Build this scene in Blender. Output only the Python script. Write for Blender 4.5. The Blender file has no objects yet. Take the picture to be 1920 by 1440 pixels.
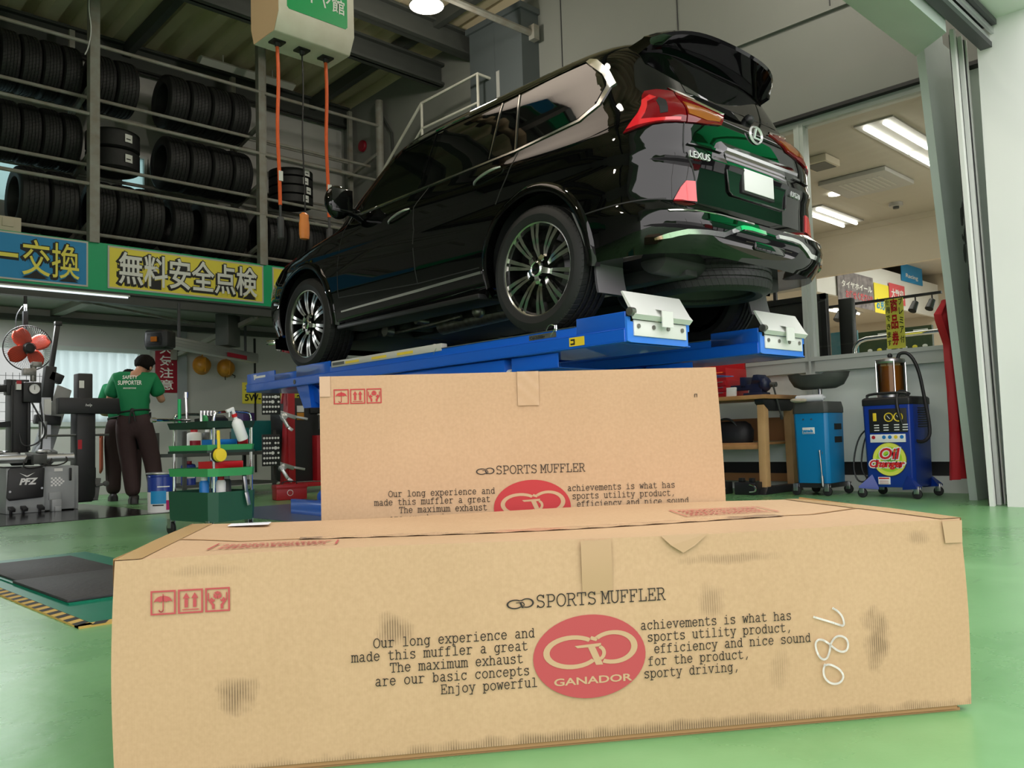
import bpy, bmesh, math, random
from mathutils import Vector, Matrix, Euler
random.seed(7)
S = bpy.context.scene
COL = S.collection
PI = math.pi
# ---------------------------------------------------------------- camera
H = 0.60; PITCH = 0.0645259; ROLL = 0.0294596; YAW = 0.795666; FPX = 1592.0
_fh = Vector((math.cos(YAW), math.sin(YAW), 0)); _r = Vector((math.sin(YAW), -math.cos(YAW), 0)); _z = Vector((0, 0, 1))
_fw = _fh*math.cos(PITCH)+_z*math.sin(PITCH); _u0 = -_fh*math.sin(PITCH)+_z*math.cos(PITCH)
_rt = _r*math.cos(ROLL)-_u0*math.sin(ROLL); _up = _u0*math.cos(ROLL)+_r*math.sin(ROLL)
cam = bpy.data.cameras.new('camera'); cam.sensor_fit = 'HORIZONTAL'; cam.sensor_width = 36.0
cam.lens = 36.0*FPX/1920.0; cam.clip_start = 0.05; cam.clip_end = 300
camo = bpy.data.objects.new('camera', cam); COL.objects.link(camo)
_m = Matrix((_rt, _up, -_fw)).transposed().to_4x4(); _m.translation = Vector((0, 0, H))
camo.matrix_world = _m
S.camera = camo
# ---------------------------------------------------------------- exposure, sky, lights
S.view_settings.view_transform = 'Standard'; S.view_settings.look = 'None'
S.view_settings.gamma = 1; S.view_settings.use_curve_mapping = False
S.view_settings.exposure = 0.0
S.cycles.max_bounces = 8; S.cycles.diffuse_bounces = 4; S.cycles.glossy_bounces = 4
S.cycles.transparent_max_bounces = 12; S.cycles.sample_clamp_indirect = 6.0
W = bpy.data.worlds.new('overcast_sky'); S.world = W; W.use_nodes = True
_bg = W.node_tree.nodes['Background']; _bg.inputs[0].default_value = (1.0, 0.965, 0.95, 1); _bg.inputs[1].default_value = 2.9
def lamp(name, kind, loc, power, size=0.3, size_y=None, rot=(0, 0, 0), col=(1, 1, 1)):
    l = bpy.data.lights.new(name, kind); l.energy = power; l.color = col
    if kind == 'AREA':
        l.size = size
        if size_y: l.shape = 'RECTANGLE'; l.size_y = size_y
    else: l.shadow_soft_size = size
    o = bpy.data.objects.new(name, l); COL.objects.link(o); o.location = loc; o.rotation_euler = rot
    return o
lamp('fluorescent_row_light', 'AREA', (9.8, 4.6, 3.60), 55, 1.6, 3.2, (0, 0, 0), (1, .93, .84))
lamp('back_store_light', 'AREA', (15.0, 9, 2.84), 100, 5.0, 4.0, (0, 0, 0), (1, .93, .84))
lamp('under_mezzanine_light', 'AREA', (2.4, 10.9, 2.32), 60, 1.2, .05, (0, 0, 0), (.95, 1, 1))
lamp('balcony_light', 'AREA', (15.2, 4.3, 3.68), 110, 2.5, 1.5, (0, 0, 0), (1, .95, .88))
# ---------------------------------------------------------------- materials
def mat(name, col, rough=.5, metal=0., noise=0., nscale=20., bump=0., bscale=60., coat=0., spec=None, var=None, emit=None, alpha=None, sheen=0):
    m = bpy.data.materials.new(name); m.use_nodes = True; nt = m.node_tree; p = nt.nodes['Principled BSDF']
    p.inputs['Base Color'].default_value = (*col, 1); p.inputs['Roughness'].default_value = rough; p.inputs['Metallic'].default_value = metal
    if coat: p.inputs['Coat Weight'].default_value = coat; p.inputs['Coat Roughness'].default_value = .02
    if spec is not None: p.inputs['Specular IOR Level'].default_value = spec
    if sheen: p.inputs['Sheen Weight'].default_value = sheen
    if emit: p.inputs['Emission Color'].default_value = (*col, 1); p.inputs['Emission Strength'].default_value = emit
    tc = None
    if noise:
        tc = nt.nodes.new('ShaderNodeTexCoord'); n = nt.nodes.new('ShaderNodeTexNoise'); n.inputs['Scale'].default_value = nscale; n.inputs['Detail'].default_value = 6
        nt.links.new(tc.outputs['Object'], n.inputs['Vector'])
        mx = nt.nodes.new('ShaderNodeMix'); mx.data_type = 'RGBA'
        v = var or tuple(c*.6 for c in col)
        mx.inputs[6].default_value = (*col, 1); mx.inputs[7].default_value = (*v, 1)
        mr = nt.nodes.new('ShaderNodeMapRange'); mr.inputs[1].default_value = .5-.25; mr.inputs[2].default_value = .75; mr.inputs[4].default_value = noise
        nt.links.new(n.outputs[0], mr.inputs[0]); nt.links.new(mr.outputs[0], mx.inputs[0]); nt.links.new(mx.outputs[2], p.inputs['Base Color'])
    if bump:
        if not tc: tc = nt.nodes.new('ShaderNodeTexCoord')
        n = nt.nodes.new('ShaderNodeTexNoise'); n.inputs['Scale'].default_value = bscale; n.inputs['Detail'].default_value = 4
        nt.links.new(tc.outputs['Object'], n.inputs['Vector'])
        b = nt.nodes.new('ShaderNodeBump'); b.inputs['Strength'].default_value = bump; b.inputs['Distance'].default_value = .01
        nt.links.new(n.outputs[0], b.inputs['Height']); nt.links.new(b.outputs[0], p.inputs['Normal'])
    return m
def clear_glass(name, tint=(.93, .97, .95), refl=.06, rough=.0):
    m = bpy.data.materials.new(name); m.use_nodes = True; nt = m.node_tree; nt.nodes.remove(nt.nodes['Principled BSDF'])
    out = nt.nodes['Material Output']; t = nt.nodes.new('ShaderNodeBsdfTransparent'); g = nt.nodes.new('ShaderNodeBsdfGlossy'); mx = nt.nodes.new('ShaderNodeMixShader'); f = nt.nodes.new('ShaderNodeFresnel')
    t.inputs[0].default_value = (*tint, 1); g.inputs['Roughness'].default_value = rough; f.inputs[0].default_value = 1.4
    nt.links.new(f.outputs[0], mx.inputs[0]); nt.links.new(t.outputs[0], mx.inputs[1]); nt.links.new(g.outputs[0], mx.inputs[2]); nt.links.new(mx.outputs[0], out.inputs[0])
    return m
def S2L(*c): return tuple((x/255/12.92 if x/255 <= .04045 else ((x/255+.055)/1.055)**2.4) for x in c)
MT = {}
def k(name, *a, **kw):
    if name not in MT: MT[name] = mat(name, *a, **kw)
    return MT[name]
k('black_plastic', (.012, .012, .013), .45); k('dark_grey', (.05, .05, .055), .5); k('rubber', (.010, .010, .011), .62, noise=.5, nscale=9, var=(.022, .022, .022))
k('chrome', (.85, .85, .86), .09, 1.); k('steel', (.55, .55, .56), .32, 1., noise=.4, nscale=15); k('worn_steel', (.36, .35, .33), .42, .9, noise=.7, nscale=25, var=(.12, .1, .08))
k('white_paint', (.78, .79, .76), .4); k('off_white', (.62, .61, .55), .5, noise=.5, nscale=4, var=(.45, .42, .35))
k('lift_blue', (.006, .115, .62), .32, coat=.3, noise=.2, nscale=3, var=(.005, .10, .54)); k('lift_blue_light', (.03, .21, .80), .32, coat=.3)
k('lift_grey', (.55, .54, .50), .45); k('red', (.42, .012, .02), .4); k('bright_red', (.62, .015, .02), .4); k('yellow', (.85, .62, .03), .45)
k('white', (.82, .82, .82), .5); k('ink_black', (.012, .012, .012), .6); k('paper', (.8, .8, .78), .7)
k('green_fascia', (.0, .42, .17), .45); k('green_sheet', (.0, .36, .10), .4)
k('rack_steel', (.33, .335, .31), .55, noise=.7, nscale=7, var=(.2, .15, .1)); k('dark_beam', (.06, .065, .06), .6, noise=.4, nscale=5)
k('skin', (.50, .25, .155), .5); k('hair', (.008, .006, .005), .85, bump=.8, bscale=60, spec=.15); k('shirt_green', (.0, .19, .065), .75, bump=.25, bscale=18); k('trousers', (.032, .013, .014), .8, bump=.5, bscale=14); k('shoe', (.015, .013, .013), .5)
k('orange', (.85, .12, .02), .45); k('orange_plug', (.85, .27, .06), .4); k('fan_red', (.62, .06, .025), .45); k('alu', (.62, .63, .64), .35, .85)
k('grey_panel', (.33, .35, .36), .4, noise=.3, nscale=6); k('wood', (.55, .29, .11), .5, noise=.8, nscale=9, var=(.36, .17, .06)); k('teal', (.0, .12, .12), .4)
k('cart_green', (.012, .085, .048), .45, noise=.3, nscale=5); k('tray_green', (.05, .34, .11), .5); k('tray_dark', (.01, .035, .025), .5)
k('blue_box', (.01, .18, .55), .45); k('drain_blue', (.004, .22, .50), .38, noise=.25, nscale=4, var=(.0, .16, .38)); k('changer_blue', (.005, .035, .28), .35); k('gunmetal', (.07, .075, .07), .5, noise=.5, nscale=8)
k('tape', (.48, .31, .14), .25); k('curtain_red', (.33, .006, .012), .6, bump=.3, bscale=6)
# ---------------------------------------------------------------- mesh building
class M:
    def __init__(s): s.v = []; s.f = []; s.mi = []
    def add(s, vs, fs, mi=0):
        o = len(s.v); s.v += [tuple(x) for x in vs]; s.f += [tuple(i+o for i in f) for f in fs]; s.mi += [mi]*len(fs); return s
    def box(s, c, d, R=None, mi=0):
        x, y, z = d[0]/2, d[1]/2, d[2]/2
        vs = [Vector(p) for p in ((-x,-y,-z),(x,-y,-z),(x,y,-z),(-x,y,-z),(-x,-y,z),(x,-y,z),(x,y,z),(-x,y,z))]
        if R is not None:
            R = R if isinstance(R, Matrix) else Euler(R).to_matrix(); vs = [R @ v for v in vs]
        c = Vector(c); return s.add([v+c for v in vs], [(0,3,2,1),(4,5,6,7),(0,1,5,4),(1,2,6,5),(2,3,7,6),(3,0,4,7)], mi)
    def bb(s, a, b, mi=0): return s.box([(p+q)/2 for p, q in zip(a, b)], [abs(q-p) for p, q in zip(a, b)], None, mi)
    def beam(s, p0, p1, w, h, up=(0, 0, 1), mi=0):
        p0 = Vector(p0); p1 = Vector(p1); d = (p1-p0).normalized(); x = d.cross(Vector(up))
        if x.length < 1e-4: x = d.cross(Vector((1, 0, 0)))
        x.normalize(); u = x.cross(d); vs = []
        for p in (p0, p1):
            for a, b in ((-1,-1),(1,-1),(1,1),(-1,1)): vs.append(p+x*a*w/2+u*b*h/2)
        return s.add(vs, [(0,1,2,3),(7,6,5,4),(0,4,5,1),(1,5,6,2),(2,6,7,3),(3,7,4,0)], mi)
    def cyl(s, p0, p1, r, r2=None, n=16, mi=0, cap=True):
        p0 = Vector(p0); p1 = Vector(p1); r2 = r if r2 is None else r2
        q = (p1-p0).to_track_quat('Z', 'Y').to_matrix(); vs = []
        for p, rr in ((p0, r), (p1, r2)):
            for i in range(n):
                a = 2*PI*i/n; vs.append(p+q @ Vector((rr*math.cos(a), rr*math.sin(a), 0)))
        fs = [(i, (i+1) % n, n+(i+1) % n, n+i) for i in range(n)]
        if cap: fs += [tuple(range(n))[::-1], tuple(range(n, 2*n))]
        return s.add(vs, fs, mi)
    def tube(s, pts, r, n=8, mi=0, closed=False, sm=0):
        P = [Vector(p) for p in pts]
        if sm: P = smooth(P, sm, closed)
        N = len(P); vs = []; up = None
        for i in range(N):
            t = (P[(i+1) % N]-P[i-1]) if closed else (P[min(i+1, N-1)]-P[max(i-1, 0)])
            t.normalize()
            if up is None: up = t.orthogonal().normalized()
            up = (up-t*up.dot(t)); up = up.normalized() if up.length > 1e-6 else t.orthogonal().normalized()
            b = t.cross(up); rr = r
            if isinstance(r, (list, tuple)): q = i/(N-1)*(len(r)-1); j = min(int(q), len(r)-2); rr = r[j]+(r[j+1]-r[j])*(q-j)
            for j in range(n):
                a = 2*PI*j/n; vs.append(P[i]+up*rr*math.cos(a)+b*rr*math.sin(a))
        fs = []
        for i in range(N if closed else N-1):
            for j in range(n):
                a, b = i*n, ((i+1) % N)*n; fs.append((a+j, a+(j+1) % n, b+(j+1) % n, b+j))
        if not closed: fs += [tuple(range(n))[::-1], tuple(range((N-1)*n, N*n))]
        return s.add(vs, fs, mi)
    def lathe(s, prof, c=(0, 0, 0), axis='Z', n=32, mi=0, closed=False):
        vs = []; N = len(prof); c = Vector(c)
        for i in range(n):
            a = 2*PI*i/n; ca, sa = math.cos(a), math.sin(a)
            for r, h in prof:
                p = (r*ca, r*sa, h) if axis == 'Z' else ((h, r*ca, r*sa) if axis == 'X' else (r*sa, h, r*ca)); vs.append(c+Vector(p))
        fs = []
        for i in range(n):
            for j in range(N if closed else N-1):
                a, b = i*N, ((i+1) % n)*N; j2 = (j+1) % N; fs.append((a+j, b+j, b+j2, a+j2))
        return s.add(vs, fs, mi)
    def prism(s, poly, a, b, plane='XY', mi=0):
        f = {'XY': lambda p, h: (p[0], p[1], h), 'XZ': lambda p, h: (p[0], h, p[1]), 'YZ': lambda p, h: (h, p[0], p[1])}[plane]
        n = len(poly); vs = [f(p, a) for p in poly]+[f(p, b) for p in poly]
        return s.add(vs, [tuple(range(n))[::-1], tuple(range(n, 2*n))]+[(i, (i+1) % n, n+(i+1) % n, n+i) for i in range(n)], mi)
    def sph(s, c, r, n=16, m=10, mi=0, sc=(1, 1, 1), R=None):
        vs = []; c = Vector(c)
        for i in range(m+1):
            t = PI*i/m
            for j in range(n):
                a = 2*PI*j/n; v = Vector((r*sc[0]*math.sin(t)*math.cos(a), r*sc[1]*math.sin(t)*math.sin(a), r*sc[2]*math.cos(t)))
                if R is not None: v = Euler(R).to_matrix() @ v
                vs.append(c+v)
        return s.add(vs, [(i*n+j, (i+1)*n+j, (i+1)*n+(j+1) % n, i*n+(j+1) % n) for i in range(m) for j in range(n)], mi)
    def loft(s, rings, mi=0, closed=True, caps=True):
        n = len(rings[0]); vs = [p for r in rings for p in r]; fs = []
        for i in range(len(rings)-1):
            for j in range(n if closed else n-1):
                a, b = i*n, (i+1)*n; j2 = (j+1) % n; fs.append((a+j, a+j2, b+j2, b+j))
        if caps and closed: fs += [tuple(range(n))[::-1], tuple(range((len(rings)-1)*n, len(rings)*n))]
        return s.add(vs, fs, mi)
    def grid(s, fn, nu, nv, mi=0):
        vs = [fn(i/nu, j/nv) for i in range(nu+1) for j in range(nv+1)]; w = nv+1
        return s.add(vs, [(i*w+j, (i+1)*w+j, (i+1)*w+j+1, i*w+j+1) for i in range(nu) for j in range(nv)], mi)
    def xf(s, mx, i0=0):
        s.v = s.v[:i0]+[tuple(mx @ Vector(v)) for v in s.v[i0:]]; return s
    def mesh(s, name, mats, bev=0, smooth_deg=35, seg=2):
        me = bpy.data.meshes.new(name); me.from_pydata(s.v, [], s.f)
        for m in mats: me.materials.append(MT[m] if isinstance(m, str) else m)
        for p, i in zip(me.polygons, s.mi): p.material_index = min(i, len(mats)-1)
        bm = bmesh.new(); bm.from_mesh(me)
        bmesh.ops.remove_doubles(bm, verts=bm.verts, dist=1e-5)
        bmesh.ops.recalc_face_normals(bm, faces=bm.faces)
        if bev:
            es = [e for e in bm.edges if len(e.link_faces) == 2 and e.calc_face_angle(0) > .5]
            bmesh.ops.bevel(bm, geom=es, offset=bev, segments=seg, affect='EDGES', profile=.5, clamp_overlap=True)
        bm.to_mesh(me); bm.free()
        if smooth_deg:
            me.shade_smooth(); me.set_sharp_from_angle(angle=math.radians(smooth_deg))
        return me
    def obj(s, name, mats, parent=None, bev=0, smooth_deg=35, loc=None, rot=None, seg=2):
        if not isinstance(mats, (list, tuple)): mats = [mats]
        o = bpy.data.objects.new(name, s.mesh(name, mats, bev, smooth_deg, seg)); COL.objects.link(o)
        if parent: o.parent = parent
        if loc: o.location = loc
        if rot: o.rotation_euler = rot
        return o
def smooth(P, k, closed=False):
    for _ in range(k):
        Q = []
        n = len(P)
        for i in range(n if closed else n-1):
            a, b = P[i], P[(i+1) % n]; Q += [a*.75+b*.25, a*.25+b*.75]
        P = Q if closed else [P[0]]+Q+[P[-1]]
    return P
def tag(o, label, cat, group=None, kind=None):
    if label: o['label'] = label
    if cat: o['category'] = cat
    if group: o['group'] = group
    if kind: o['kind'] = kind
    return o
def thing(name, label, cat, loc=(0, 0, 0), rz=0, group=None):
    o = bpy.data.objects.new(name, None); COL.objects.link(o); o.empty_display_size = .1
    o.location = loc; o.rotation_euler = (0, 0, rz); return tag(o, label, cat, group)
def struct(name, m, mats, **kw):
    o = m.obj(name, mats, **kw); o['kind'] = 'structure'; return o
def dup(root, loc, rz=0, label=None, group=None):
    def cp(o, par):
        c = o.copy(); COL.objects.link(c)
        if par: c.parent = par
        for ch in list(o.children): cp(ch, c)
        return c
    r = cp(root, None); r.location = loc; r.rotation_euler = (0, 0, rz)
    if label: r['label'] = label
    if group: r['group'] = group
    return r
DG = bpy.context.evaluated_depsgraph_get
def fm(o, x, n, u):
    pass
def frame(o, x, up):
    """4x4 with origin o, text running along x, its top towards up"""
    x = Vector(x).normalized(); u = Vector(up); u = (u-x*u.dot(x)).normalized(); n = x.cross(u)
    m = Matrix((x, u, n)).transposed().to_4x4(); m.translation = Vector(o); return m
def text_mesh(txt, size, mtx, bold=0., sx=1., align='LEFT', ext=.0008, shear=0., sp=1.):
    cu = bpy.data.curves.new('t', 'FONT'); cu.body = txt; cu.size = size; cu.offset = bold; cu.extrude = ext; cu.align_x = align; cu.shear = shear; cu.space_character = sp; cu.resolution_u = 3
    o = bpy.data.objects.new('t', cu); COL.objects.link(o); bpy.context.view_layer.update()
    me = bpy.data.meshes.new_from_object(o.evaluated_get(DG())); bpy.data.objects.remove(o); bpy.data.curves.remove(cu)
    me.transform(mtx @ Matrix.Diagonal((sx, 1, 1, 1))); return me
def text(name, txt, size, mtx, m, parent=None, **kw):
    me = text_mesh(txt, size, mtx, **kw); me.name = name; me.materials.clear(); me.materials.append(MT[m] if isinstance(m, str) else m)
    o = bpy.data.objects.new(name, me); COL.objects.link(o)
    if parent: o.parent = parent
    return o
def mesh_obj(name, me, parent=None):
    o = bpy.data.objects.new(name, me); COL.objects.link(o)
    if parent: o.parent = parent
    return o
def merged(mm, me, mi=0):
    mm.add([v.co for v in me.vertices], [tuple(p.vertices) for p in me.polygons], mi)
def skin(name, J, E, mats, parent, sub=2, bump=None):
    """one continuous surface grown round a skeleton; J: name -> (point, radius or (rx, ry))"""
    ks = list(J); me = bpy.data.meshes.new(name); me.from_pydata([J[q][0] for q in ks], [(ks.index(a), ks.index(b)) for a, b in E], [])
    o = bpy.data.objects.new(name, me); COL.objects.link(o)
    md = o.modifiers.new('s', 'SKIN'); md.use_smooth_shade = True
    for i, q in enumerate(ks):
        r = J[q][1]; r = r if isinstance(r, tuple) else (r, r); sv = me.skin_vertices[0].data[i]; sv.radius = r; sv.use_root = (i == 0)
    ss = o.modifiers.new('u', 'SUBSURF'); ss.levels = sub; ss.render_levels = sub
    bpy.context.view_layer.update()
    m2 = bpy.data.meshes.new_from_object(o.evaluated_get(DG())); bpy.data.objects.remove(o); m2.name = name; m2.materials.clear()
    for m in mats: m2.materials.append(MT[m])
    m2.shade_smooth()
    return mesh_obj(name, m2, parent)
def boolean(o, cutters):
    for c in cutters:
        md = o.modifiers.new('b', 'BOOLEAN'); md.object = c; md.operation = 'DIFFERENCE'; md.solver = 'EXACT'
    bpy.context.view_layer.update()
    me = bpy.data.meshes.new_from_object(o.evaluated_get(DG())); o.modifiers.clear(); old = o.data; o.data = me; bpy.data.meshes.remove(old)
    for c in cutters: bpy.data.objects.remove(c)
    me.shade_smooth(); me.set_sharp_from_angle(angle=math.radians(32))
# ---------------------------------------------------------------- setting
def floor_mat():
    m = mat('green_epoxy', (.10, .30, .125), .22); nt = m.node_tree; p = nt.nodes['Principled BSDF']; N = nt.nodes.new; L = nt.links.new
    tc = N('ShaderNodeTexCoord'); n1 = N('ShaderNodeTexNoise'); n1.inputs['Scale'].default_value = .9; n1.inputs['Detail'].default_value = 7; n1.inputs['Roughness'].default_value = .65
    n2 = N('ShaderNodeTexNoise'); n2.inputs['Scale'].default_value = 14; n2.inputs['Detail'].default_value = 5
    mp = N('ShaderNodeMapping'); mp.inputs['Scale'].default_value = (1, 7, 1); mp.inputs['Rotation'].default_value = (0, 0, .5); n3 = N('ShaderNodeTexNoise'); n3.inputs['Scale'].default_value = 3.5; n3.inputs['Detail'].default_value = 8
    L(tc.outputs['Object'], n1.inputs[0]); L(tc.outputs['Object'], n2.inputs[0]); L(tc.outputs['Object'], mp.inputs[0]); L(mp.outputs[0], n3.inputs[0])
    cr = N('ShaderNodeValToRGB'); cr.color_ramp.elements[0].position = .3; cr.color_ramp.elements[0].color = (.11, .285, .105, 1); cr.color_ramp.elements[1].position = .72; cr.color_ramp.elements[1].color = (.20, .42, .185, 1)
    L(n1.outputs[0], cr.inputs[0])
    mr = N('ShaderNodeMapRange'); mr.inputs[1].default_value = .66; mr.inputs[2].default_value = .78; mr.inputs[4].default_value = .45; L(n3.outputs[0], mr.inputs[0])
    mx = N('ShaderNodeMix'); mx.data_type = 'RGBA'; mx.inputs[7].default_value = (.05, .10, .05, 1); L(cr.outputs[0], mx.inputs[6]); L(mr.outputs[0], mx.inputs[0]); L(mx.outputs[2], p.inputs['Base Color'])
    rr = N('ShaderNodeMapRange'); rr.inputs[3].default_value = .16; rr.inputs[4].default_value = .42; L(n1.outputs[0], rr.inputs[0]); L(rr.outputs[0], p.inputs['Roughness'])
    b = N('ShaderNodeBump'); b.inputs['Strength'].default_value = .06; b.inputs['Distance'].default_value = .02; L(n2.outputs[0], b.inputs['Height']); L(b.outputs[0], p.inputs['Normal'])
    return m
MT['floor'] = floor_mat()
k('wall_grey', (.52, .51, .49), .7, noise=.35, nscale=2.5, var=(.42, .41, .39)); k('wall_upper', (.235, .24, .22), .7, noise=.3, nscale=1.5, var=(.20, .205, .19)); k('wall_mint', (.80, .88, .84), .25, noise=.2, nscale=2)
k('deck', (.66, .56, .38), .7, noise=.4, nscale=2.5, var=(.46, .38, .25)); k('frame_alu', (.50, .54, .51), .4); k('col_blue', (.085, .10, .105), .5); k('label_grey', (.4, .4, .38), .7)
k('door_mint', (.50, .57, .53), .45, noise=.25, nscale=3); k('asphalt', (.10, .10, .10), .9, noise=.5, nscale=12); k('cream', (.62, .54, .42), .8); k('shop_ceiling', (.52, .47, .39), .8); k('shop_wall', (.55, .48, .38), .8); k('neighbour', (.42, .42, .44), .8)
MT['pane'] = clear_glass('pane', (.93, .96, .94))
def frosted():
    m = bpy.data.materials.new('frosted'); m.use_nodes = True; nt = m.node_tree; nt.nodes.remove(nt.nodes['Principled BSDF'])
    t = nt.nodes.new('ShaderNodeBsdfTranslucent'); t.inputs[0].default_value = (.42, .54, .54, 1); nt.links.new(t.outputs[0], nt.nodes['Material Output'].inputs[0]); return m
MT['frosted'] = frosted()
struct('floor', M().bb((-9, -3.2, -.12), (8.28, 12.5, 0)), 'floor')
struct('ground_outside', M().bb((-40, -45, -.2), (45, -3.2, -.04)), 'asphalt')
# far wall with its two window openings
YW = 12.35
m = M()
for x0, x1, z0, z1 in ((-9, 8.3, 0, 1.0), (-9, .4, 1.0, 7), (4.74, 8.3, 1.0, 3.88), (.4, 4.74, 2.0, 3.88), (.4, 1.2, 3.88, 4.86), (3.3, 4.42, 3.88, 4.86), (4.78, 8.3, 3.88, 4.86), (.4, 8.3, 4.86, 7)): m.bb((x0, YW, z0), (x1, YW+.14, z1))
struct('wall_back', m, 'wall_grey')
m = M(); m.bb((.4, YW-.03, .94), (4.8, YW+.1, 1.0)); m.bb((.4, YW-.02, 1.97), (4.8, YW+.1, 2.03))
for x in (.42, 1.9, 3.46, 4.70): m.bb((x-.035, YW-.01, 1.0), (x+.035, YW+.08, 1.97))
w1 = struct('window_1', m, 'frame_alu')
M().bb((.45, YW+.04, 1.0), (3.44, YW+.045, 1.97)).obj('pane', 'pane', w1)
M().grid(lambda u, v: (3.49+u*1.19, YW+.05+.015*math.sin(u*60), 1.0+v*.97), 120, 2).obj('frosted_pane', 'frosted', w1)
m = M(); m.bb((1.2, YW, 3.86), (4.8, YW+.1, 3.9)); m.bb((1.2, YW, 4.83), (4.8, YW+.1, 4.87))
for x in (1.22, 2.4, 3.6, 4.76): m.bb((x-.03, YW, 3.9), (x+.03, YW+.08, 4.85))
w2 = struct('window_2', m, 'frame_alu'); M().bb((1.25, YW+.05, 3.9), (4.73, YW+.055, 4.83)).obj('frosted_pane', 'frosted', w2)
# neighbour's wall and a wire fence beyond the window
struct('exterior_wall', M().bb((-14, 16.6, -.2), (14, 16.9, 4.5)), 'neighbour')
m = M()
for i in range(56): m.bb((.2+i*.085, 13.2, 0), (.206+i*.085, 13.206, 1.72))
for i in range(12): m.bb((.2, 13.2, .3+i*.125), (4.95, 13.206, .306+i*.125))
tag(m.obj('wire_fence', 'dark_grey', smooth_deg=0), 'dark wire mesh fence seen outdoors through the clear window pane', 'fence')
# right wall: curb, mint panels, glazed frame, solid wall above
XW = 8.15
m = M(); m.bb((XW, 2.4, 0), (XW+.12, 12.4, .15)); struct('baseboard_right', m, 'white_paint')
m = M(); m.bb((XW+.03, 2.4, .28), (XW+.1, 12.4, 1.18))
for y in (2.6, 3.98, 6.6, 9.2): m.bb((XW+.02, y-.005, .28), (XW+.03, y+.005, 1.18))
struct('wall_right', m, 'wall_mint', smooth_deg=0)
struct('wall_corner', M().bb((XW+.01, 1.9, 0), (XW+.12, 2.45, 3.8)), 'wall_mint')
struct('trim_gap', M().bb((XW+.06, 2.4, .15), (XW+.1, 12.4, .28)), 'ink_black')
m = M(); m.bb((XW-.04, 2.4, 1.18), (XW+.1, 8.2, 1.32)); m.bb((XW-.05, 2.4, 1.29), (XW+.1, 8.2, 1.33))
m.bb((XW-.03, 2.4, 3.70), (XW+.1, 8.2, 3.78))
for y, z0 in ((2.45, 1.32), (3.985, .28), (6.6, .28), (8.15, .28)): m.bb((XW-.04, y-.05, z0), (XW+.08, y+.05, 3.72)); m.bb((XW-.05, y-.012, z0), (XW-.04, y+.012, 3.72))
w3 = struct('window_3', m, 'frame_alu')
for a, b in ((2.5, 3.94), (4.03, 6.55), (6.65, 8.1)): M().bb((XW+.02, a, 1.33), (XW+.026, b, 3.71)).obj('pane', 'pane', w3)
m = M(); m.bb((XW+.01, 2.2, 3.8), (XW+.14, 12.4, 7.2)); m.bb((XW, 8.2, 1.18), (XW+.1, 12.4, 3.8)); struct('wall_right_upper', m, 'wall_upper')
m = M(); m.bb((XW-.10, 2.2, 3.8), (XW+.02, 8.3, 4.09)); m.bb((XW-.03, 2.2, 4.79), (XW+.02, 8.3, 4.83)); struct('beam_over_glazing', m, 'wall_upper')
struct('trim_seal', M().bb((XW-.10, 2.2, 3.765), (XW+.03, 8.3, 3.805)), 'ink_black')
m = M()
for y in (3.6, 5.4, 7.2): m.bb((XW-.004, y-.004, 4.83), (XW+.012, y+.004, 7))
struct('trim_seam', m, 'dark_grey')
m = M(); m.bb((XW-.32, 7.62, 4.2), (XW+.02, 8.65, 6.35)); m.bb((XW-.36, 7.58, 6.3), (XW, 8.69, 6.38)); m.bb((XW-.325, 8.14, 4.2), (XW-.318, 8.15, 6.3)); struct('column_right', m, 'col_blue')
m = M(); m.bb((XW-.326, 8.06, 5.18), (XW-.32, 8.12, 5.60)); tag(m.obj('notice_strip', 'label_grey'), 'small white paper notice strip on the dark blue-grey column', 'notice')
# roof deck: corrugations run front to back, it falls towards the far wall
def zr(y): return 7.05-.055*y
prof = []
x = -9.
while x < 8.3:
    prof += [(x, 0), (x+.16, 0), (x+.22, .14), (x+.38, .14)]; x += .44
m = M()
SK = (.1, 2.75, 5.5, 8.6)   # roof opening added out of view for a beige reflection in the car windows
for y0, y1, keep in ((1.9, SK[2], lambda x: True), (SK[2], SK[3], lambda x: x < SK[0]-.05), (SK[2], SK[3], lambda x: x > SK[1]-.15), (SK[3], 12.5, lambda x: True)):
    pr = [p for p in prof if keep(p[0])]; n = len(pr)
    m.add([(px, y, zr(y)+h) for y in (y0, y1) for px, h in pr], [(i, i+1, n+i+1, n+i) for i in range(n-1)])
struct('ceiling', m, 'deck', smooth_deg=0)
m = M()
for x0, x1, y0, y1 in ((-9, 8.4, 1.9, SK[2]), (-9, SK[0], SK[2], SK[3]), (SK[1], 8.4, SK[2], SK[3]), (-9, 8.4, SK[3], 12.5)): m.add([(x0, y0, zr(y0)+.3), (x1, y0, zr(y0)+.3), (x1, y1, zr(y1)+.3), (x0, y1, zr(y1)+.3)], [(0, 1, 2, 3)])
struct('roof_top', m, 'dark_grey', smooth_deg=0)
MT['added_skylight'] = clear_glass('added_skylight', (1.0, .86, .70))
struct('window_added', M().add([(SK[0]-.1, SK[2]-.1, zr(SK[2])+.22), (SK[1]+.1, SK[2]-.1, zr(SK[2])+.22), (SK[1]+.1, SK[3]+.1, zr(SK[3])+.22), (SK[0]-.1, SK[3]+.1, zr(SK[3])+.22)], [(0, 1, 2, 3)]), 'added_skylight', smooth_deg=0)  # unseen beige-tinted pane, added to be mirrored in the car side
for y, z in ((4.6, 6.45), (8.88, 6.12), (9.62, 5.95), (12.15, 6.03)):
    m = M(); m.bb((-9, y-.09, z), (8.1, y+.09, z+.035)); m.bb((-9, y-.09, z+.30), (8.1, y+.09, z+.335)); m.bb((-9, y-.015, z), (8.1, y+.015, z+.32)); struct('beam_roof', m, 'dark_beam', smooth_deg=0)
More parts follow.
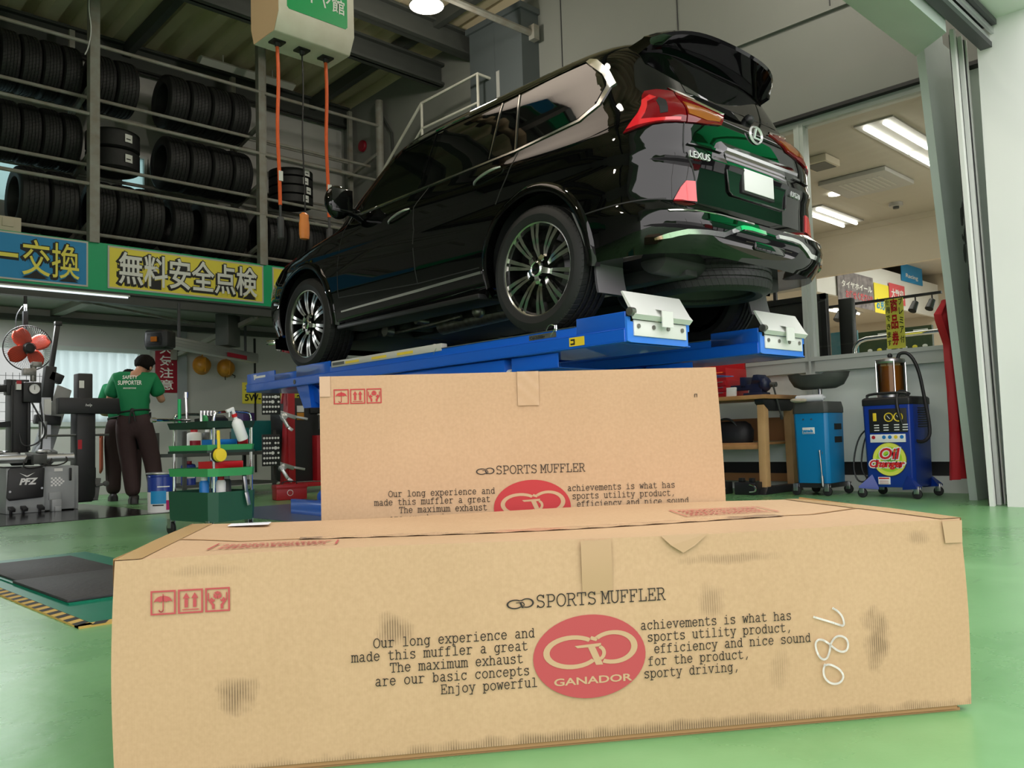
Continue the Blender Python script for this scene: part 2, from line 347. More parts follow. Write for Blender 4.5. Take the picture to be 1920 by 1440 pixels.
for x in (1.2, 4.4, 7.4):
    m = M(); m.beam((x, 2.2, zr(2.2)-.12), (x, 12.3, zr(12.3)-.12), .1, .18); struct('beam_purlin', m, 'dark_beam', smooth_deg=0)
m = M(); m.tube([(3.2, 7.6, 5.93), (8.1, 7.6, 6.0)], .045); m.box((8.02, 7.6, 6.0), (.1, .16, .2)); tag(m.obj('conduit_pipe', 'rack_steel'), 'grey conduit pipe running under the roof deck to the column', 'pipe')
struct('wall_left', M().bb((-9.1, 1.9, 0), (-9, 12.5, 7.2)), 'wall_grey')
# header over the bay opening, folded shutter, jamb
m = M(); m.add([(-9, 1.95, 3.02), (7.6, 1.95, 3.02), (7.6, 2.25, 3.12), (-9, 2.25, 3.12), (-9, 1.85, 3.62), (7.6, 1.85, 3.62), (7.6, 2.25, 7.3), (-9, 2.25, 7.3)], [(0, 1, 2, 3), (0, 4, 5, 1), (3, 2, 6, 7), (4, 7, 6, 5), (1, 5, 6, 2), (0, 3, 7, 4)])
m = M(); x1, x2 = 6.66, 6.2
m.add([(-9, 2.3, 3.42), (x1, 2.3, 3.42), (x2, 1.93, 3.32), (-9, 1.93, 3.32), (-9, 2.3, 7.3), (x1, 2.3, 7.3), (x2, 1.93, 7.3), (-9, 1.93, 7.3)], [(0, 1, 2, 3), (0, 4, 5, 1), (1, 5, 6, 2), (2, 6, 7, 3), (0, 3, 7, 4), (4, 7, 6, 5)])
struct('beam_header', m, 'door_mint', smooth_deg=0)
m = M(); m.bb((-9, 1.84, 3.40), (6.9, 1.92, 3.44)); m.bb((-9, 1.90, 3.44), (6.9, 1.92, 3.58)); m.bb((-9, 1.80, 3.56), (6.9, 1.92, 3.6))
struct('trim_track', m, 'dark_grey', smooth_deg=0)
struct('trim_rail', M().bb((-9, 1.86, 3.46), (6.95, 1.885, 3.50)).bb((-9, 1.83, 3.51), (6.98, 1.85, 3.55)), 'alu')
struct('wall_front', M().bb((-9, 1.55, 3.62), (9, 1.9, 7.4)), 'white_paint')
m = M(); m.bb((6.93, 1.45, 0), (9.4, 1.95, 3.62)); m.bb((6.97, 1.44, 0), (7.0, 1.452, 3.62)); struct('trim_jamb', m, 'white_paint', smooth_deg=0)
m = M(); m.bb((6.929, 1.5, 1.56), (6.93, 1.68, 1.60)); tag(m.obj('maker_plate', 'steel'), 'small grey stamped plate on the white door jamb', 'plate')
m = M(); m.add([(6.85, 2.3, 3.56), (7.28, 2.3, 3.79), (8.0, 2.3, 0), (7.42, 2.3, 0), (6.85, 2.36, 3.56), (7.28, 2.36, 3.79), (8.0, 2.36, 0), (7.42, 2.36, 0)], [(0, 1, 2, 3), (7, 6, 5, 4), (0, 4, 5, 1), (1, 5, 6, 2), (2, 6, 7, 3), (3, 7, 4, 0)])
d1 = struct('door_1', m, 'door_mint', smooth_deg=0)
m = M()
random.seed(3)
for i in range(44):   # chipped paint along the shutter leaf
    t = random.random()**.5; c = Vector((7.30+.62*t+random.uniform(-.05, .05), 2.296, 3.2*(1-t))); r = random.uniform(.01, .045)
    pts = [(c.x+r*random.uniform(.4, 1)*math.cos(a), c.z+r*2.6*random.uniform(.4, 1)*math.sin(a)) for a in [j*PI/4 for j in range(8)]]
    m.prism(pts, 2.297, 2.305, 'XZ')
m.obj('chipped_paint', 'gunmetal', d1, smooth_deg=0)
m = M()
for x, w in ((6.84, .05), (7.0, .025), (7.1, .02)): m.beam((x-.12, 2.05, 3.55), (x+.1, 2.05, 0), w, .03, (0, 1, 0))
struct('trim_shutter_rail', m, 'white_paint', smooth_deg=0)
m = M(); m.beam((6.82, 2.08, 3.55), (7.04, 2.08, 0), .09, .03, (0, 1, 0)); m.beam((6.98, 2.06, 3.55), (7.18, 2.06, 0), .05, .03, (0, 1, 0)); struct('trim_shutter_gap', m, 'dark_grey', smooth_deg=0)
def cur(u, v):
    T = ((0, 7.20, 7.60), (.25, 7.28, 7.58), (.5, 7.30, 7.52), (.75, 7.26, 7.46), (.9, 7.05, 7.44), (1, 7.26, 7.40))
    for (a, l0, r0), (b, l1, r1) in zip(T, T[1:]):
        if v <= b: t = (v-a)/(b-a); l = l0+(l1-l0)*t; r = r0+(r1-r0)*t; break
    return (l+(r-l)*u, 2.41+.03*math.sin(u*16+v*3), .17+1.45*v)
m = M(); m.grid(cur, 24, 32)
struct('wall_shutter_pocket', M().bb((7.46, 2.365, 0), (8.3, 2.375, 3.8)), 'door_mint')
tag(m.obj('red_curtain', 'curtain_red'), 'dark red cloth curtain gathered behind the folded mint shutter leaf', 'curtain')
# shop behind the glazing
struct('floor_shop', M().bb((8.29, -1, -.1), (18.5, 12.4, .02)), 'shop_wall')
struct('ceiling_shop', M().bb((8.28, 1.9, 3.72), (18.5, 12.4, 3.8)), 'shop_ceiling')
struct('wall_soffit', M().bb((12.9, 1.9, 3.02), (13.0, 12.4, 3.72)).bb((12.88, 1.9, 3.64), (12.9, 12.4, 3.72)), 'cream')
struct('ceiling_shop_low', M().bb((8.28, 6.6, 2.55), (11, 12.4, 2.6)).bb((13.0, 6.23, 2.88), (18.5, 12.4, 2.93)), 'shop_ceiling')
struct('wall_balcony', M().bb((13.0, 6.2, 2.82), (18.5, 6.26, 3.50)), 'white_paint')
struct('wall_balcony_back', M().bb((13.0, 9.0, 2.93), (18.5, 9.1, 3.72)), 'dark_grey')
struct('wall_shop_end', M().bb((18.4, 1.9, 0), (18.5, 12.4, 3.8)).bb((8.3, 12.3, 0), (18.5, 12.4, 3.8)), 'shop_wall')
struct('wall_shop_front', M().bb((9.4, 1.8, 0), (18.5, 1.9, .9)).bb((9.4, 1.8, 3.2), (18.5, 1.9, 3.8)), 'shop_wall')
# ---------------------------------------------------------------- cardboard boxes
def card_mat(name, stains=()):
    m = mat(name, (.44, .30, .172), .62); nt = m.node_tree; p = nt.nodes['Principled BSDF']; N = nt.nodes.new; L = nt.links.new
    tc = N('ShaderNodeTexCoord'); n1 = N('ShaderNodeTexNoise'); n1.inputs['Scale'].default_value = 120; n1.inputs['Detail'].default_value = 5; L(tc.outputs['Object'], n1.inputs[0])
    n0 = N('ShaderNodeTexNoise'); n0.inputs['Scale'].default_value = 2.2; n0.inputs['Detail'].default_value = 4; L(tc.outputs['Object'], n0.inputs[0])
    cr = N('ShaderNodeValToRGB'); cr.color_ramp.elements[0].position = .32; cr.color_ramp.elements[0].color = (.42, .275, .15, 1); cr.color_ramp.elements[1].position = .68; cr.color_ramp.elements[1].color = (.495, .332, .192, 1)
    ad = N('ShaderNodeMath'); ad.operation = 'MULTIPLY_ADD'; ad.inputs[1].default_value = .5; L(n1.outputs[0], ad.inputs[0])
    h = N('ShaderNodeMath'); h.operation = 'MULTIPLY'; h.inputs[1].default_value = .5; L(n0.outputs[0], h.inputs[0]); L(h.outputs[0], ad.inputs[2]); L(ad.outputs[0], cr.inputs[0])
    col = cr.outputs[0]
    # fluted grime: dark smudges broken up by the corrugation of the board
    sx = N('ShaderNodeSeparateXYZ'); L(tc.outputs['Object'], sx.inputs[0])
    fl = N('ShaderNodeMath'); fl.operation = 'SINE'; f0 = N('ShaderNodeMath'); f0.operation = 'MULTIPLY'; f0.inputs[1].default_value = 2*PI/.0048; L(sx.outputs[0], f0.inputs[0]); L(f0.outputs[0], fl.inputs[0])
    fr = N('ShaderNodeMapRange'); fr.inputs[1].default_value = -.7; fr.inputs[2].default_value = 1.0; fr.inputs[3].default_value = .25; L(fl.outputs[0], fr.inputs[0])
    n2 = N('ShaderNodeTexNoise'); n2.inputs['Scale'].default_value = 26; n2.inputs['Detail'].default_value = 5; L(tc.outputs['Object'], n2.inputs[0])
    tot = None
    for (x, z, rx, rz, s) in stains:
        a = N('ShaderNodeVectorMath'); a.operation = 'SUBTRACT'; a.inputs[1].default_value = (x, 0, z); L(tc.outputs['Object'], a.inputs[0])
        b = N('ShaderNodeVectorMath'); b.operation = 'MULTIPLY'; b.inputs[1].default_value = (1/rx, 0, 1/rz); L(a.outputs[0], b.inputs[0])
        c = N('ShaderNodeVectorMath'); c.operation = 'LENGTH'; L(b.outputs[0], c.inputs[0])
        w = N('ShaderNodeMath'); w.operation = 'MULTIPLY_ADD'; w.inputs[1].default_value = 1.5; L(n2.outputs[0], w.inputs[0]); 
        w2 = N('ShaderNodeMath'); w2.operation = 'SUBTRACT'; w2.inputs[1].default_value = .75; L(c.outputs[1], w2.inputs[0]); L(w2.outputs[0], w.inputs[2])
        r = N('ShaderNodeMapRange'); r.inputs[1].default_value = 1.0; r.inputs[2].default_value = .35; r.inputs[3].default_value = 0; r.inputs[4].default_value = s; L(w.outputs[0], r.inputs[0])
        if tot is None: tot = r.outputs[0]
        else:
            q = N('ShaderNodeMath'); q.operation = 'MAXIMUM'; L(tot, q.inputs[0]); L(r.outputs[0], q.inputs[1]); tot = q.outputs[0]
    if tot is not None:
        g = N('ShaderNodeMath'); g.operation = 'MULTIPLY'; L(tot, g.inputs[0]); L(fr.outputs[0], g.inputs[1])
        mx = N('ShaderNodeMix'); mx.data_type = 'RGBA'; mx.inputs[7].default_value = (.13, .08, .04, 1); L(col, mx.inputs[6]); L(g.outputs[0], mx.inputs[0]); col = mx.outputs[2]
    L(col, p.inputs['Base Color'])
    b = N('ShaderNodeBump'); b.inputs['Strength'].default_value = .035; b.inputs['Distance'].default_value = .002; L(fl.outputs[0], b.inputs['Height']); L(b.outputs[0], p.inputs['Normal'])
    return m
MT['card'] = card_mat('cardboard', [(.50, .245, .035, .035, .9), (.21, .145, .045, .038, .95), (1.49, .165, .035, .065, .95), (1.13, .262, .03, .045, .55), (1.18, .345, .13, .012, .55), (1.60, .365, .03, .018, .5), (1.27, .115, .03, .045, .35), (.16, .375, .08, .012, .3), (1.05, .014, .78, .022, 1.0), (.45, .010, .5, .014, .6)])
MT['card2'] = card_mat('cardboard_clean', [])
k('card_plain', (.46, .31, .175), .65); k('tape_faint', (.425, .281, .156), .45); k('card_edge', (.34, .19, .08), .8); k('print_red', (.40, .055, .06), .6); k('print_red2', (.40, .022, .025), .6); k('print_ink', (.022, .016, .012), .7); k('chalk', (.80, .78, .74), .8); k('label_paper', (.72, .74, .78), .5)
MT['clear_tape'] = mat('clear_tape', (.47, .32, .19), .18)
# a thin typewriter hand, drawn stroke by stroke: strokes on a 60-wide cell, x height 43, capitals 57
def arc(cx, cy, rx, ry, a0, a1, n=10): return [(cx+rx*math.cos(math.radians(a0+(a1-a0)*i/n)), cy+ry*math.sin(math.radians(a0+(a1-a0)*i/n))) for i in range(n+1)]
def _b(*p): return [tuple(p[i:i+2]) for i in range(0, len(p), 2)]
GL = {
'a': [arc(28, 31, 14, 12, 150, 0)+_b(42,5,44,0,54,0), arc(26, 11, 15, 11, 80, 360+10)[::1][:9]+[(42, 10)], _b(42,23,28,23)],
'b': [_b(6,57,14,57,14,0,6,0), arc(32, 21, 18, 21.5, 180, -180, 16)], 'c': [arc(31, 21, 20, 21.5, 35, 325, 14), _b(48,43,48,31)],
'd': [_b(38,57,46,57,46,0,55,0), arc(28, 21, 18, 21.5, 0, 360, 16)], 'e': [_b(11,22,50,22)+arc(30, 21, 20, 21.5, 3, 325, 16)],
'f': [_b(8,0,40,0), _b(8,42,44,42), _b(23,0,23,46)+arc(35, 46, 12, 11, 180, 60, 6)+_b(48,56)],
'g': [arc(28, 21, 18, 21.5, 0, 360, 16), _b(55,42,46,42,46,-4)+arc(32, -4, 14, 12, 0, -90, 6)+_b(18,-16)],
'h': [_b(6,57,14,57,14,0), _b(5,0,23,0), arc(30, 27, 16, 15, 170, 0, 8)+_b(46,0), _b(37,0,55,0)],
'i': [_b(14,42,30,42,30,0), _b(10,0,50,0), _b(29,55,31,59)], 'j': [_b(14,42,36,42,36,-4)+arc(24, -4, 12, 12, 0, -90, 5)+_b(10,-16), _b(35,55,37,59)],
'k': [_b(8,57,15,57,15,0), _b(48,42,15,18), _b(26,25,50,0)], 'l': [_b(14,57,30,57,30,0), _b(10,0,50,0)],
'm': [_b(1,42,8,42,8,0), _b(1,0,15,0), arc(19, 32, 11, 10, 170, 0, 6)+_b(30,0), _b(25,0,37,0), arc(41, 32, 11, 10, 170, 0, 6)+_b(52,0), _b(47,0,59,0)],
'n': [_b(6,42,14,42,14,0), _b(5,0,23,0), arc(30, 27, 16, 15, 170, 0, 8)+_b(46,0), _b(37,0,55,0)],
'o': [arc(30, 21, 21, 21.5, 0, 360, 18)], 'p': [_b(4,42,13,42,13,-16), _b(4,-16,26,-16), arc(32, 21, 19, 21.5, 180, -180, 16)],
'r': [_b(8,42,20,42,20,0), _b(8,0,38,0), _b(20,26)+arc(38, 26, 18, 16, 150, 60, 6)+_b(53,38)],
's': [_b(45,43,45,33)+arc(29, 32, 16, 10, 20, 210, 8)+arc(31, 10, 17, 11, 70, -160, 10)+_b(13,0), ],
't': [_b(8,42,46,42), _b(22,55,22,10)+arc(34, 10, 12, 10.5, 180, 290, 6)+_b(52,5)],
'u': [_b(5,42,14,42,14,14)+arc(29, 14, 15, 14, 180, 350, 8)+_b(45,42), _b(36,42,45,42,45,0,55,0)],
'v': [_b(3,42,20,42), _b(40,42,57,42), _b(11,42,30,0,49,42)], 'w': [_b(2,42,17,42), _b(43,42,58,42), _b(8,42,18,0,30,34,42,0,52,42)],
'x': [_b(4,42,20,42), _b(40,42,56,42), _b(11,42,49,0), _b(49,42,11,0), _b(4,0,21,0), _b(39,0,57,0)],
'y': [_b(3,42,20,42), _b(40,42,57,42), _b(11,42,31,2), _b(49,42,24,-16), _b(8,-16,32,-16)],
',': [_b(34,9,24,-10)], 
'O': [arc(30, 28.5, 25, 29, 0, 360, 20)], 'T': [_b(6,42,6,57,54,57,54,42), _b(30,57,30,0), _b(18,0,42,0)],
'E': [_b(6,0,52,0,52,15), _b(6,57,50,57,50,43), _b(14,0,14,57), _b(14,29,36,29), _b(36,36,36,22)],
'S': [_b(48,57,48,44)+arc(29, 43, 18, 14.5, 25, 225, 9)+arc(31, 14, 19, 14.5, 65, -160, 11)+_b(10,0)],
'P': [_b(6,0,30,0), _b(15,0,15,57), _b(6,57,32,57)+arc(34, 41, 17, 16, 90, -90, 10)+_b(15,25)],
'R': [_b(4,0,24,0), _b(13,0,13,57), _b(4,57,32,57)+arc(33, 43, 16, 14, 90, -90, 10)+_b(13,29), _b(33,29,50,0,58,0)],
'M': [_b(2,57,11,57,30,18,49,57,58,57), _b(10,57,10,0), _b(50,57,50,0), _b(2,0,20,0), _b(40,0,58,0)],
'U': [_b(2,57,20,57), _b(40,57,58,57), _b(10,57,10,19)+arc(30, 19, 20, 19, 180, 360, 10)+_b(50,57)],
'F': [_b(6,57,52,57,52,42), _b(15,57,15,0), _b(6,0,30,0), _b(15,29,36,29), _b(36,36,36,22)],
'L': [_b(6,57,30,57), _b(18,57,18,0), _b(6,0,52,0,52,18)], }
def ribbon(mm, pts, w, fn, mi=0):
    """flat pen stroke of width w; fn maps 2D to 3D"""
    P = [Vector(p) for p in pts]
    for a, b in zip(P, P[1:]):
        d = b-a
        if d.length < 1e-6: continue
        d.normalize(); n = Vector((-d.y, d.x))*w/2; e = d*w*.35
        mm.add([fn(q) for q in (a-e+n, a-e-n, b+e-n, b+e+n)], [(0, 1, 2, 3)], mi)
def typed(mm, txt, x, z, h, adv, w, fn, mi=0):
    """one line of typewriter text; h = capital height, adv = advance; returns the end"""
    s = h/57.
    for c in txt:
        for st in GL.get(c, []): ribbon(mm, [(x+px*s*adv/(60*s), z+pz*s) for px, pz in st], w, fn, mi)
        x += adv
    return x
def ring(mm, cx, cz, ro, ri, a0, a1, fn, n=26, mi=0, off=(0, 0)):
    vs = []
    for i in range(n+1):
        a = math.radians(a0+(a1-a0)*i/n); vs += [fn((cx+ro[0]*math.cos(a), cz+ro[1]*math.sin(a))), fn((cx+off[0]+ri[0]*math.cos(a), cz+off[1]+ri[1]*math.sin(a)))]
    mm.add(vs, [(2*i, 2*i+1, 2*i+3, 2*i+2) for i in range(n)], mi)
def gd_mark(mm, cx, cz, w, fn, mi=0):
    """interlocked rounded G and D, w wide"""
    s = w/100.; F = lambda p: fn((cx+p[0]*s, cz+p[1]*s))
    ring(mm, -19.6, -1, (30.4, 17), (24.6, 12.6), 48, 322, F, mi=mi, off=(.8, 0))
    ring(mm, 24, 1.5, (26, 17), (20, 12.8), -118, 138, F, mi=mi, off=(-.8, 0))
    for q in (((-17, 5), (11, 6.4), (11, 3), (-14, 2.6)), ((-3, 3), (4.5, 3), (12.5, -15.5), (5, -15.5)), ((-1, 10.8), (6, 8.5), (8, 11.5), (1, 14))): mm.add([F(p) for p in q], [(0, 1, 2, 3)], mi)
    ring(mm, 6.5, -3.5, (9.5, 8.5), (5.5, 5.2), -62, 70, F, 8, mi=mi)
def icons(mm, x, z, s, fn, mi=0):
    """three handling pictograms in frames: umbrella, two arrows, hands holding a cube; s = frame side"""
    q = s/100.
    for i in range(3):
        F = lambda p, o=x+i*s*1.09: fn((o+p[0]*q, z+p[1]*q))
        for a, b in (((0, 0), (100, 7)), ((0, 93), (100, 100)), ((0, 7), (7, 93)), ((93, 7), (100, 93))): mm.add([F(a), F((b[0], a[1])), F(b), F((a[0], b[1]))], [(0, 1, 2, 3)], mi)
        if i == 0:
            top = [(50+37*math.cos(math.radians(t)), 50+28*math.sin(math.radians(t))) for t in range(0, 181, 15)]
            bot = []
            for c in (25.5, 50, 74.5): bot += [(c-12.2*math.cos(math.radians(t)), 50+6*math.sin(math.radians(t))) for t in range(0, 181, 30)]
            mm.add([F(p) for p in top+bot], [tuple(range(len(top)+len(bot)))], mi)
            ribbon(mm, [(50, 84), (50, 20)]+arc(42, 20, 8, 8, 0, -180, 8), 4.5, F, mi)
        if i == 1:
            for c in (33, 67):
                mm.add([F(p) for p in ((c-14, 62), (c+14, 62), (c, 86))], [(0, 1, 2)], mi); mm.add([F(p) for p in ((c-7, 25), (c+7, 25), (c+7, 60), (c-7, 60))], [(0, 1, 2, 3)], mi)
            mm.add([F(p) for p in ((17, 14), (83, 14), (83, 18), (17, 18))], [(0, 1, 2, 3)], mi)
        if i == 2:
            for p in (((34, 76), (49, 69), (49, 52), (34, 60)), ((51, 69), (66, 76), (66, 60), (51, 52)), ((35, 78.5), (50, 71), (65, 78.5), (50, 86))): mm.add([F(t) for t in p], [(0, 1, 2, 3)], mi)
            for sg in (-1, 1):
                G = lambda p: F((50+sg*p[0], p[1]))
                for p in (((34, 78), (39, 80), (39, 48), (34, 50)), ((39, 50), (34, 52), (12, 30), (12, 12), (23, 12), (23, 26)), ((32, 52), (22, 40), (12, 44), (10, 52), (16, 50), (24, 60))):
                    mm.add([G(t) for t in p], [tuple(range(len(p)))], mi)
L1 = ['Our long experience and', 'made this muffler a great', 'The maximum exhaust', 'are our basic concepts', 'Enjoy powerful']
R1 = ['achievements is what has', 'sports utility product,', 'efficiency and nice sound', 'for the product,', 'sporty driving,']
def box_print(root, x0, z0, sc, y, rm):
    """the printed front: x0, z0 = centre of the red oval"""
    f0 = lambda p: (p[0], y, p[1])
    mm = M(); X = lambda u: x0+u*sc; Z = lambda u: z0+u*sc
    typed(mm, 'SPORTS', X(-.105), Z(.100), .023*sc, .0205*sc, .0021*sc, f0); typed(mm, 'MUFFLER', X(.026), Z(.100), .023*sc, .0190*sc, .0021*sc, f0)
    gd_mark(mm, X(-.135), Z(.109), .054*sc, f0)
    for i, (l, r) in enumerate(zip(L1, R1)):
        zz = Z(.044-.0235*i); adv = .01345*sc
        xr = (-.108, -.122, -.132, -.120, -.105)[i]; typed(mm, l, X(xr)-adv*len(l), zz, .0165*sc, adv, .0017*sc, f0)
        xl = (.104, .117, .130, .117, .107)[i]; typed(mm, r, X(xl), zz, .0165*sc, .0134*sc, .0017*sc, f0)
    mm.obj('printed_text', 'print_ink', root, smooth_deg=0)
    mm = M(); mm.add([f0((X(.113*math.cos(t*PI/24)), Z(.080*math.sin(t*PI/24)))) for t in range(48)], [tuple(range(48))])
    ov = mm.obj('oval_logo', rm, root, smooth_deg=0)
    f1 = lambda p: (p[0], y-.0006, p[1])
    mm = M(); gd_mark(mm, X(.002), Z(.012), .19*sc, f1); mm.obj('oval_mark', 'card_plain', ov, smooth_deg=0)
    text('oval_lettering', 'GANADOR', .0192*sc, frame((X(.004), y-.0006, Z(-.052)), (1, 0, 0), (0, 0, 1)), 'card_plain', ov, sx=1.62, align='CENTER', ext=0, bold=.0004)
# front box: body, top flaps with a seam, tape, prints
B1 = thing('cardboard_box', 'long low dirty cardboard box lying in front with chalked number on it', 'cardboard box', (.567, 1.62, 0), math.atan2(-.574, .82))
L_, D_, H_ = 1.70, .70, .40
m = M()
def b1s(u, v, w):   # slightly bowed faces
    x, y, z = u*L_, v*D_, .014+w*(H_-.014)
    x += (.007*math.sin(PI*w) if u > .5 else -.006*math.sin(PI*w))*abs(2*u-1)**3-(.018*(1-w) if u < .02 else 0)*0
    y -= .006*math.sin(PI*u)*math.sin(PI*w)*(1-2*v)
    if w > .99: z += -.012*math.sin(PI*v)*min(1, u*10, (1-u)*10)+.004*math.sin(u*7+v*3)
    return (x, y, z)
NU, NV, NW = 40, 12, 10
m.grid(lambda a, b: b1s(a, 0, b), NU, NW); m.grid(lambda a, b: b1s(a, 1, b), NU, NW); m.grid(lambda a, b: b1s(a, b, 1), NU, NV); m.grid(lambda a, b: b1s(a, b, 0), NU, NV); m.grid(lambda a, b: b1s(0, a, b), NV, NW); m.grid(lambda a, b: b1s(1, a, b), NV, NW)
m.obj('box_body', 'card', B1, smooth_deg=30)
m = M(); m.bb((.0, .01, .0), (1.68, .69, .006)); m.bb((.012, .004, .006), (1.67, .69, .014)); m.obj('bottom_flap', 'card_edge', B1, smooth_deg=0)
m = M(); m.grid(lambda a, b: (.004+a*1.69, .31+.006*math.sin(a*40)+b*.012, b1s(a, .46, 1)[2]+.0012), 60, 1); m.obj('flap_seam', 'card_edge', B1, smooth_deg=0)
m = M(); m.grid(lambda a, b: (.30+a*1.15, .295+b*.055, b1s(.18+a*.68, .42+b*.08, 1)[2]+.0022+.0008*math.sin(a*90+b*3)), 80, 4); m.obj('seam_tape', 'clear_tape', B1)
for u0 in (0, 1):
    m = M(); m.grid(lambda a, b: ((-.0015 if u0 == 0 else L_-.045)+b*.047, a*D_, b1s(max(0, min(1, ((-.0015 if u0 == 0 else L_-.045)+b*.047)/L_)), a, 1)[2]+.0016), 20, 4); m.grid(lambda a, b: ((-.003+.0 if u0 == 0 else L_+.003), a*D_, H_+.004-b*.05), 20, 1); m.obj('edge_tape', 'tape', B1)
box_print(B1, .876, .172, 1.0, -.0072, 'print_red')
m = M(); icons(m, .062, .30, .0435, lambda p: (p[0], -.0036, p[1])); m.obj('handling_icons', 'print_red', B1, smooth_deg=0)
m = M(); dig = lambda p: ribbon(m, [tuple(q) for q in smooth([Vector(q) for q in p], 2)], .0042, lambda q: (q[0], -.0075, q[1]))
dig([(1.35, .218), (1.367, .212), (1.388, .205), (1.406, .198), (1.414, .196), (1.416, .202), (1.413, .215), (1.404, .226), (1.393, .233)])
dig([(1.382, .158), (1.388, .168), (1.397, .176), (1.409, .176), (1.419, .17), (1.423, .16), (1.42, .147), (1.41, .143), (1.398, .147), (1.389, .154), (1.379, .163), (1.367, .171), (1.356, .172), (1.35, .165), (1.351, .152), (1.356, .139), (1.364, .131), (1.373, .132), (1.379, .142), (1.382, .153), (1.382, .158)])
dig([(1.369, .121), (1.364, .11), (1.366, .095), (1.376, .084), (1.389, .08), (1.402, .083), (1.409, .094), (1.403, .107), (1.39, .116), (1.378, .121), (1.367, .119)])
m.obj('chalk_number', 'chalk', B1, smooth_deg=0)
for x, y in ((.14, .10), (1.24, .40)):
    m = M(); fz = lambda p: (p[0], p[1], b1s(p[0]/L_, p[1]/D_, 1)[2]+.0028)
    for a, b in (((0, 0), (.25, .004)), ((0, .13), (.25, .134)), ((0, 0), (.004, .134)), ((.246, 0), (.25, .134))): m.add([fz((x+a[0], y+a[1])), fz((x+b[0], y+a[1])), fz((x+b[0], y+b[1])), fz((x+a[0], y+b[1]))], [(0, 1, 2, 3)])
    random.seed(5)
    for r in range(4):
        q = x+.018
        while q < x+.225:
            w = random.uniform(.004, .011); zz = y+.018+r*.028; m.add([fz((q, zz)), fz((q+w, zz)), fz((q+w, zz+.014)), fz((q, zz+.014))], [(0, 1, 2, 3)]); q += w+.004
    m.obj('caution_stamp', 'print_red', B1, smooth_deg=0)
m = M(); m.bb((.10, .60, H_+.001), (.20, .655, H_+.0025)); m.obj('address_label', 'label_paper', B1, smooth_deg=0)
m = M(); m.add([(1.03, -.005, .398), (1.13, -.007, .398), (1.10, -.0085, .375), (1.075, -.009, .362), (1.05, -.008, .378)], [(0, 1, 2, 3, 4)]); m.obj('torn_tape', 'tape_faint', B1, smooth_deg=0); m = M(); m.grid(lambda a, b: (.865+.062*a, -.0062-.0022*math.sin(PI*b), .292+.104*b), 4, 6); m.obj('old_tape', 'tape_faint', B1); m = M(); m.add([(1.655, -.004, .399), (1.702, -.004, .399), (1.70, -.004, .352), (1.66, -.004, .352)], [(0, 1, 2, 3)]); m.obj('corner_tape', 'clear_tape', B1, smooth_deg=0)
# the box standing behind it
B2 = thing('cardboard_box', 'tall clean cardboard box standing upright behind the long dirty box', 'cardboard box', (1.297, 2.108, 0), math.atan2(-.65, .76))
L2, D2, H2 = 1.152, .36, .793
m = M()
def b2s(u, v, w): return (u*L2+(.012*math.sin(PI*w) if u > .99 else 0), v*D2-.004*math.sin(PI*u)*math.sin(PI*w)*(1-2*v), w*H2)
for fn in (lambda a, b: b2s(a, 0, b), lambda a, b: b2s(a, 1, b), lambda a, b: b2s(a, b, 1), lambda a, b: b2s(a, b, 0), lambda a, b: b2s(0, a, b), lambda a, b: b2s(1, a, b)): m.grid(fn, 16, 16)
m.obj('box_body', 'card2', B2, smooth_deg=30)
box_print(B2, .598, .403, .98, -.0055, 'print_red2')
m = M(); icons(m, .040, .713, .0425, lambda p: (p[0], -.002, p[1])); m.obj('handling_icons', 'print_red2', B2, smooth_deg=0)
m = M(); m.grid(lambda a, b: (.565+a*.062, -.0052-.0005*math.sin(a*9+b*14), .695+b*.0985), 6, 10); m.grid(lambda a, b: (.565+a*.062, -.0052+b*.12, H2+.001), 2, 2); m.obj('seam_tape', 'clear_tape', B2); m = M(); m.grid(lambda a, b: (.001+a*.03, -.003, .735+b*.058), 2, 4); m.obj('corner_tape', 'clear_tape', B2)
m = M(); m.bb((1.084, -.003, .706), (1.0855, -.002, .716)); m.bb((1.0905, -.003, .706), (1.092, -.002, .716)); m.bb((1.084, -.003, .7145), (1.092, -.002, .716)); m.obj('staple_mark', 'print_ink', B2, smooth_deg=0)
# ---------------------------------------------------------------- the car
def lerp_tab(tab,z):
    if z<=tab[0][0]: return tab[0][1]
    for (a,va),(b,vb) in zip(tab,tab[1:]):
        if z<=b:
            t=(z-a)/(b-a); return va+(vb-va)*t
    return tab[-1][1]
CW=[(.30,.90),(.36,.945),(.44,.965),(.60,.985),(.78,.985),(.90,.965),(.94,.972),(1.08,.965),(1.15,.935),(1.22,.91),(1.40,.862),(1.55,.82),(1.65,.785),(1.71,.745),(1.755,.68),(1.79,.56),(1.805,.40)]
CR=[(.36,-.99),(.40,-1.02),(.44,-1.04),(.52,-1.065),(.585,-1.05),(.60,-1.035),(.66,-.975),(.86,-.98),(.92,-1.0),(.98,-.985),(1.1,-.985),(1.17,-.98),(1.22,-.955),(1.3,-.885),(1.45,-.815),(1.6,-.745),(1.7,-.68),(1.755,-.62),(1.79,-.52),(1.805,-.39)]
CF=[(.30,3.78),(.36,3.84),(.5,3.90),(.75,3.90),(.88,3.84),(.97,3.70),(1.02,3.45),(1.06,3.1),(1.10,2.78),(1.14,2.62),(1.2,2.52),(1.3,2.40),(1.45,2.2),(1.6,1.98),(1.7,1.75),(1.755,1.5),(1.79,1.25),(1.805,1.0)]
def carW(z): return lerp_tab(CW,z)
def carR(z): return lerp_tab(CR,z)
def carF(z): return lerp_tab(CF,z)
RB=.85; RN=4.6; FN=3.6
def FBz(z): return lerp_tab([(1.0,1.0),(1.12,.6),(1.2,.48),(1.8,.42)],z)
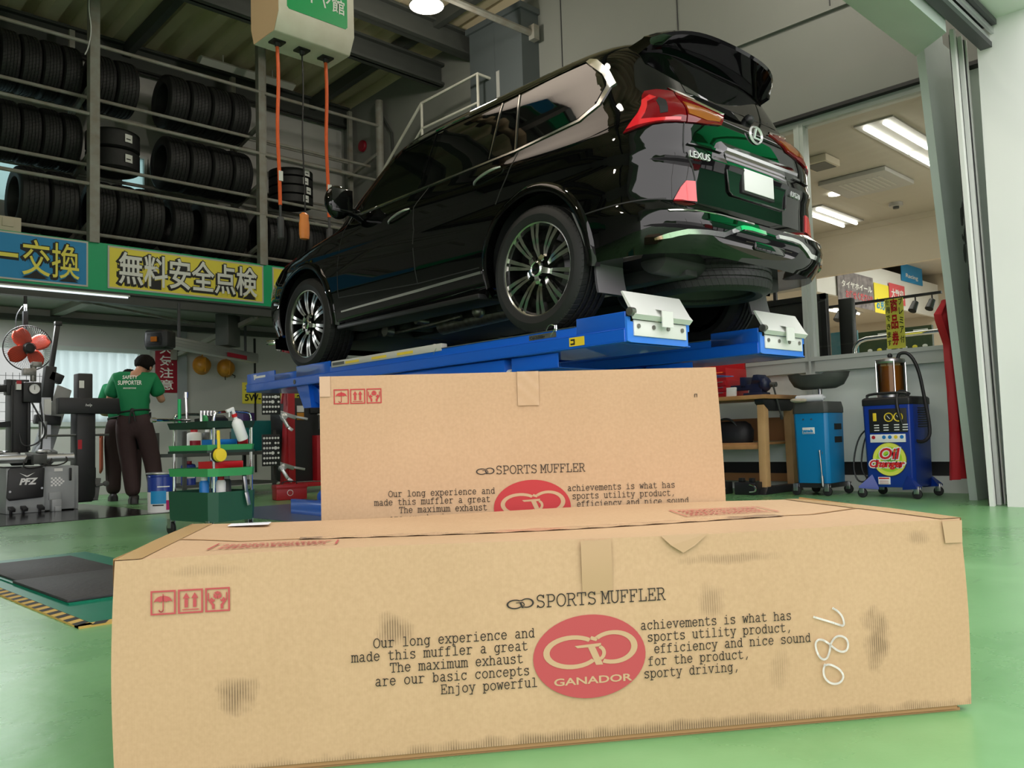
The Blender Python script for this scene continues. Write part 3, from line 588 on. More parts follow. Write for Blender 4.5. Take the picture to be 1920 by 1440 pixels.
def rear_pt(th,z):
    """th -90..90 degrees: 0 is the middle of the tail, +-90 the flank"""
    W=carW(z); a=math.radians(abs(th)); s=math.sin(a)**(2/RN) if a>0 else 0; c=math.cos(a)**(2/RN) if a<math.pi/2-1e-9 else 0
    return (math.copysign(W*s,th) if th else 0., carR(z)+RB*(1-c), z)
def side_x(y,z):
    W=carW(z); y0=carR(z)+RB; b=min(FBz(z),(carF(z)-y0)*.9); y1=carF(z)-b
    if y<y0:
        d=min(1,(y0-y)/RB); return W*(max(0,1-d**RN))**(1/RN)
    if y>y1:
        d=min(1,(y-y1)/b); return W*(max(0,1-d**FN))**(1/FN)
    return W
k('car_black', (.0015, .0015, .0018), .3, coat=1.0, spec=.0); k('gloss_black', (.004, .004, .0045), .06, coat=.6); k('under_black', (.018, .019, .019), .6, noise=.4, nscale=8); k('matt_grey', (.16, .155, .165), .55)
k('lamp_red', (.17, .0015, .006), .08, coat=1.0); MT['lamp_red'].node_tree.nodes['Principled BSDF'].inputs['Specular IOR Level'].default_value = 0; k('lamp_red_bright', (.75, .02, .03), .1, coat=1.0); k('amber', (.35, .10, .01), .1, coat=1.0); k('dark_glass', (.002, .0022, .0022), .3, coat=1.0, spec=0.); MT['dark_glass'].node_tree.nodes['Principled BSDF'].inputs['Coat IOR'].default_value = 1.85; k('rim_silver', (.62, .61, .58), .22, 1.); k('rim_black', (.02, .02, .02), .3, .6); k('seat', (.45, .42, .34), .7)
MT['side_glass'] = clear_glass('side_glass', (.84, .97, .90))
k('satin_chrome', (.80, .79, .77), .14, 1.); k('badge_silver', (.78, .78, .79), .3, .35); k('handle_chrome', (.62, .61, .59), .32, .85)
def tyre_mat(name, N_, w, wid):
    m = mat(name, (.011, .011, .0115), .6); nt = m.node_tree; p = nt.nodes['Principled BSDF']; N = nt.nodes.new; L = nt.links.new
    tc = N('ShaderNodeTexCoord'); s = N('ShaderNodeSeparateXYZ'); L(tc.outputs['Object'], s.inputs[0])
    at = N('ShaderNodeMath'); at.operation = 'ARCTAN2'; L(s.outputs[2], at.inputs[0]); L(s.outputs[1], at.inputs[1])
    ml = N('ShaderNodeMath'); ml.operation = 'MULTIPLY'; ml.inputs[1].default_value = N_; L(at.outputs[0], ml.inputs[0])
    ax = N('ShaderNodeMath'); ax.operation = 'MULTIPLY_ADD'; ax.inputs[1].default_value = w; L(s.outputs[0], ax.inputs[0]); L(ml.outputs[0], ax.inputs[2])
    sn = N('ShaderNodeMath'); sn.operation = 'SINE'; L(ax.outputs[0], sn.inputs[0])
    gt = N('ShaderNodeMapRange'); gt.inputs[1].default_value = .70; gt.inputs[2].default_value = .86; L(sn.outputs[0], gt.inputs[0])
    ab = N('ShaderNodeMath'); ab.operation = 'ABSOLUTE'; L(s.outputs[0], ab.inputs[0]); lt = N('ShaderNodeMath'); lt.operation = 'LESS_THAN'; lt.inputs[1].default_value = wid; L(ab.outputs[0], lt.inputs[0])
    g = N('ShaderNodeMath'); g.operation = 'MULTIPLY'; L(gt.outputs[0], g.inputs[0]); L(lt.outputs[0], g.inputs[1])
    b = N('ShaderNodeBump'); b.invert = True; b.inputs['Strength'].default_value = .9; b.inputs['Distance'].default_value = .012; L(g.outputs[0], b.inputs['Height']); L(b.outputs[0], p.inputs['Normal'])
    return m
MT['car_tyre'] = tyre_mat('car_tyre', 64, 60, .125)
def tyre_prof(R, w, ri, gr=4, gd=.008):
    """closed section of a tyre (radius, across) with tread grooves"""
    h = w/2; P = [(ri, -h*.80), (ri+.012, -h*.92), (ri+(R-ri)*.45, -h), (R-.035, -h*.94), (R-.010, -h*.82)]
    tw = h*.80; gw = .010
    for i in range(gr):
        x = -tw+2*tw*(i+1)/(gr+1); P += [(R, x-gw), (R-gd, x-gw*.7), (R-gd, x+gw*.7), (R, x+gw)]
    P += [(R-.010, h*.82), (R-.035, h*.94), (ri+(R-ri)*.45, h), (ri+.012, h*.92), (ri, h*.80)]
    return P
CAR = thing('car', 'black glossy sport utility vehicle raised on the blue lift, seen from behind', 'car', (4.71, 3.562, 1.242), -.03)
ZL = [.36, .38, .40, .44, .48, .52, .55, .585, .60, .63, .66, .72, .78, .86, .89, .92, .95, .98, 1.02, 1.06, 1.10, 1.14, 1.17, 1.20, 1.22, 1.26, 1.30, 1.38, 1.46, 1.54, 1.60, 1.65, 1.69, 1.725, 1.755, 1.775, 1.79, 1.80, 1.805]
TH = [0, .02, .12, .5, 1.3, 2.6, 4.5, 7, 10, 14, 19, 25, 32, 40, 49, 58, 67, 76, 83, 87.5, 89.5]
def half_ring(z):
    P = [rear_pt(t, z) for t in TH]
    W_ = carW(z); y0 = carR(z)+RB; b = min(FBz(z), (carF(z)-y0)*.9); y1 = carF(z)-b
    P += [(W_, y0+(y1-y0)*i/20, z) for i in range(21)]
    for t in TH[::-1][1:]:
        a = math.radians(t); s_ = math.sin(a)**(2/FN); c_ = math.cos(a)**(2/FN); P.append((W_*s_, y1+b*c_, z))
    return P
m = M(); rings = []
for z in ZL:
    P = half_ring(z); rings.append(P+[(-x, y, zz) for x, y, zz in P[-2:0:-1]])
m.loft(rings)
body = m.obj('body', ['car_black', 'under_black'], CAR)
cut = []
def cutter(mm): 
    o = mm.obj('cut', ['car_black', 'under_black'], CAR, smooth_deg=0)
    for p in o.data.polygons: p.material_index = 1
    cut.append(o)
for y in (0, 2.85):
    for s in (-1, 1): cutter(M().cyl((s*.60, y, .44), (s*1.3, y, .44), .455, n=48))
# hollow cab between the two front windows
WF = [(2.03, 1.205), (1.26, 1.205), (1.20, 1.615), (1.60, 1.60), (1.78, 1.50)]
cutter(M().prism(WF, -1.3, 1.3, 'YZ'))
boolean(body, cut)
def patch(name, poly, proj, m_, parent, off=.004, skirt=.012, res=.05, smooth_deg=40, vres=None):
    """panel with the outline poly (2D) laid on the body through proj(u, v) -> (point); closed with a thin skirt"""
    bm = bmesh.new(); f = bm.faces.new([bm.verts.new((u, v, 0)) for u, v in poly])
    us = [p[0] for p in poly]; vs = [p[1] for p in poly]
    for ax, lo, hi, r in ((0, min(us), max(us), res), (1, min(vs), max(vs), vres or .05)):
        n = int((hi-lo)/r)+1
        for i in range(1, n):
            co = [0, 0, 0]; co[ax] = lo+(hi-lo)*i/n; no = [0, 0, 0]; no[ax] = 1
            bmesh.ops.bisect_plane(bm, geom=bm.verts[:]+bm.edges[:]+bm.faces[:], plane_co=co, plane_no=no, dist=1e-6)
    bmesh.ops.triangulate(bm, faces=[q for q in bm.faces if len(q.verts) > 4])
    e = 1e-3
    P = {}
    for v in bm.verts:
        u, w = v.co.x, v.co.y; p = Vector(proj(u, w)); a = Vector(proj(u+e, w))-p; b = Vector(proj(u, w+e))-p
        n = a.cross(b)
        if n.length < 1e-12: n = Vector((math.copysign(1, p.x), 0, 0))
        n.normalize(); c = Vector((0, 1.3, 1.0))
        if n.dot(p-c) < 0: n = -n
        P[v] = (p, n)
    ed = [x for x in bm.edges if len(x.link_faces) == 1]
    r = bmesh.ops.extrude_edge_only(bm, edges=ed); nv = [g for g in r['geom'] if isinstance(g, bmesh.types.BMVert)]
    src = {}
    for v in nv:
        for o in bm.verts:
            pass
    # skirt verts sit where their source sits in 2D: match by rounded coordinates
    key = {(round(v.co.x, 5), round(v.co.y, 5)): P[v] for v in P}
    for v in nv: p, n = key[(round(v.co.x, 5), round(v.co.y, 5))]; src[v] = p+n*(off-skirt)
    for v in P: p, n = P[v]; v.co = p+n*off
    for v in nv: v.co = src[v]
    bmesh.ops.recalc_face_normals(bm, faces=bm.faces)
    me = bpy.data.meshes.new(name); bm.to_mesh(me); bm.free(); me.materials.append(MT[m_]); me.shade_smooth(); me.set_sharp_from_angle(angle=math.radians(smooth_deg))
    return mesh_obj(name, me, parent)
SIDE = lambda sg: (lambda y, z: (sg*side_x(y, z), y, z))
def sdp(name, poly, m_, sg, par=None, **kw): return patch(name, poly, SIDE(sg), m_, par or CAR, **kw)
def rrp(name, poly, m_, par=None, **kw): return patch(name, poly, lambda t, z: rear_pt(t, z), m_, par or CAR, res=kw.pop('res', 3.), **kw)
mir = lambda P: [(-u, v) for u, v in P][::-1]
W2 = [(1.17, 1.195), (.475, 1.222), (.445, 1.625), (1.08, 1.635)]; W3 = [(.445, 1.223), (.215, 1.215), (.275, 1.628), (.41, 1.627)]
W4 = [(.175, 1.218), (-.34, 1.262), (-.46, 1.315), (-.505, 1.42), (-.47, 1.50), (-.32, 1.640), (.245, 1.631)]
for sg in (-1, 1):
    sdp('side_window', WF, 'side_glass', sg, off=-.004, skirt=.002)
    for w in (W2, W3, W4): sdp('side_window', w, 'dark_glass', sg)
    # bright trim along the belt line, kicked up behind the rear quarter window
    sdp('window_trim', [(2.08, 1.185), (.2, 1.198), (-.36, 1.236), (-.50, 1.300), (-.555, 1.41), (-.52, 1.512), (-.50, 1.50), (-.520, 1.42), (-.475, 1.315), (-.345, 1.252), (.2, 1.212), (2.07, 1.199)], 'satin_chrome', sg, off=.007, res=.06)
    sdp('window_trim', [(-.545, 1.40), (-.47, 1.515), (-.315, 1.652), (-.335, 1.668), (-.40, 1.64), (-.51, 1.53), (-.58, 1.42)], 'satin_chrome', sg, off=.008)
    sdp('window_trim', [(.245, 1.640), (-.32, 1.652), (-.33, 1.66), (.3, 1.652), (1.1, 1.652), (1.6, 1.622), (1.6, 1.612), (1.1, 1.642)], 'gloss_black', sg, off=.006)
    for p in ([(.462, 1.222), (.450, 1.222), (.425, 1.627), (.437, 1.627)], [(.205, 1.215), (.193, 1.215), (.258, 1.63), (.270, 1.63)], [(1.235, 1.2), (1.225, 1.2), (1.155, 1.63), (1.165, 1.63)]): sdp('window_divider', p, 'satin_chrome' if sg < 0 and p[0][0] < 1 else 'gloss_black', sg, off=.006)
    # door seams, sill chrome, doors' handles
    for p in ([(1.12, 1.19), (1.105, 1.19), (1.235, 1.06), (1.24, .85), (1.20, .50), (1.21, .50), (1.252, .85), (1.247, 1.065)], [(.165, 1.20), (.155, 1.20), (.215, 1.05), (.34, .88), (.35, .885), (.225, 1.055)], [(2.18, 1.15), (2.17, 1.15), (2.28, .9), (2.27, .55), (2.28, .55), (2.29, .9)], [(1.2, .500), (2.28, .55), (2.28, .542), (1.2, .492), (.52, .492), (.52, .50)], [(-.40, .646), (-.93, .672), (-.93, .664), (-.40, .638)]): sdp('panel_seam', p, 'ink_black', sg, off=.0008, skirt=.003)
    sdp('sill_strip', [(2.25, .425), (1.2, .437), (.50, .452), (.50, .470), (1.2, .455), (2.25, .437)], 'satin_chrome', sg, off=.012)
    sdp('sill_panel', [(2.32, .30), (.48, .30), (.47, .40), (2.34, .40)], 'car_black', sg, off=.004, skirt=.05)
    mm = M(); mm.bb((sg*.72, .52, .285), (sg*.985, 2.3, .325)); mm.obj('running_board', 'black_plastic', CAR, bev=.012)
    for y, z in ((.42, 1.085), (1.42, 1.03)):
        mm = M(); x = sg*(side_x(y, z)+.02); mm.tube([(x-sg*.02, y-.13, z+.035), (x+sg*.008, y-.09, z+.026), (x+sg*.014, y, z+.012), (x+sg*.008, y+.10, z-.010), (x-sg*.02, y+.14, z-.020)], [.006, .009, .010, .009, .006], 10, sm=2); mm.obj('door_handle', 'handle_chrome', CAR)
    # wheel arch lips
    for y, a0, a1 in ((0, -12, 192), (2.85, -12, 192)):
        mm = M(); R_ = []
        for i in range(37):
            t = math.radians(a0+(a1-a0)*i/36); ring_ = []
            for dr, dx in ((-.022, -.05), (-.022, .014), (.0, .020), (.030, .008), (.05, -.02)):
                yy = y+(.457+dr)*math.cos(t); zz = max(.335, .44+(.457+dr)*math.sin(t)); ring_.append((sg*(side_x(yy, max(zz, .37))+dx), yy, zz))
            R_.append(ring_)
        mm.loft(R_); mm.obj('wheel_arch', 'car_black', CAR, smooth_deg=50)
    # mirrors
    mm = M(); mm.sph((sg*1.09, 2.08, 1.27), .1, 20, 14, sc=(1.15, .72, 1.35)); mm.obj('door_mirror', 'car_black', CAR)
    mm = M(); mm.box((sg*1.09, 2.012, 1.27), (.19, .01, .19)); mm.beam((sg*.9, 2.08, 1.2), (sg*1.05, 2.08, 1.22), .07, .05); mm.obj('mirror_arm', 'gloss_black', CAR, bev=.01)
    # mud flaps
    mm = M(); mm.grid(lambda u, v: (sg*(.68+.26*u-.02*v*u), -.462-.03*(1-v)**2+.0*u, .185+.20*v), 8, 8); mm.grid(lambda u, v: (sg*(.68+.26*u-.02*v*u), -.450-.03*(1-v)**2, .185+.20*v), 8, 8)
    mm.loft([[(sg*.93, -.465, .38), (sg*.95, -.46, .38), (sg*.95, -.44, .38), (sg*.93, -.44, .38)], [(sg*.955, -.435, .52), (sg*.985, -.43, .52), (sg*.985, -.41, .53), (sg*.955, -.41, .53)], [(sg*.965, -.375, .66), (sg*1.0, -.37, .66), (sg*1.0, -.355, .67), (sg*.965, -.355, .67)]])
    mm.obj('mud_flap', 'matt_grey', CAR, smooth_deg=50)
    # tail lamps
    A = [(66, 1.055), (58, 1.18), (50.5, 1.285), (47, 1.325), (38, 1.338), (28, 1.335), (26.5, 1.33), (26.5, 1.112), (32, 1.108), (46, 1.095)]
    Bp = [(25.6, 1.330), (14, 1.298), (4.2, 1.255), (3.2, 1.25), (7, 1.15), (14, 1.128), (25.6, 1.112)]
    C_ = lambda P: P if sg > 0 else mir(P)
    tl = rrp('tail_lamp', C_(A), 'lamp_red', off=.012, skirt=.02); rrp('tail_lamp_lid', C_(Bp), 'lamp_red', off=.012, skirt=.02)
    rrp('lamp_bar', C_([(64, 1.075), (53, 1.25), (45, 1.29), (42, 1.27), (50, 1.24), (56, 1.12), (46, 1.12), (30, 1.135), (30, 1.115), (46, 1.10)]), 'lamp_red_bright', tl, off=.016)
    rrp('lamp_bar', C_([(44, 1.15), (44, 1.24), (40, 1.27), (37, 1.25), (39, 1.16)]), 'ink_black', tl, off=.014)
    rrp('lamp_amber', C_([(25, 1.25), (14, 1.235), (5, 1.21), (8, 1.165), (14, 1.15), (25, 1.165)]), 'amber', off=.016)
    rrp('lamp_garnish', C_([(30, 1.352), (26, 1.342), (14, 1.310), (3.4, 1.264), (3.2, 1.252), (4.2, 1.252), (14, 1.294), (25, 1.324)]), 'satin_chrome', off=.018)
    rrp('reflector', C_([(34, .655), (29, .735), (25.5, .775), (20, .78), (19.3, .665)]), 'lamp_red_bright', off=.008)
    rrp('panel_seam', C_([(25.9, 1.335), (26.6, 1.335), (27.6, .99), (28.6, .93), (22, .86), (20.3, .80), (19.3, .66), (18.6, .66), (19.6, .80), (21.3, .865), (27.8, .935), (26.9, .99)]), 'ink_black', off=.001, skirt=.003)
    rrp('bumper_strip', C_([(.15, .548), (2, .553), (4.2, .548), (12, .490), (22, .487), (34, .482), (46, .460), (54.5, .438), (54, .428), (44, .436), (33, .455), (21, .462), (12, .462), (4.5, .522), (2, .528), (.15, .524)]), 'chrome', off=.012, skirt=.02)
    rrp('bumper_step', C_([(1, .585), (3, .588), (20, .592), (45, .585), (44, .580), (20, .586), (3, .582), (1, .578)]), 'satin_chrome', off=.004, skirt=.008)
rrp('licence_recess', [(-5.3, .975), (-4.2, .765), (-3.4, .755), (3.4, .755), (4.2, .765), (5.3, .975)], 'gloss_black', off=.001, skirt=.003)
m = M()
for a, b in (((-.345, .975), (-.318, .768)), ((-.318, .768), (-.29, .752)), ((-.29, .752), (.29, .752)), ((.29, .752), (.318, .768)), ((.318, .768), (.345, .975))): m.beam((a[0], -.985, a[1]), (b[0], -.985, b[1]), .010, .012, (0, 1, 0))
m.obj('recess_rim', 'gloss_black', CAR, bev=.003)
m = M(); m.loft([[(x, -.97, z0), (x, -1.035, z0+.012), (x, -1.04, z0+.028), (x, -1.0, z0+.075), (x, -.95, z0+.08)] for x, z0 in [(-.40, .972)]+[(-.38+.76*i/10, .972) for i in range(11)]+[(.40, .972)]]); m.obj('chrome_garnish', 'chrome', CAR, smooth_deg=25)
for sg in (-1, 1): rrp('garnish_wing', [(sg*u, v) for u, v in ((6.5, .985), (6.5, 1.0), (14, .997), (25, .992), (25, .985), (14, .985))], 'gloss_black', off=.012)
m = M(); m.bb((-.165, -1.0, .80), (.165, -.992, .935)); m.obj('licence_plate', 'white', CAR, bev=.004)
m = M(); m.bb((-.18, -.993, .785), (.18, -.975, .95)); m.obj('plate_holder', 'black_plastic', CAR, bev=.004)
# round emblem with a slanted letter stroke
m = M(); m.lathe([(.058, -.004), (.052, -.016), (.046, -.004)], (0, -.985, 1.175), 'Y', 40, closed=True)
m.v = [(x*1.25, y, z) for x, y, z in [(v[0], v[1], (v[2]-1.175)+1.175) for v in m.v]]
m.prism([(-.005, 1.215), (.008, 1.215), (-.014, 1.158), (.05, 1.158), (.045, 1.150), (-.032, 1.150)], -.996, -.985, 'XZ'); m.obj('emblem', 'badge_silver', CAR, smooth_deg=40)
text('model_lettering', 'LEXUS', .055, frame((-.685, -.972, .905), (.172, -.022, 0), (0, 0, 1)), 'badge_silver', CAR, sx=1.1, ext=.006)
text('model_lettering', 'LX570', .05, frame((.39, -.988, .862), (.15, .016, 0), (0, 0, 1)), 'badge_silver', CAR, sx=1.0, ext=.006)
rrp('rear_window', [(-16, 1.365), (-20, 1.61), (-3, 1.625), (3, 1.625), (20, 1.61), (16, 1.365), (3, 1.355), (-3, 1.355)], 'dark_glass', off=.002, skirt=.004)
m = M(); m.beam((.12, -.86, 1.34), (.42, -.83, 1.385), .02, .018); m.sph((.12, -.875, 1.335), .035, 12, 8); m.obj('rear_wiper', 'black_plastic', CAR, bev=.004)
# roof spoiler
m = M(); R_ = []
for i in range(25):
    u = -1+2*i/24; x = .66*u; e = abs(u)**5; yt = -.905+.06*u*u+.12*e; zt = 1.752-.012*u*u-.05*e
    R_.append([(x, -.50, 1.775-.06*u*u-.03*e), (x, -.66, 1.795-.055*u*u-.03*e), (x, yt+.05, zt+.028), (x, yt, zt+.006), (x, yt+.01, zt-.012), (x, -.72, 1.70-.045*u*u), (x, -.60, 1.66-.04*u*u)])
m.loft(R_); m.obj('roof_spoiler', 'car_black', CAR, smooth_deg=38)
# bumper underside, centre skid, silencer, spare wheel, floor
m = M(); m.loft([[(x, -1.035, .44), (x, -1.05, .47), (x, -1.0, .50), (x, -.90, .44), (x, -.90, .385), (x, -1.0, .385)] for x in (-.26, -.2, .2, .26)]); m.obj('skid_plate', 'car_black', CAR, smooth_deg=30)
m = M(); m.bb((-.17, -1.055, .43), (.17, -1.03, .48)); m.obj('tow_cover', 'gloss_black', CAR, bev=.008)
m = M(); m.bb((-.66, -.92, .37), (.66, 3.4, .42)); m.bb((-.52, -.8, .28), (-.40, 3.3, .38)); m.bb((.40, -.8, .28), (.52, 3.3, .38)); m.bb((-.3, .9, .25), (.3, 2.2, .37)); m.cyl((-.55, 0, .36), (.55, 0, .36), .06); m.sph((.05, 0, .36), .16, 14, 10); m.cyl((-.5, 2.85, .36), (.5, 2.85, .36), .05); m.bb((-.66, 2.2, .24), (.66, 3.2, .30))
for y in (.7, 1.25, 1.9): m.bb((-.6, y, .27), (.6, y+.08, .35))
m.obj('underbody', 'under_black', CAR, bev=.01)
m = M(); m.cyl((-.44, .62, .30), (-.44, 1.6, .27), .07); m.sph((-.62, .95, .29), .05); m.cyl((-.69, 1.62, .30), (-.58, 1.62, .30), .03); m.cyl((-.71, .72, .37), (-.6, .72, .37), .03); m.cyl((-.69, 2.05, .27), (-.62, 2.05, .27), .045)
m.tube([(-.66, 1.1, .27), (-.66, 1.4, .255), (-.6, 1.8, .26), (-.6, 2.2, .25)], .012, sm=2); m.obj('driveline', 'worn_steel', CAR)
m = M(); m.loft([[(x+.0, -.72+.10*sx*math.cos(t), .365+.085*sx*math.sin(t)) for t in [j*PI/9 for j in range(18)]] for x, sx in ((-.74, .5), (-.72, .92), (-.68, 1), (-.36, 1), (-.32, .92), (-.29, .45), (-.1, .4), (-.05, .33))]); m.obj('silencer', 'under_black', CAR, smooth_deg=45)
sp = thing('tmp', None, None)
def wheel_tyre(par, loc, rot):
    mm = M(); mm.lathe(tyre_prof(.402, .285, .286, 4, .010), axis='X', n=96, closed=True)
    return mm.obj('tyre', 'car_tyre', par, loc=loc, rot=rot, smooth_deg=32)
bpy.data.objects.remove(sp)
st = wheel_tyre(CAR, (0, -.59, .355), (0, PI/2, 0)); st.name = 'spare_tyre'
m = M(); m.lathe([(.272, -.10), (.255, -.10), (.235, -.05), (.235, .03), (.08, .05), (.0, .05)], axis='X', n=48); m.lathe([(.272, -.10), (.272, .1)], axis='X', n=48)
m.tube([(-.10, 0, 0), (.05, 0, 0)], .012); m.obj('spare_rim', 'gunmetal', st, smooth_deg=30)
def make_wheel(y, sg):
    t = wheel_tyre(CAR, (sg*.828, y, .402), (0, 0, 0)); t.name = 'wheel'
    F = -1 if sg < 0 else 1
    mm = M(); mm.lathe([(.289, F*.112), (.272, F*.10), (.264, F*.02), (.25, -F*.11)], axis='X', n=64); mm.lathe([(.264, F*.02), (.02, F*.015)], axis='X', n=48); mm.lathe([(.20, F*.03), (.17, F*.05), (.11, F*.05), (.1, F*.03)], axis='X', n=40); mm.obj('rim_barrel', 'rim_black', t, smooth_deg=30)
    mm = M(); mm.lathe([(.298, F*.118), (.293, F*.126), (.284, F*.122), (.280, F*.105)], axis='X', n=72)
    a0 = math.radians(90+sg*3)
    for q in range(10):
        a = a0+q*PI/5
        for s2 in (-1, 1):
            e = s2*.072; i_ = s2*.11
            prev = None; R_ = []
            for r, da, w, x in ((.289, .088, .029, .112), (.21, .085, .024, .118), (.14, .092, .019, .112), (.075, .06, .013, .092)):
                an = a+s2*da; c = Vector((0, r*math.cos(an), r*math.sin(an))); tt = Vector((0, -math.sin(a), math.cos(a)))
                R_.append([tuple(c+tt*w/2+Vector((F*x, 0, 0))), tuple(c-tt*w/2+Vector((F*x, 0, 0))), tuple(c-tt*w*.45+Vector((F*(x-.035), 0, 0))), tuple(c+tt*w*.45+Vector((F*(x-.035), 0, 0)))])
            mm.loft(R_)
    mm.obj('spokes', 'rim_silver', t, smooth_deg=25)
    mm = M(); mm.lathe([(.050, F*.10), (.05, F*.128), (.04, F*.136), (.036, F*.13)], axis='X', n=32)
    for q in range(5):
        a = a0+PI/10+q*2*PI/5+PI/10; d = Vector((0, math.cos(a), math.sin(a))); tt = Vector((0, -math.sin(a), math.cos(a)))
        mm.loft([[tuple(d*r+tt*s2*w+Vector((F*x, 0, 0))) for s2, x in ((-1, x1), (1, x1), (1, x1-.03), (-1, x1-.03))] for r, w, x1 in ((.035, .02, .13), (.07, .018, .127), (.093, .017, .116))])
    mm.obj('lug_cover', 'chrome', t, smooth_deg=25)
    mm = M(); mm.lathe([(.036, F*.13), (.02, F*.135), (.0, F*.135)], axis='X', n=24); mm.obj('hub_cap', 'gloss_black', t)
for y in (0, 2.85):
    for sg in (-1, 1): make_wheel(y, sg)
# front bumper corner, fog lamp trim, cab interior
for sg in (-1, 1):
    m = M(); m.loft([[(sg*.78, 3.72, .26), (sg*.86, 3.60, .26), (sg*.86, 3.60, .36), (sg*.78, 3.74, .36)], [(sg*.5, 3.88, .25), (sg*.5, 3.7, .25), (sg*.5, 3.7, .36), (sg*.5, 3.9, .36)], [(0, 3.93, .25), (0, 3.7, .25), (0, 3.7, .36), (0, 3.95, .36)]]); m.obj('front_lip', 'gloss_black', CAR)
    M().box((sg*.80, 3.77, .34), (.1, .10, .045), (0, 0, -sg*.6)).obj('fog_trim', 'chrome', CAR, bev=.01)
    sdp('side_marker', [(3.28, .985), (3.02, 1.008), (3.02, .995), (3.26, .965)], 'lamp_red', sg)
    m = M(); m.loft([[(sg*.42-.2, 1.52-.02*z, 1.16+z), (sg*.42+.2, 1.52-.02*z, 1.16+z), (sg*.42+.2, 1.66-.3*z, 1.16+z), (sg*.42-.2, 1.66-.3*z, 1.16+z)] for z in (0, .15, .28)]); m.box((sg*.42, 1.5, 1.53), (.22, .08, .14)); m.obj('front_seat', 'seat', CAR, bev=.02)
m = M(); m.lathe([(.19, -.012), (.19, .012), (.165, .012), (.165, -.012)], (.42, 1.86, 1.26), 'Y', 24, closed=True); m.obj('steering_wheel', 'black_plastic', CAR)
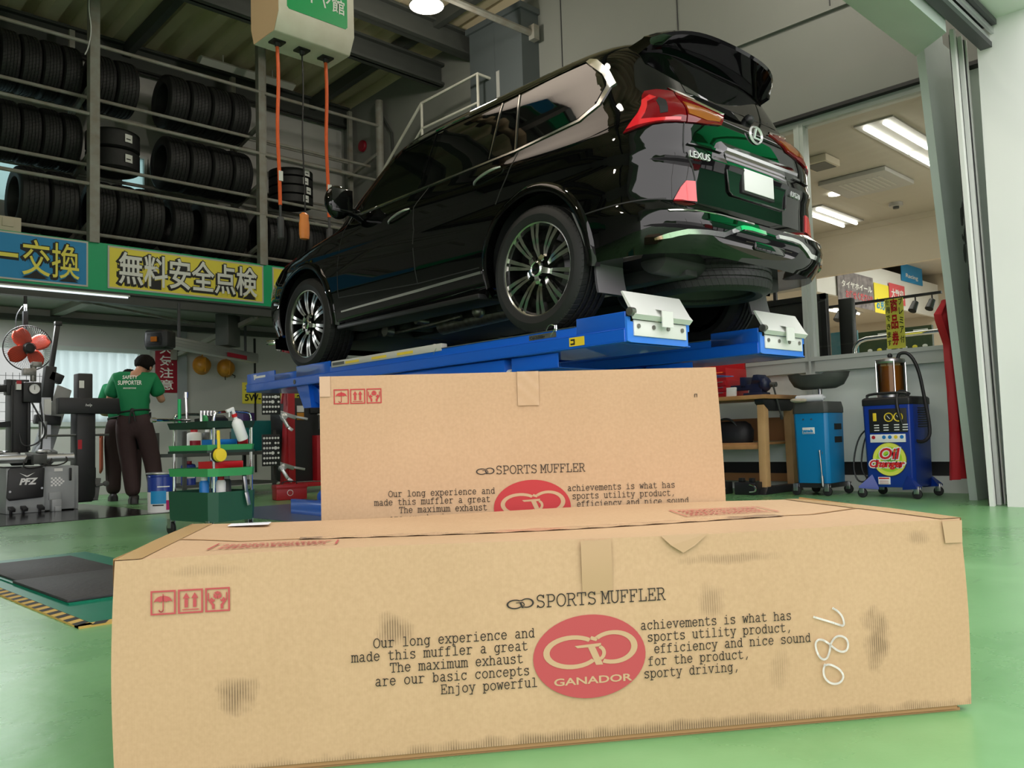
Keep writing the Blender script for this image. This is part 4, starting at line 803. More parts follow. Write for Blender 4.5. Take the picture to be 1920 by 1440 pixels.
# ---------------------------------------------------------------- scissor lift
LIFT = thing('car_lift', 'blue two-runway scissor lift holding the black car up', 'car lift', (4.71, 3.562, 0), -.03)
ZT = 1.238
for sg in (-1, 1):
    x0, x1 = sorted((sg*.40, sg*.965)); o = x0 if sg < 0 else x0   # flank facing the photographer's side is the smaller x
    m = M()
    m.bb((x0+.02, -.68, ZT-.03), (x1-.02, 3.96, ZT))
    for x in (x0, x1-.012):
        m.bb((x, -.70, ZT-.045), (x+.012, -.33, ZT+.05)); m.bb((x, -.33, ZT-.045), (x+.012, 2.45, ZT+.004)); m.bb((x, 2.45, ZT-.045), (x+.012, 3.02, ZT+.05)); m.bb((x, 3.02, ZT-.045), (x+.012, 3.42, ZT+.012)); m.bb((x, 3.42, ZT-.045), (x+.012, 3.98, ZT+.05))
        xx = x-.010 if x == x0 else x+.010
        m.bb((xx, -.70, ZT-.115), (xx+.012, 3.98, ZT-.050)); m.bb((min(x, xx), -.70, ZT-.052), (max(x, xx)+.012, 3.98, ZT-.045)); m.bb((xx, -.70, ZT-.122), (xx+.04, 3.98, ZT-.112))
    m.bb((x0+.03, -.66, ZT-.11), (x0+.05, 3.9, ZT-.03)); m.bb((x1-.05, -.66, ZT-.11), (x1-.03, 3.9, ZT-.03)); m.bb((x0, -.66, ZT-.125), (x1, .2, ZT-.115)); m.bb((x0, 3.0, ZT-.125), (x1, 3.96, ZT-.115))
    rw = m.obj('runway', 'lift_blue', LIFT, bev=.003, seg=1)
    m = M(); m.bb((x0+.03, -.3, ZT), (x1-.03, 3.0, ZT+.004)); m.obj('deck_plate', 'black_plastic', rw)
    m = M(); m.bb((x0-.004, -.32, ZT+.004), (x0+.02, .95, ZT+.009)); m.obj('edge_strip', 'steel', rw)
    m = M(); m.bb((x0-.006, .95, ZT-.012), (x0+.05, 2.42, ZT+.042)); m.obj('ramp_cover', 'lift_grey', rw, bev=.006)
    # tail end: pale blue end plate, hinge plate, tilted wheel stop
    m = M(); P = [(x0, -.115), (x0, .02), (x0+.03, .02), (x0+.03, -.005), (x1-.03, -.005), (x1-.03, .02), (x1+.012, .02), (x1+.012, -.03), (x1-.004, -.03), (x1-.004, -.115), (x1-.03, -.122), (x0+.03, -.122)]
    m.prism([(x, ZT+z) for x, z in P], -.712, -.698, 'XZ'); m.obj('end_plate', 'lift_blue_light', rw)
    m = M(); m.bb((x0+.05, -.722, ZT-.085), (x1-.03, -.712, ZT+.005)); hp = m.obj('hinge_plate', 'white_paint', rw, bev=.003)
    for q in range(4): M().cyl((x0+.085+q*.135, -.73, ZT-.03), (x0+.085+q*.135, -.72, ZT-.03), .013, n=10).obj('hinge_bolt', 'worn_steel', hp, smooth_deg=30)
    m = M(); m.loft([[(x, -.735, ZT+.005), (x, -.760, ZT+.03), (x, -.738, ZT+.055), (x, -.668, ZT+.172), (x, -.658, ZT+.168), (x, -.722, ZT+.045)] for x in (x0+.02, x1-.012)])
    m.bb((x0+.24, -.775, ZT-.03), (x0+.34, -.768, ZT+.062)); m.add([(x0+.24, -.772, ZT+.062), (x0+.34, -.772, ZT+.062), (x0+.34, -.72, ZT+.078), (x0+.24, -.72, ZT+.078)], [(0, 1, 2, 3)])
    m.obj('wheel_stop', 'white_paint', rw, smooth_deg=25)
    m = M(); m.cyl((x0-.004, -.735, ZT+.045), (x0+.03, -.735, ZT+.045), .024, n=14); m.obj('hinge_pin', 'worn_steel', rw)
    # sliding under-beam, its end cap, cross pieces and the folding arms
    m = M(); m.bb((x0+.02, .33, ZT-.235), (x0+.10, 1.55, ZT-.13)); m.bb((x1-.10, .33, ZT-.235), (x1-.02, 1.55, ZT-.13)); m.bb((x0+.02, -.15, ZT-.22), (x1-.02, .26, ZT-.215)); m.bb((x0+.02, -.15, ZT-.22), (x0+.03, .26, ZT-.13)); m.obj('under_beam', 'lift_blue', rw, bev=.004)
    m = M(); m.cyl((x0+.06, .325, ZT-.22), (x0+.06, .285, ZT-.22), .03, n=12); m.obj('roller', 'white_paint', rw)
    for a, b, w in (((.35, .14), (2.9, ZT-.17), .07), ((2.9, .14), (.35, ZT-.17), .07)):
        for xx in ((x0+.13, x1-.13) if w else ()):
            m = M(); xo = xx+(.045 if a[0] > 1 else -.045); m.beam((xo, a[0], a[1]), (xo, b[0], b[1]), .05, .12); m.cyl((xo-.03, a[0], a[1]), (xo+.03, a[0], a[1]), .05); m.cyl((xo-.03, b[0], b[1]), (xo+.03, b[0], b[1]), .05); m.obj('scissor_arm', 'lift_blue', LIFT, bev=.004)
    m = M(); m.bb((x0, .15, 0), (x1, 3.15, .05)); m.bb((x0, .15, .05), (x0+.05, 3.15, .13)); m.bb((x1-.05, .15, .05), (x1, 3.15, .13)); m.obj('base_frame', 'lift_blue', LIFT, bev=.004)
    m = M(); m.loft([[(x, 2.85, ZT-.12), (x, 3.06, ZT-.12), (x, 2.93, ZT-.32), (x, 2.80, ZT-.32)] for x in (x0+.02, x0+.12)]); m.obj('arm_bracket', 'lift_blue', rw)
    M().cyl((x0-.014, 3.03, ZT-.085), (x0+.01, 3.03, ZT-.085), .02, n=12).obj('pivot_bolt', 'gunmetal', rw)
    # stickers
    fr = lambda y, z: frame((x0-.0105, y, z), (0, -1, 0), (0, 0, 1))
    if sg < 0:
        M().bb((x0-.0015, -.165, ZT-.035), (x0-.0005, .07, ZT-.004)).obj('capacity_label', 'worn_steel', rw, smooth_deg=0)
        text('capacity_lettering', 'Cap.3,000kg', .026, frame((x0-.0025, .06, ZT-.030), (0, -1, 0), (0, 0, 1)), 'ink_black', rw, ext=0, bold=.0005)
        M().bb((x0-.0115, -.40, ZT-.108), (x0-.0105, -.28, ZT-.056)).obj('warning_sticker', 'yellow', rw, smooth_deg=0)
        m = M(); m.bb((x0-.0125, -.325, ZT-.10), (x0-.0115, -.29, ZT-.09)); m.bb((x0-.0125, -.325, ZT-.09), (x0-.0115, -.315, ZT-.066)); m.bb((x0-.0125, -.315, ZT-.075), (x0-.0115, -.292, ZT-.066)); m.obj('warning_mark', 'ink_black', rw, smooth_deg=0)
        for y in (1.28, 1.62, 2.0): M().bb((x0-.0075, y, ZT+.003), (x0-.0065, y+.20, ZT+.023)).obj('yellow_sticker', 'yellow', rw, smooth_deg=0)
        M().bb((x0-.0075, 2.22, ZT+.004), (x0-.0065, 2.40, ZT+.028)).obj('grey_sticker', 'gunmetal', rw, smooth_deg=0)
        m = M(); m.prism([(3.84, ZT+.035), (3.78, ZT+.035), (3.78, ZT+.02), (3.60, ZT+.02), (3.60, ZT+.0), (3.80, ZT+.0), (3.81, ZT-.012), (3.83, ZT-.012), (3.83, ZT+.01)], x0-.001, x0-.003, 'YZ'); m.obj('maker_mark', 'white', rw, smooth_deg=0)
        for y in (-.16, 1.0): m = M(); m.cyl((x0+.005, y, ZT), (x0+.005, y, ZT+.035), .010, n=10); m.tube([(x0-.003, y, ZT+.015), (x0-.008, y+.03, ZT-.02), (x0-.006, y+.035, ZT-.03)], .003, 6); m.tube([(x0+.005, y, ZT+.03), (x0, y+.05, ZT+.05), (x0, y+.08, ZT+.01)], .003, 6, sm=2); m.obj('locking_pin', 'chrome', rw)
# ---------------------------------------------------------------- mezzanine, signs, tyre rack
def text_fit(name, txt, x0, x1, z0, z1, y, m_, par, bold=0., bm=None, grow=0.):
    """front-facing lettering (read from -Y) stretched into the given box"""
    me = text_mesh(txt, 1.0, Matrix.Identity(4), bold=bold, ext=.001)
    xs = [v.co.x for v in me.vertices]; ys = [v.co.y for v in me.vertices]; a, b, c, d = min(xs), max(xs), min(ys), max(ys)
    for v in me.vertices: v.co = Vector((x0+(v.co.x-a)/(b-a)*(x1-x0), y-v.co.z*1.0, z0+(v.co.y-c)/(d-c)*(z1-z0)))
    me.materials.clear(); me.materials.append(MT[m_]); me.name = name
    return mesh_obj(name, me, par)
k('banner_blue', (.012, .27, .60), .5); k('banner_yellow', (.92, .78, .07), .5); k('sign_white', (.86, .86, .82), .5); k('sign_yellow', (.92, .82, .12), .5); k('sign_red', (.30, .004, .02), .45)
YF = 11.0
m = M(); m.bb((-9, YF+.06, 2.50), (8.1, YW, 2.60)); m.bb((-9, YF+.06, 3.10), (8.1, YW, 3.17))
for x in (-1.5, 1.0, 3.55, 5.85, 7.9): m.bb((x-.06, YF+.1, 2.42), (x+.06, YW, 2.52))
struct('slab_mezzanine', m, 'wall_upper', smooth_deg=0)
m = M(); m.bb((-9, YF-.02, 2.44), (8.1, YF+.10, 2.575)); m.bb((-9, YF-.05, 2.555), (8.1, YF+.10, 2.58)); m.bb((-9, YW-.12, 2.33), (8.1, YW-.002, 2.40)); struct('beam_mezzanine', m, 'dark_beam', smooth_deg=0)
m = M()
m.beam((3.3, YF+.1, 2.47), (5.4, YW-.3, 2.42), .03, .03); m.beam((5.85, YF+.1, 2.45), (5.2, YW-.05, 1.98), .06, .06); m.bb((5.1, YW-.08, 1.9), (5.17, YW-.002, 2.42))
struct('beam_brace', m, 'rack_steel')
FA = thing('fascia_board', 'long green fascia board along the mezzanine edge carrying banners', 'fascia', (0, YF, 2.58))
fz = -2.58
m = M(); m.bb((-9, -.03, 0), (8.05, .05, .60)); m.obj('board', 'green_fascia', FA, smooth_deg=0)
def banner(x0, x1, z0, z1, m_, txt, tx0, tx1, tz0, tz1, tm, label, bold):
    b = thing('banner', label, 'banner', (0, YF-.03, 2.58), 0)
    M().bb((x0, -.008, z0+fz), (x1, 0, z1+fz)).obj('sheet', m_, b, smooth_deg=0)
    m = M()
    for a, c in (((x0-.02, z0-.02), (x1+.02, z0)), ((x0-.02, z1), (x1+.02, z1+.02)), ((x0-.02, z0), (x0, z1)), ((x1, z0), (x1+.02, z1))): m.bb((a[0], -.009, a[1]+fz), (c[0], -.001, c[1]+fz))
    m.obj('border', 'lift_grey', b, smooth_deg=0)
    if txt:
        g = .016
        o = text_fit('lettering_shadow', txt, tx0+.0-g, tx1+g, tz0+fz-g, tz1+fz+g, -.011, 'ink_black', b, bold+.024)
        for dx, dz in ((-.022, -.016), (.0, -.02)):
            c = o.copy(); COL.objects.link(c); c.parent = b; c.location = (dx, .0008, dz)
        text_fit('lettering', txt, tx0, tx1, tz0+fz, tz1+fz, -.014, tm, b, bold)
    return b
banner(-.6, 3.50, 2.63, 3.15, 'banner_blue', 'バッテリー交換', 1.20, 3.42, 2.68, 3.11, 'sign_yellow', 'blue banner with yellow lettering at the left on the green fascia', .006)
banner(3.77, 5.84, 2.64, 3.14, 'banner_yellow', '無料安全点検', 3.88, 5.76, 2.69, 3.11, 'sign_white', 'yellow banner with white black-edged lettering beside the blue banner', .016)
banner(6.02, 8.0, 2.64, 3.14, 'banner_yellow', '', 6.1, 7.9, 2.71, 3.09, 'sign_white', 'yellow banner mostly hidden behind the front of the car', .024)
m = M(); m.bb((2.0, YF-.04, 2.535), (4.02, YF+.02, 2.555)); t = tag(m.obj('fluorescent_light', 'white_paint'), 'thin fluorescent batten under the fascia board above the fan', 'ceiling light')
k('tube_glow', (.85, .95, 1.0), .5, emit=.9)
M().cyl((2.02, YF-.02, 2.525), (4.0, YF-.02, 2.525), .012, n=10).obj('tube', 'tube_glow', t)
RACK = thing('tyre_rack', 'tall grey steel pipe tyre rack standing on the mezzanine', 'rack', (0, YF, 3.17))
rz = -3.17
def up_(x, y, z0, z1, w, nm='post', mt='rack_steel'):
    m = M(); m.bb((x-w/2, y-YF-w/2, z0+rz), (x+w/2, y-YF+w/2, z1+rz)); m.obj(nm, mt, RACK, bev=.004, seg=1)
for x, w in ((1.0, .12), (3.59, .12), (5.86, .10)): up_(x, YF, 3.17, zr(YF)-.05, w)
up_(5.93, YF+.02, 2.6, zr(YF)-.05, .05)
for x in (1.0, 3.59, 5.86, 7.95): up_(x, YF+.85, 3.17, 6.2, .07, 'rear_post')
M().cyl((7.95, 0, 3.17+rz), (7.95, 0, 6.12+rz), .065, n=14).obj('post', 'rack_steel', RACK)
for z in (5.69, 4.785, 3.90): M().cyl((-1.5, -.03, z+rz), (7.95, -.03, z+rz), .024, n=8).obj('front_rail', 'rack_steel', RACK)
for z in (5.085, 4.215, 3.335):
    for y in (.215, .70): M().cyl((-1.5, y, z+rz), (7.9, y, z+rz), .024, n=8).obj('shelf_rail', 'rack_steel', RACK)
    for x in (3.59, 5.86, 7.9):
        m = M(); m.beam((x, 0, z+rz+.14), (x-.0, .85, z+rz-.04), .05, .05); m.obj('bracket', 'rack_steel', RACK)
for z in (5.3, 4.5): M().cyl((5.9, .85, z+rz), (7.9, .85, z+rz), .02, n=8).obj('back_rail', 'rack_steel', RACK)
MT['shelf_tyre'] = tyre_mat('shelf_tyre', 52, 70, .095)
def tyre_thing(R, w, ri=None):
    mm = M(); mm.lathe(tyre_prof(R, w, ri or R*.64, 4, .009), axis='X', n=56, closed=True)
    return mm.mesh('tyre', ['shelf_tyre'], 0, 32)
TM = {}
ORD = ['leftmost', 'second from left', 'third from left', 'fourth from left', 'fifth from left', 'sixth from left']
def tyre_set(edges, zc, R, where, group, cols=None):
    n = len(edges)-1
    for i in range(n):
        w = round(edges[i+1]-edges[i], 2); key = (R, w)
        if key not in TM: TM[key] = tyre_thing(R, w-.006)
        o = mesh_obj('tyre', TM[key]); o.location = ((edges[i]+edges[i+1])/2, YF+.457, zc); o.rotation_euler = (random.uniform(-3, 3), 0, 0)
        tag(o, f'black tyre, {ORD[i] if i < n-1 else "rightmost"} of {where}' if where else 'single smaller black tyre standing above the yellow banner', 'tyre', group)
def lin(a, b, n): return [a+(b-a)*i/n for i in range(n+1)]
tyre_set(lin(2.36, 3.52, 5), 5.392, .365, 'five, top rack row left', 'tyres on the top rack row')
tyre_set([3.66, 3.93, 4.22], 5.392, .365, 'two, top rack row middle', 'tyres on the top rack row')
tyre_set(lin(4.60, 5.80, 4), 5.392, .365, 'four, top rack row right', 'tyres on the top rack row')
tyre_set(lin(2.36, 3.52, 5), 4.522, .365, 'five, middle rack row left', 'tyres on the middle rack row')
tyre_set(lin(4.58, 5.82, 4), 4.522, .365, 'four, middle rack row right', 'tyres on the middle rack row')
tyre_set([2.80, 3.14, 3.48], 3.70, .405, 'two above the blue banner', 'tyres on the bottom rack row')
tyre_set([3.66, 3.92, 4.22, 4.54], 3.69, .395, 'three, bottom rack row past the first post', 'tyres on the bottom rack row')
tyre_set([4.64, 4.94], 3.66, .37, '', 'tyres on the bottom rack row')
tyre_set([5.06, 5.44, 5.74], 3.68, .385, 'two, bottom rack row before the second post', 'tyres on the bottom rack row')
tyre_set([6.02, 6.34, 6.66, 6.98, 7.30], 3.68, .385, 'four, bottom rack row behind the car nose', 'tyres on the bottom rack row')
def flat_stack(x, z0, h, n, names):
    for i in range(n):
        o = thing('tyre', names[i], 'tyre', (x, YF+.457, z0+h*(i+.5)), random.uniform(-.1, .1), 'tyres lying flat in stacks')
        if ('f', h) not in TM: mm = M(); mm.lathe(tyre_prof(.34, h-.006, .22, 0), axis='Z', n=48, closed=True); TM[('f', h)] = mm.mesh('tyre_body', ['rubber'], 0, 35)
        mesh_obj('tyre_body', TM[('f', h)], o)
        m = M(); a0 = math.radians(-83); m.grid(lambda u, v: (.343*math.cos(a0+u*.30), .343*math.sin(a0+u*.30), -.052+v*.104), 4, 1); m.obj('paper_label', 'paper', o, smooth_deg=60)
        m = M(); m.grid(lambda u, v: (.3445*math.cos(a0+.04+u*.18), .3445*math.sin(a0+.04+u*.18), -.02+v*.015), 4, 1); m.obj('label_print', 'ink_black', o, smooth_deg=60)
flat_stack(3.98, 4.24, .265, 2, ['black tyre lying flat, lower of the two right of the first post', 'black tyre lying flat, upper of the two right of the first post'])
flat_stack(6.60, 4.24, .135, 4, ['black labelled tyre lying flat at the bottom of the stack of four', 'black labelled tyre lying flat, second from bottom in stack of four', 'black labelled tyre lying flat, second from top in stack of four', 'black labelled tyre lying flat on top of the stack of four'])
m = M(); m.tube([(3.52, YF-.08, 6.35), (3.50, YF-.09, 6.1), (3.54, YF-.09, 5.85), (3.50, YF-.09, 5.60), (3.46, YF-.09, 5.5)], .007, 6, sm=2); tag(m.obj('white_cord', 'white'), 'thin white cord hanging down beside the first rack post', 'cord')
m = M(); m.bb((2.56, YF+.02, 3.175), (2.80, YF+.2, 3.36)); m.bb((2.60, YF+.01, 3.24), (2.72, YF+.02, 3.34)); tag(m.obj('carton', 'cream', bev=.004), 'small tan open carton on the mezzanine edge above the blue banner', 'carton')
m = M(); m.loft([[(x, YF+.52, 6.22), (x, YF+.62, 6.16), (x, YF+.72, 6.22), (x, YF+.66, 6.27), (x, YF+.58, 6.27)] for x in (5.24, 6.75)]); m.cyl((5.6, YF+.62, 6.26), (5.6, YF+.62, 6.39), .008); m.cyl((6.4, YF+.62, 6.26), (6.4, YF+.62, 6.39), .008)
tag(m.obj('fluorescent_fixture', 'lift_grey', smooth_deg=0), 'unlit grey fluorescent fixture hanging below the roof over the rack', 'ceiling light')
# high-bay lamps
k('lamp_glow', (1.0, .96, .86), .5, emit=30.)
def highbay(x, y, z, label):
    o = thing('hanging_lamp', label, 'ceiling light', (x, y, z))
    m = M(); m.lathe([(.20, 0), (.205, .02), (.15, .12), (.08, .19), (.05, .20)], n=36); m.obj('reflector', 'lift_grey', o)
    m = M(); m.lathe([(.0, -.03), (.09, -.026), (.16, -.012), (.175, .004), (.0, .006)], n=36); m.obj('glowing_bulb', 'lamp_glow', o)
    m = M(); m.cyl((0, 0, .19), (0, 0, .34), .045, n=14); m.cyl((0, 0, .34), (0, 0, zr(y)-z), .012, n=8); m.obj('hanger', 'dark_grey', o)
    lamp('high_bay_light', 'POINT', (x, y, z-.16), 70, .12, col=(1, .93, .80))
highbay(6.13, 7.5, 5.69, 'bright round high-bay lamp hanging from the roof')
highbay(2.6, 4.2, 6.1, 'high-bay lamp over the front of the bay')
highbay(6.5, 3.4, 5.9, 'added high-bay lamp out of view above the car tail, brightening the mint wall')  # extra lamp out of view, added to brighten the mint wall
highbay(-2.4, 5.0, 5.8, 'added high-bay lamp out of view at the far left, lighting the left side')  # extra lamp out of view, added as fill for the left side
# reel box with hanging leads
RB_ = thing('reel_box', 'white cable reel box with green sign hanging from the roof', 'reel box', (4.01, 6.7, 4.22))
k('reel_white', (.86, .83, .73), .45, noise=.35, nscale=5, var=(.50, .40, .28)); k('reel_side', (.62, .43, .26), .5)
P = [(.2, 0), (-.17, 0), (-.25, .15), (-.25, .72), (.25, .72), (.25, .15)]
m = M(); m.prism(P, -.39, .39, 'YZ'); m.obj('housing', 'reel_white', RB_, bev=.012)
m = M(); m.prism([(y*.98, z*.99+.004) for y, z in P], -.393, -.391, 'YZ'); m.obj('side_panel', 'reel_side', RB_, smooth_deg=0)
m = M(); m.prism([(-.31+.0+.03*math.cos(a)*0, z) for a, z in ()] or [(-.31, .22), (-.29, .20), (.29, .20), (.31, .22), (.31, .65), (-.31, .65)], -.254, -.250, 'XZ'); m.obj('sign_panel', 'green_sheet', RB_, smooth_deg=0)
text_fit('sign_lettering', 'タイヤ館', -.28, .28, .32, .46, -.256, 'sign_white', RB_, .012)
m = M(); m.cyl((-.2, 0, .7), (-.2, 0, 2.4), .012); m.cyl((.2, 0, .7), (.2, 0, 2.4), .012); m.obj('hanger_rods', 'rack_steel', RB_)
for i, x in enumerate((-.27, -.02, .23)):
    m = M(); m.box((x, -.0, -.008), (.12, .10, .016)); m.cyl((x, 0, -.016), (x, 0, -.05), .03, .018, n=12); m.obj('outlet', 'black_plastic', RB_)
    nm = ['left orange air lead with black coupling below the reel box', 'middle black lead with orange socket below the reel box', 'right orange air lead with black coupling below the reel box'][i]
    c = thing('hanging_lead', nm, 'hanging cable', (4.01+x, 6.7, 4.22), 0, 'leads hanging from the reel box')
    o_, b_ = ('orange', 'black_plastic') if i != 1 else ('black_plastic', 'orange_plug')
    zend = (-1.49, -1.52, -1.52)[i]
    m = M(); m.tube([(0, 0, -.02), (.012, 0, -.35), (-.01, 0, -.8), (.008, 0, -1.2), (.012, 0, zend)], .016 if i != 1 else .007, 10, sm=2); m.obj('hose' if i != 1 else 'cable', o_, c)
    if i != 1:
        m = M(); m.cyl((.012, 0, zend), (.014, 0, zend-.12), .012, n=10); m.cyl((.014, 0, zend-.11), (.016, 0, zend-.30), .03, .028, n=14); m.obj('coupling', 'dark_grey', c, bev=.004)
        m = M(); m.box((.012, -.018, zend+.26), (.04, .004, .09)); m.obj('tape_tag', 'paper', c)
    else:
        m = M(); m.loft([[(w*math.cos(t), .7*w*math.sin(t), z) for t in [j*PI/8 for j in range(16)]] for w, z in ((.02, -1.52), (.045, -1.54), (.042, -1.58), (.05, -1.62), (.05, -1.72), (.044, -1.76), (.03, -1.765))]); m.obj('socket', b_, c)
# stair landing rails
RL = thing('handrail', 'pale steel pipe handrail of the stair landing beyond the car roof', 'handrail', (7.6, 8.25, 4.5))
m = M()
m.tube([(0, 0, 0), (0, 0, 1.05), (0, 1.22, 1.02), (0, 2.6, -.05)], .022); m.tube([(0, 0, .65), (0, 1.22, .64), (0, 2.5, -.35)], .018); m.tube([(0, 1.22, 1.02), (0, 1.22, 0)], .02); m.tube([(0, 0, 1.05), (.5, 0, 1.05)], .02)
m.obj('rails', 'off_white', RL)
struct('slab_landing', M().bb((7.58, 8.2, 4.42), (8.15, 9.6, 4.5)), 'dark_beam')
M_ = M().bb((8.10, 8.66, 4.2), (8.148, 9.55, 5.95)); struct('trim_panel', M_, 'wall_upper')
m = M(); m.lathe([(.0, -.02), (.09, -.015), (.1, .0), (.1, .03)], (0, 0, 0), 'X', 24); tag(m.obj('alarm_lamp', 'sign_red', loc=(8.12, 11.75, 5.62)), 'small round red alarm disc high in the dark corner', 'alarm')
m = M(); m.tube([(8.1, 11.3, 6.2), (8.12, 10.9, 5.6), (8.12, 10.85, 4.6)], .02); tag(m.obj('wall_conduit', 'dark_beam'), 'thin dark conduit running down the corner wall', 'pipe')
# ---------------------------------------------------------------- left side of the workshop
m = M(); m.bb((-3, 8.02, 0), (3.3, 10.4, .006)); k('wet_mat', (.012, .012, .012), .12, bump=.1, bscale=5); tag(m.obj('floor_mat', 'wet_mat', smooth_deg=0), 'wide glossy black floor mat under the tyre changer', 'mat')
k('plate_green', (.0, .16, .09), .4, noise=.4, nscale=6); k('plate_black', (.018, .018, .02), .6, noise=.6, nscale=6, var=(.05, .05, .05), bump=.3, bscale=40); k('hazard_y', (.50, .33, .08), .7)
FL = thing('floor_lift', 'green sunken floor lift with black rubber pads at the left', 'floor lift', (1.35, 4.3, 0))
m = M(); m.bb((-.32, -1.12, 0), (.38, 1.12, .008)); m.bb((-.26, -.70, .008), (.30, .95, .014)); m.obj('frame_plate', 'plate_green', FL, smooth_deg=0)
M().bb((-.24, .10, .014), (.22, .86, .024)).obj('rubber_pad', 'plate_black', FL, bev=.003); M().bb((-.26, -.68, .014), (.20, .085, .026)).obj('rubber_pad', 'plate_black', FL, bev=.003)
m = M(); m.bb((-.37, -1.16, 0), (-.32, 1.12, .007)); m.bb((-.37, -1.17, 0), (.5, -1.12, .007)); st_ = m.obj('hazard_strip', 'hazard_y', FL, smooth_deg=0)
m = M()
for i in range(24): y = -1.14+i*.095; m.add([(-.371, y, .0078), (-.319, y+.03, .0078), (-.319, y+.075, .0078), (-.371, y+.045, .0078)], [(0, 1, 2, 3)])
for i in range(9): x = -.33+i*.095; m.add([(x, -1.171, .0078), (x+.045, -1.171, .0078), (x+.075, -1.119, .0078), (x+.03, -1.119, .0078)], [(0, 1, 2, 3)])
m.obj('stripes', 'ink_black', st_, smooth_deg=0)
k('blue_grey', (.10, .13, .21), .35); m = M(); m.bb((3.45, 5.8, 0), (4.6, 7.85, .005)); m.bb((4.85, 5.8, 0), (6.0, 7.85, .005)); tag(m.obj('floor_plate', 'blue_grey', smooth_deg=0), 'blue-grey steel floor plates beyond the tall cardboard box', 'floor plate')
# wall fan hung from the mezzanine
FN_ = thing('wall_fan', 'red-bladed industrial fan in wire guard hanging at the left', 'fan', (2.82, 10.78, 1.80))
m = M(); m.cyl((0, .13, .62), (0, .13, .25), .018, n=10); m.box((0, .13, .36), (.05, .05, .16)); m.tube([(0, .13, .3), (0, .14, .12), (0, .1, .02)], .02, sm=1); m.tube([(-.03, .13, .5), (-.10, .13, .38), (-.09, .13, .2), (-.02, .14, .06)], .006, 6, sm=2); m.obj('bracket', 'black_plastic', FN_)
m = M(); m.lathe([(.0, .02), (.06, .03), (.075, .09), (.07, .16), (.0, .18)], axis='Y', n=20); m.obj('motor', 'black_plastic', FN_)
m = M(); m.lathe([(0, -.075), (.05, -.07), (.065, -.04), (.065, .0), (0, .01)], axis='Y', n=24); m.obj('hub', 'black_plastic', FN_)
for q in range(4):
    m = M(); a = q*PI/2+.5
    def bl(u, v, a=a):
        r = (.05+.185*v); w = (.35+.65*math.sin(PI*min(1, v*.62+.2)))*.142*(1-.30*max(0, v-.8)/.2); t = (u-.45)*w*1.25; return (r*math.cos(a)-t*math.sin(a), -.02+(u-.5)*.06, r*math.sin(a)+t*math.cos(a))
    m.grid(bl, 8, 8); o = m.obj('fan_blade', 'fan_red', FN_); md = o.modifiers.new('t', 'SOLIDIFY'); md.thickness = .004
m = M(); m.lathe([(.258+.007*math.cos(t), .0+.007*math.sin(t)) for t in [j*PI/4 for j in range(8)]], axis='Y', n=48, closed=True)
for q in range(64):
    a = q*2*PI/64; c_, s_ = math.cos(a), math.sin(a); m.tube([(.05*c_, -.10, .05*s_), (.16*c_, -.095, .16*s_), (.235*c_, -.06, .235*s_), (.258*c_, 0, .258*s_), (.22*c_, .07, .22*s_), (.08*c_, .10, .08*s_)], .0014, 3)
m.lathe([(.05, -.102), (.055, -.098), (.05, -.096)], axis='Y', n=24, closed=True); m.obj('wire_guard', 'black_plastic', FN_, smooth_deg=0)
# tyre changer
TC = thing('tyre_changer', 'grey and black tyre changing machine with tilting column at the left', 'tyre changer', (2.62, 9.75, .006))
m = M(); m.bb((-.33, -.28, 0), (.02, .35, .46)); m.bb((.02, -.25, .01), (.31, .35, .455)); m.bb((.31, -.2, 0), (.36, .35, .45)); m.obj('cabinet', 'grey_panel', TC, bev=.01)
m = M(); m.prism([(-.33, .16), (-.305, .13), (.0, .15), (.012, .44), (-.02, .455), (-.29, .455), (-.315, .43)], -.30, -.278, 'XZ'); fp = m.obj('front_panel', 'black_plastic', TC, bev=.008)
text('panel_lettering', 'PFZ', .085, frame((-.22, -.302, .285), (1, 0, 0), (0, 0, 1)), 'white', fp, sx=1.05, bold=.004, shear=.25)
m = M(); m.prism([(-.22, .40), (-.15, .37), (-.08, .40), (-.12, .375), (-.14, .36), (-.16, .36), (-.18, .375)], -.303, -.30, 'XZ'); m.obj('wing_mark', 'white', fp, smooth_deg=0)
for x, z in ((-.30, .22), (-.015, .24)): M().cyl((x, -.305, z), (x, -.298, z), .011, n=10).obj('panel_bolt', 'steel', fp)
m = M(); m.bb((.07, -.33, .0), (.16, -.25, .12)); m.bb((.09, -.36, .0), (.15, -.31, .05)); m.bb((.06, -.27, .11), (.17, -.245, .19)); m.obj('side_pedal', 'grey_panel', TC, bev=.006)
for x in (-.29, -.18, .03-.06): m = M(); m.box((x, -.32, .05), (.05, .10, .03), (.25, 0, 0)); m.bb((x-.012, -.3, .0), (x+.012, -.28, .06)); m.obj('foot_pedal', 'black_plastic', TC, bev=.004)
m = M(); m.bb((.25, -.262, .30), (.275, -.25, .43)); m.obj('handle', 'black_plastic', TC, bev=.005)
m = M()
for r in range(5):
    for q in range(7):
        if (r+q) % 2 == 0 and abs(r-2)+abs(q-2) < 5: m.bb((.08+q*.018, -.2535, .25+r*.018), (.098+q*.018, -.2505, .268+r*.018))
m.obj('flag_sticker', 'white', TC, smooth_deg=0); M().bb((.11, -.2535, .40), (.19, -.2505, .43)).obj('white_sticker', 'paper', TC, smooth_deg=0)
m = M(); m.lathe([(.0, .47), (.10, .47), (.12, .50), (.26, .53), (.27, .56), (.0, .565)], (-.1, .05, 0), n=32); m.obj('turntable', 'gunmetal', TC)
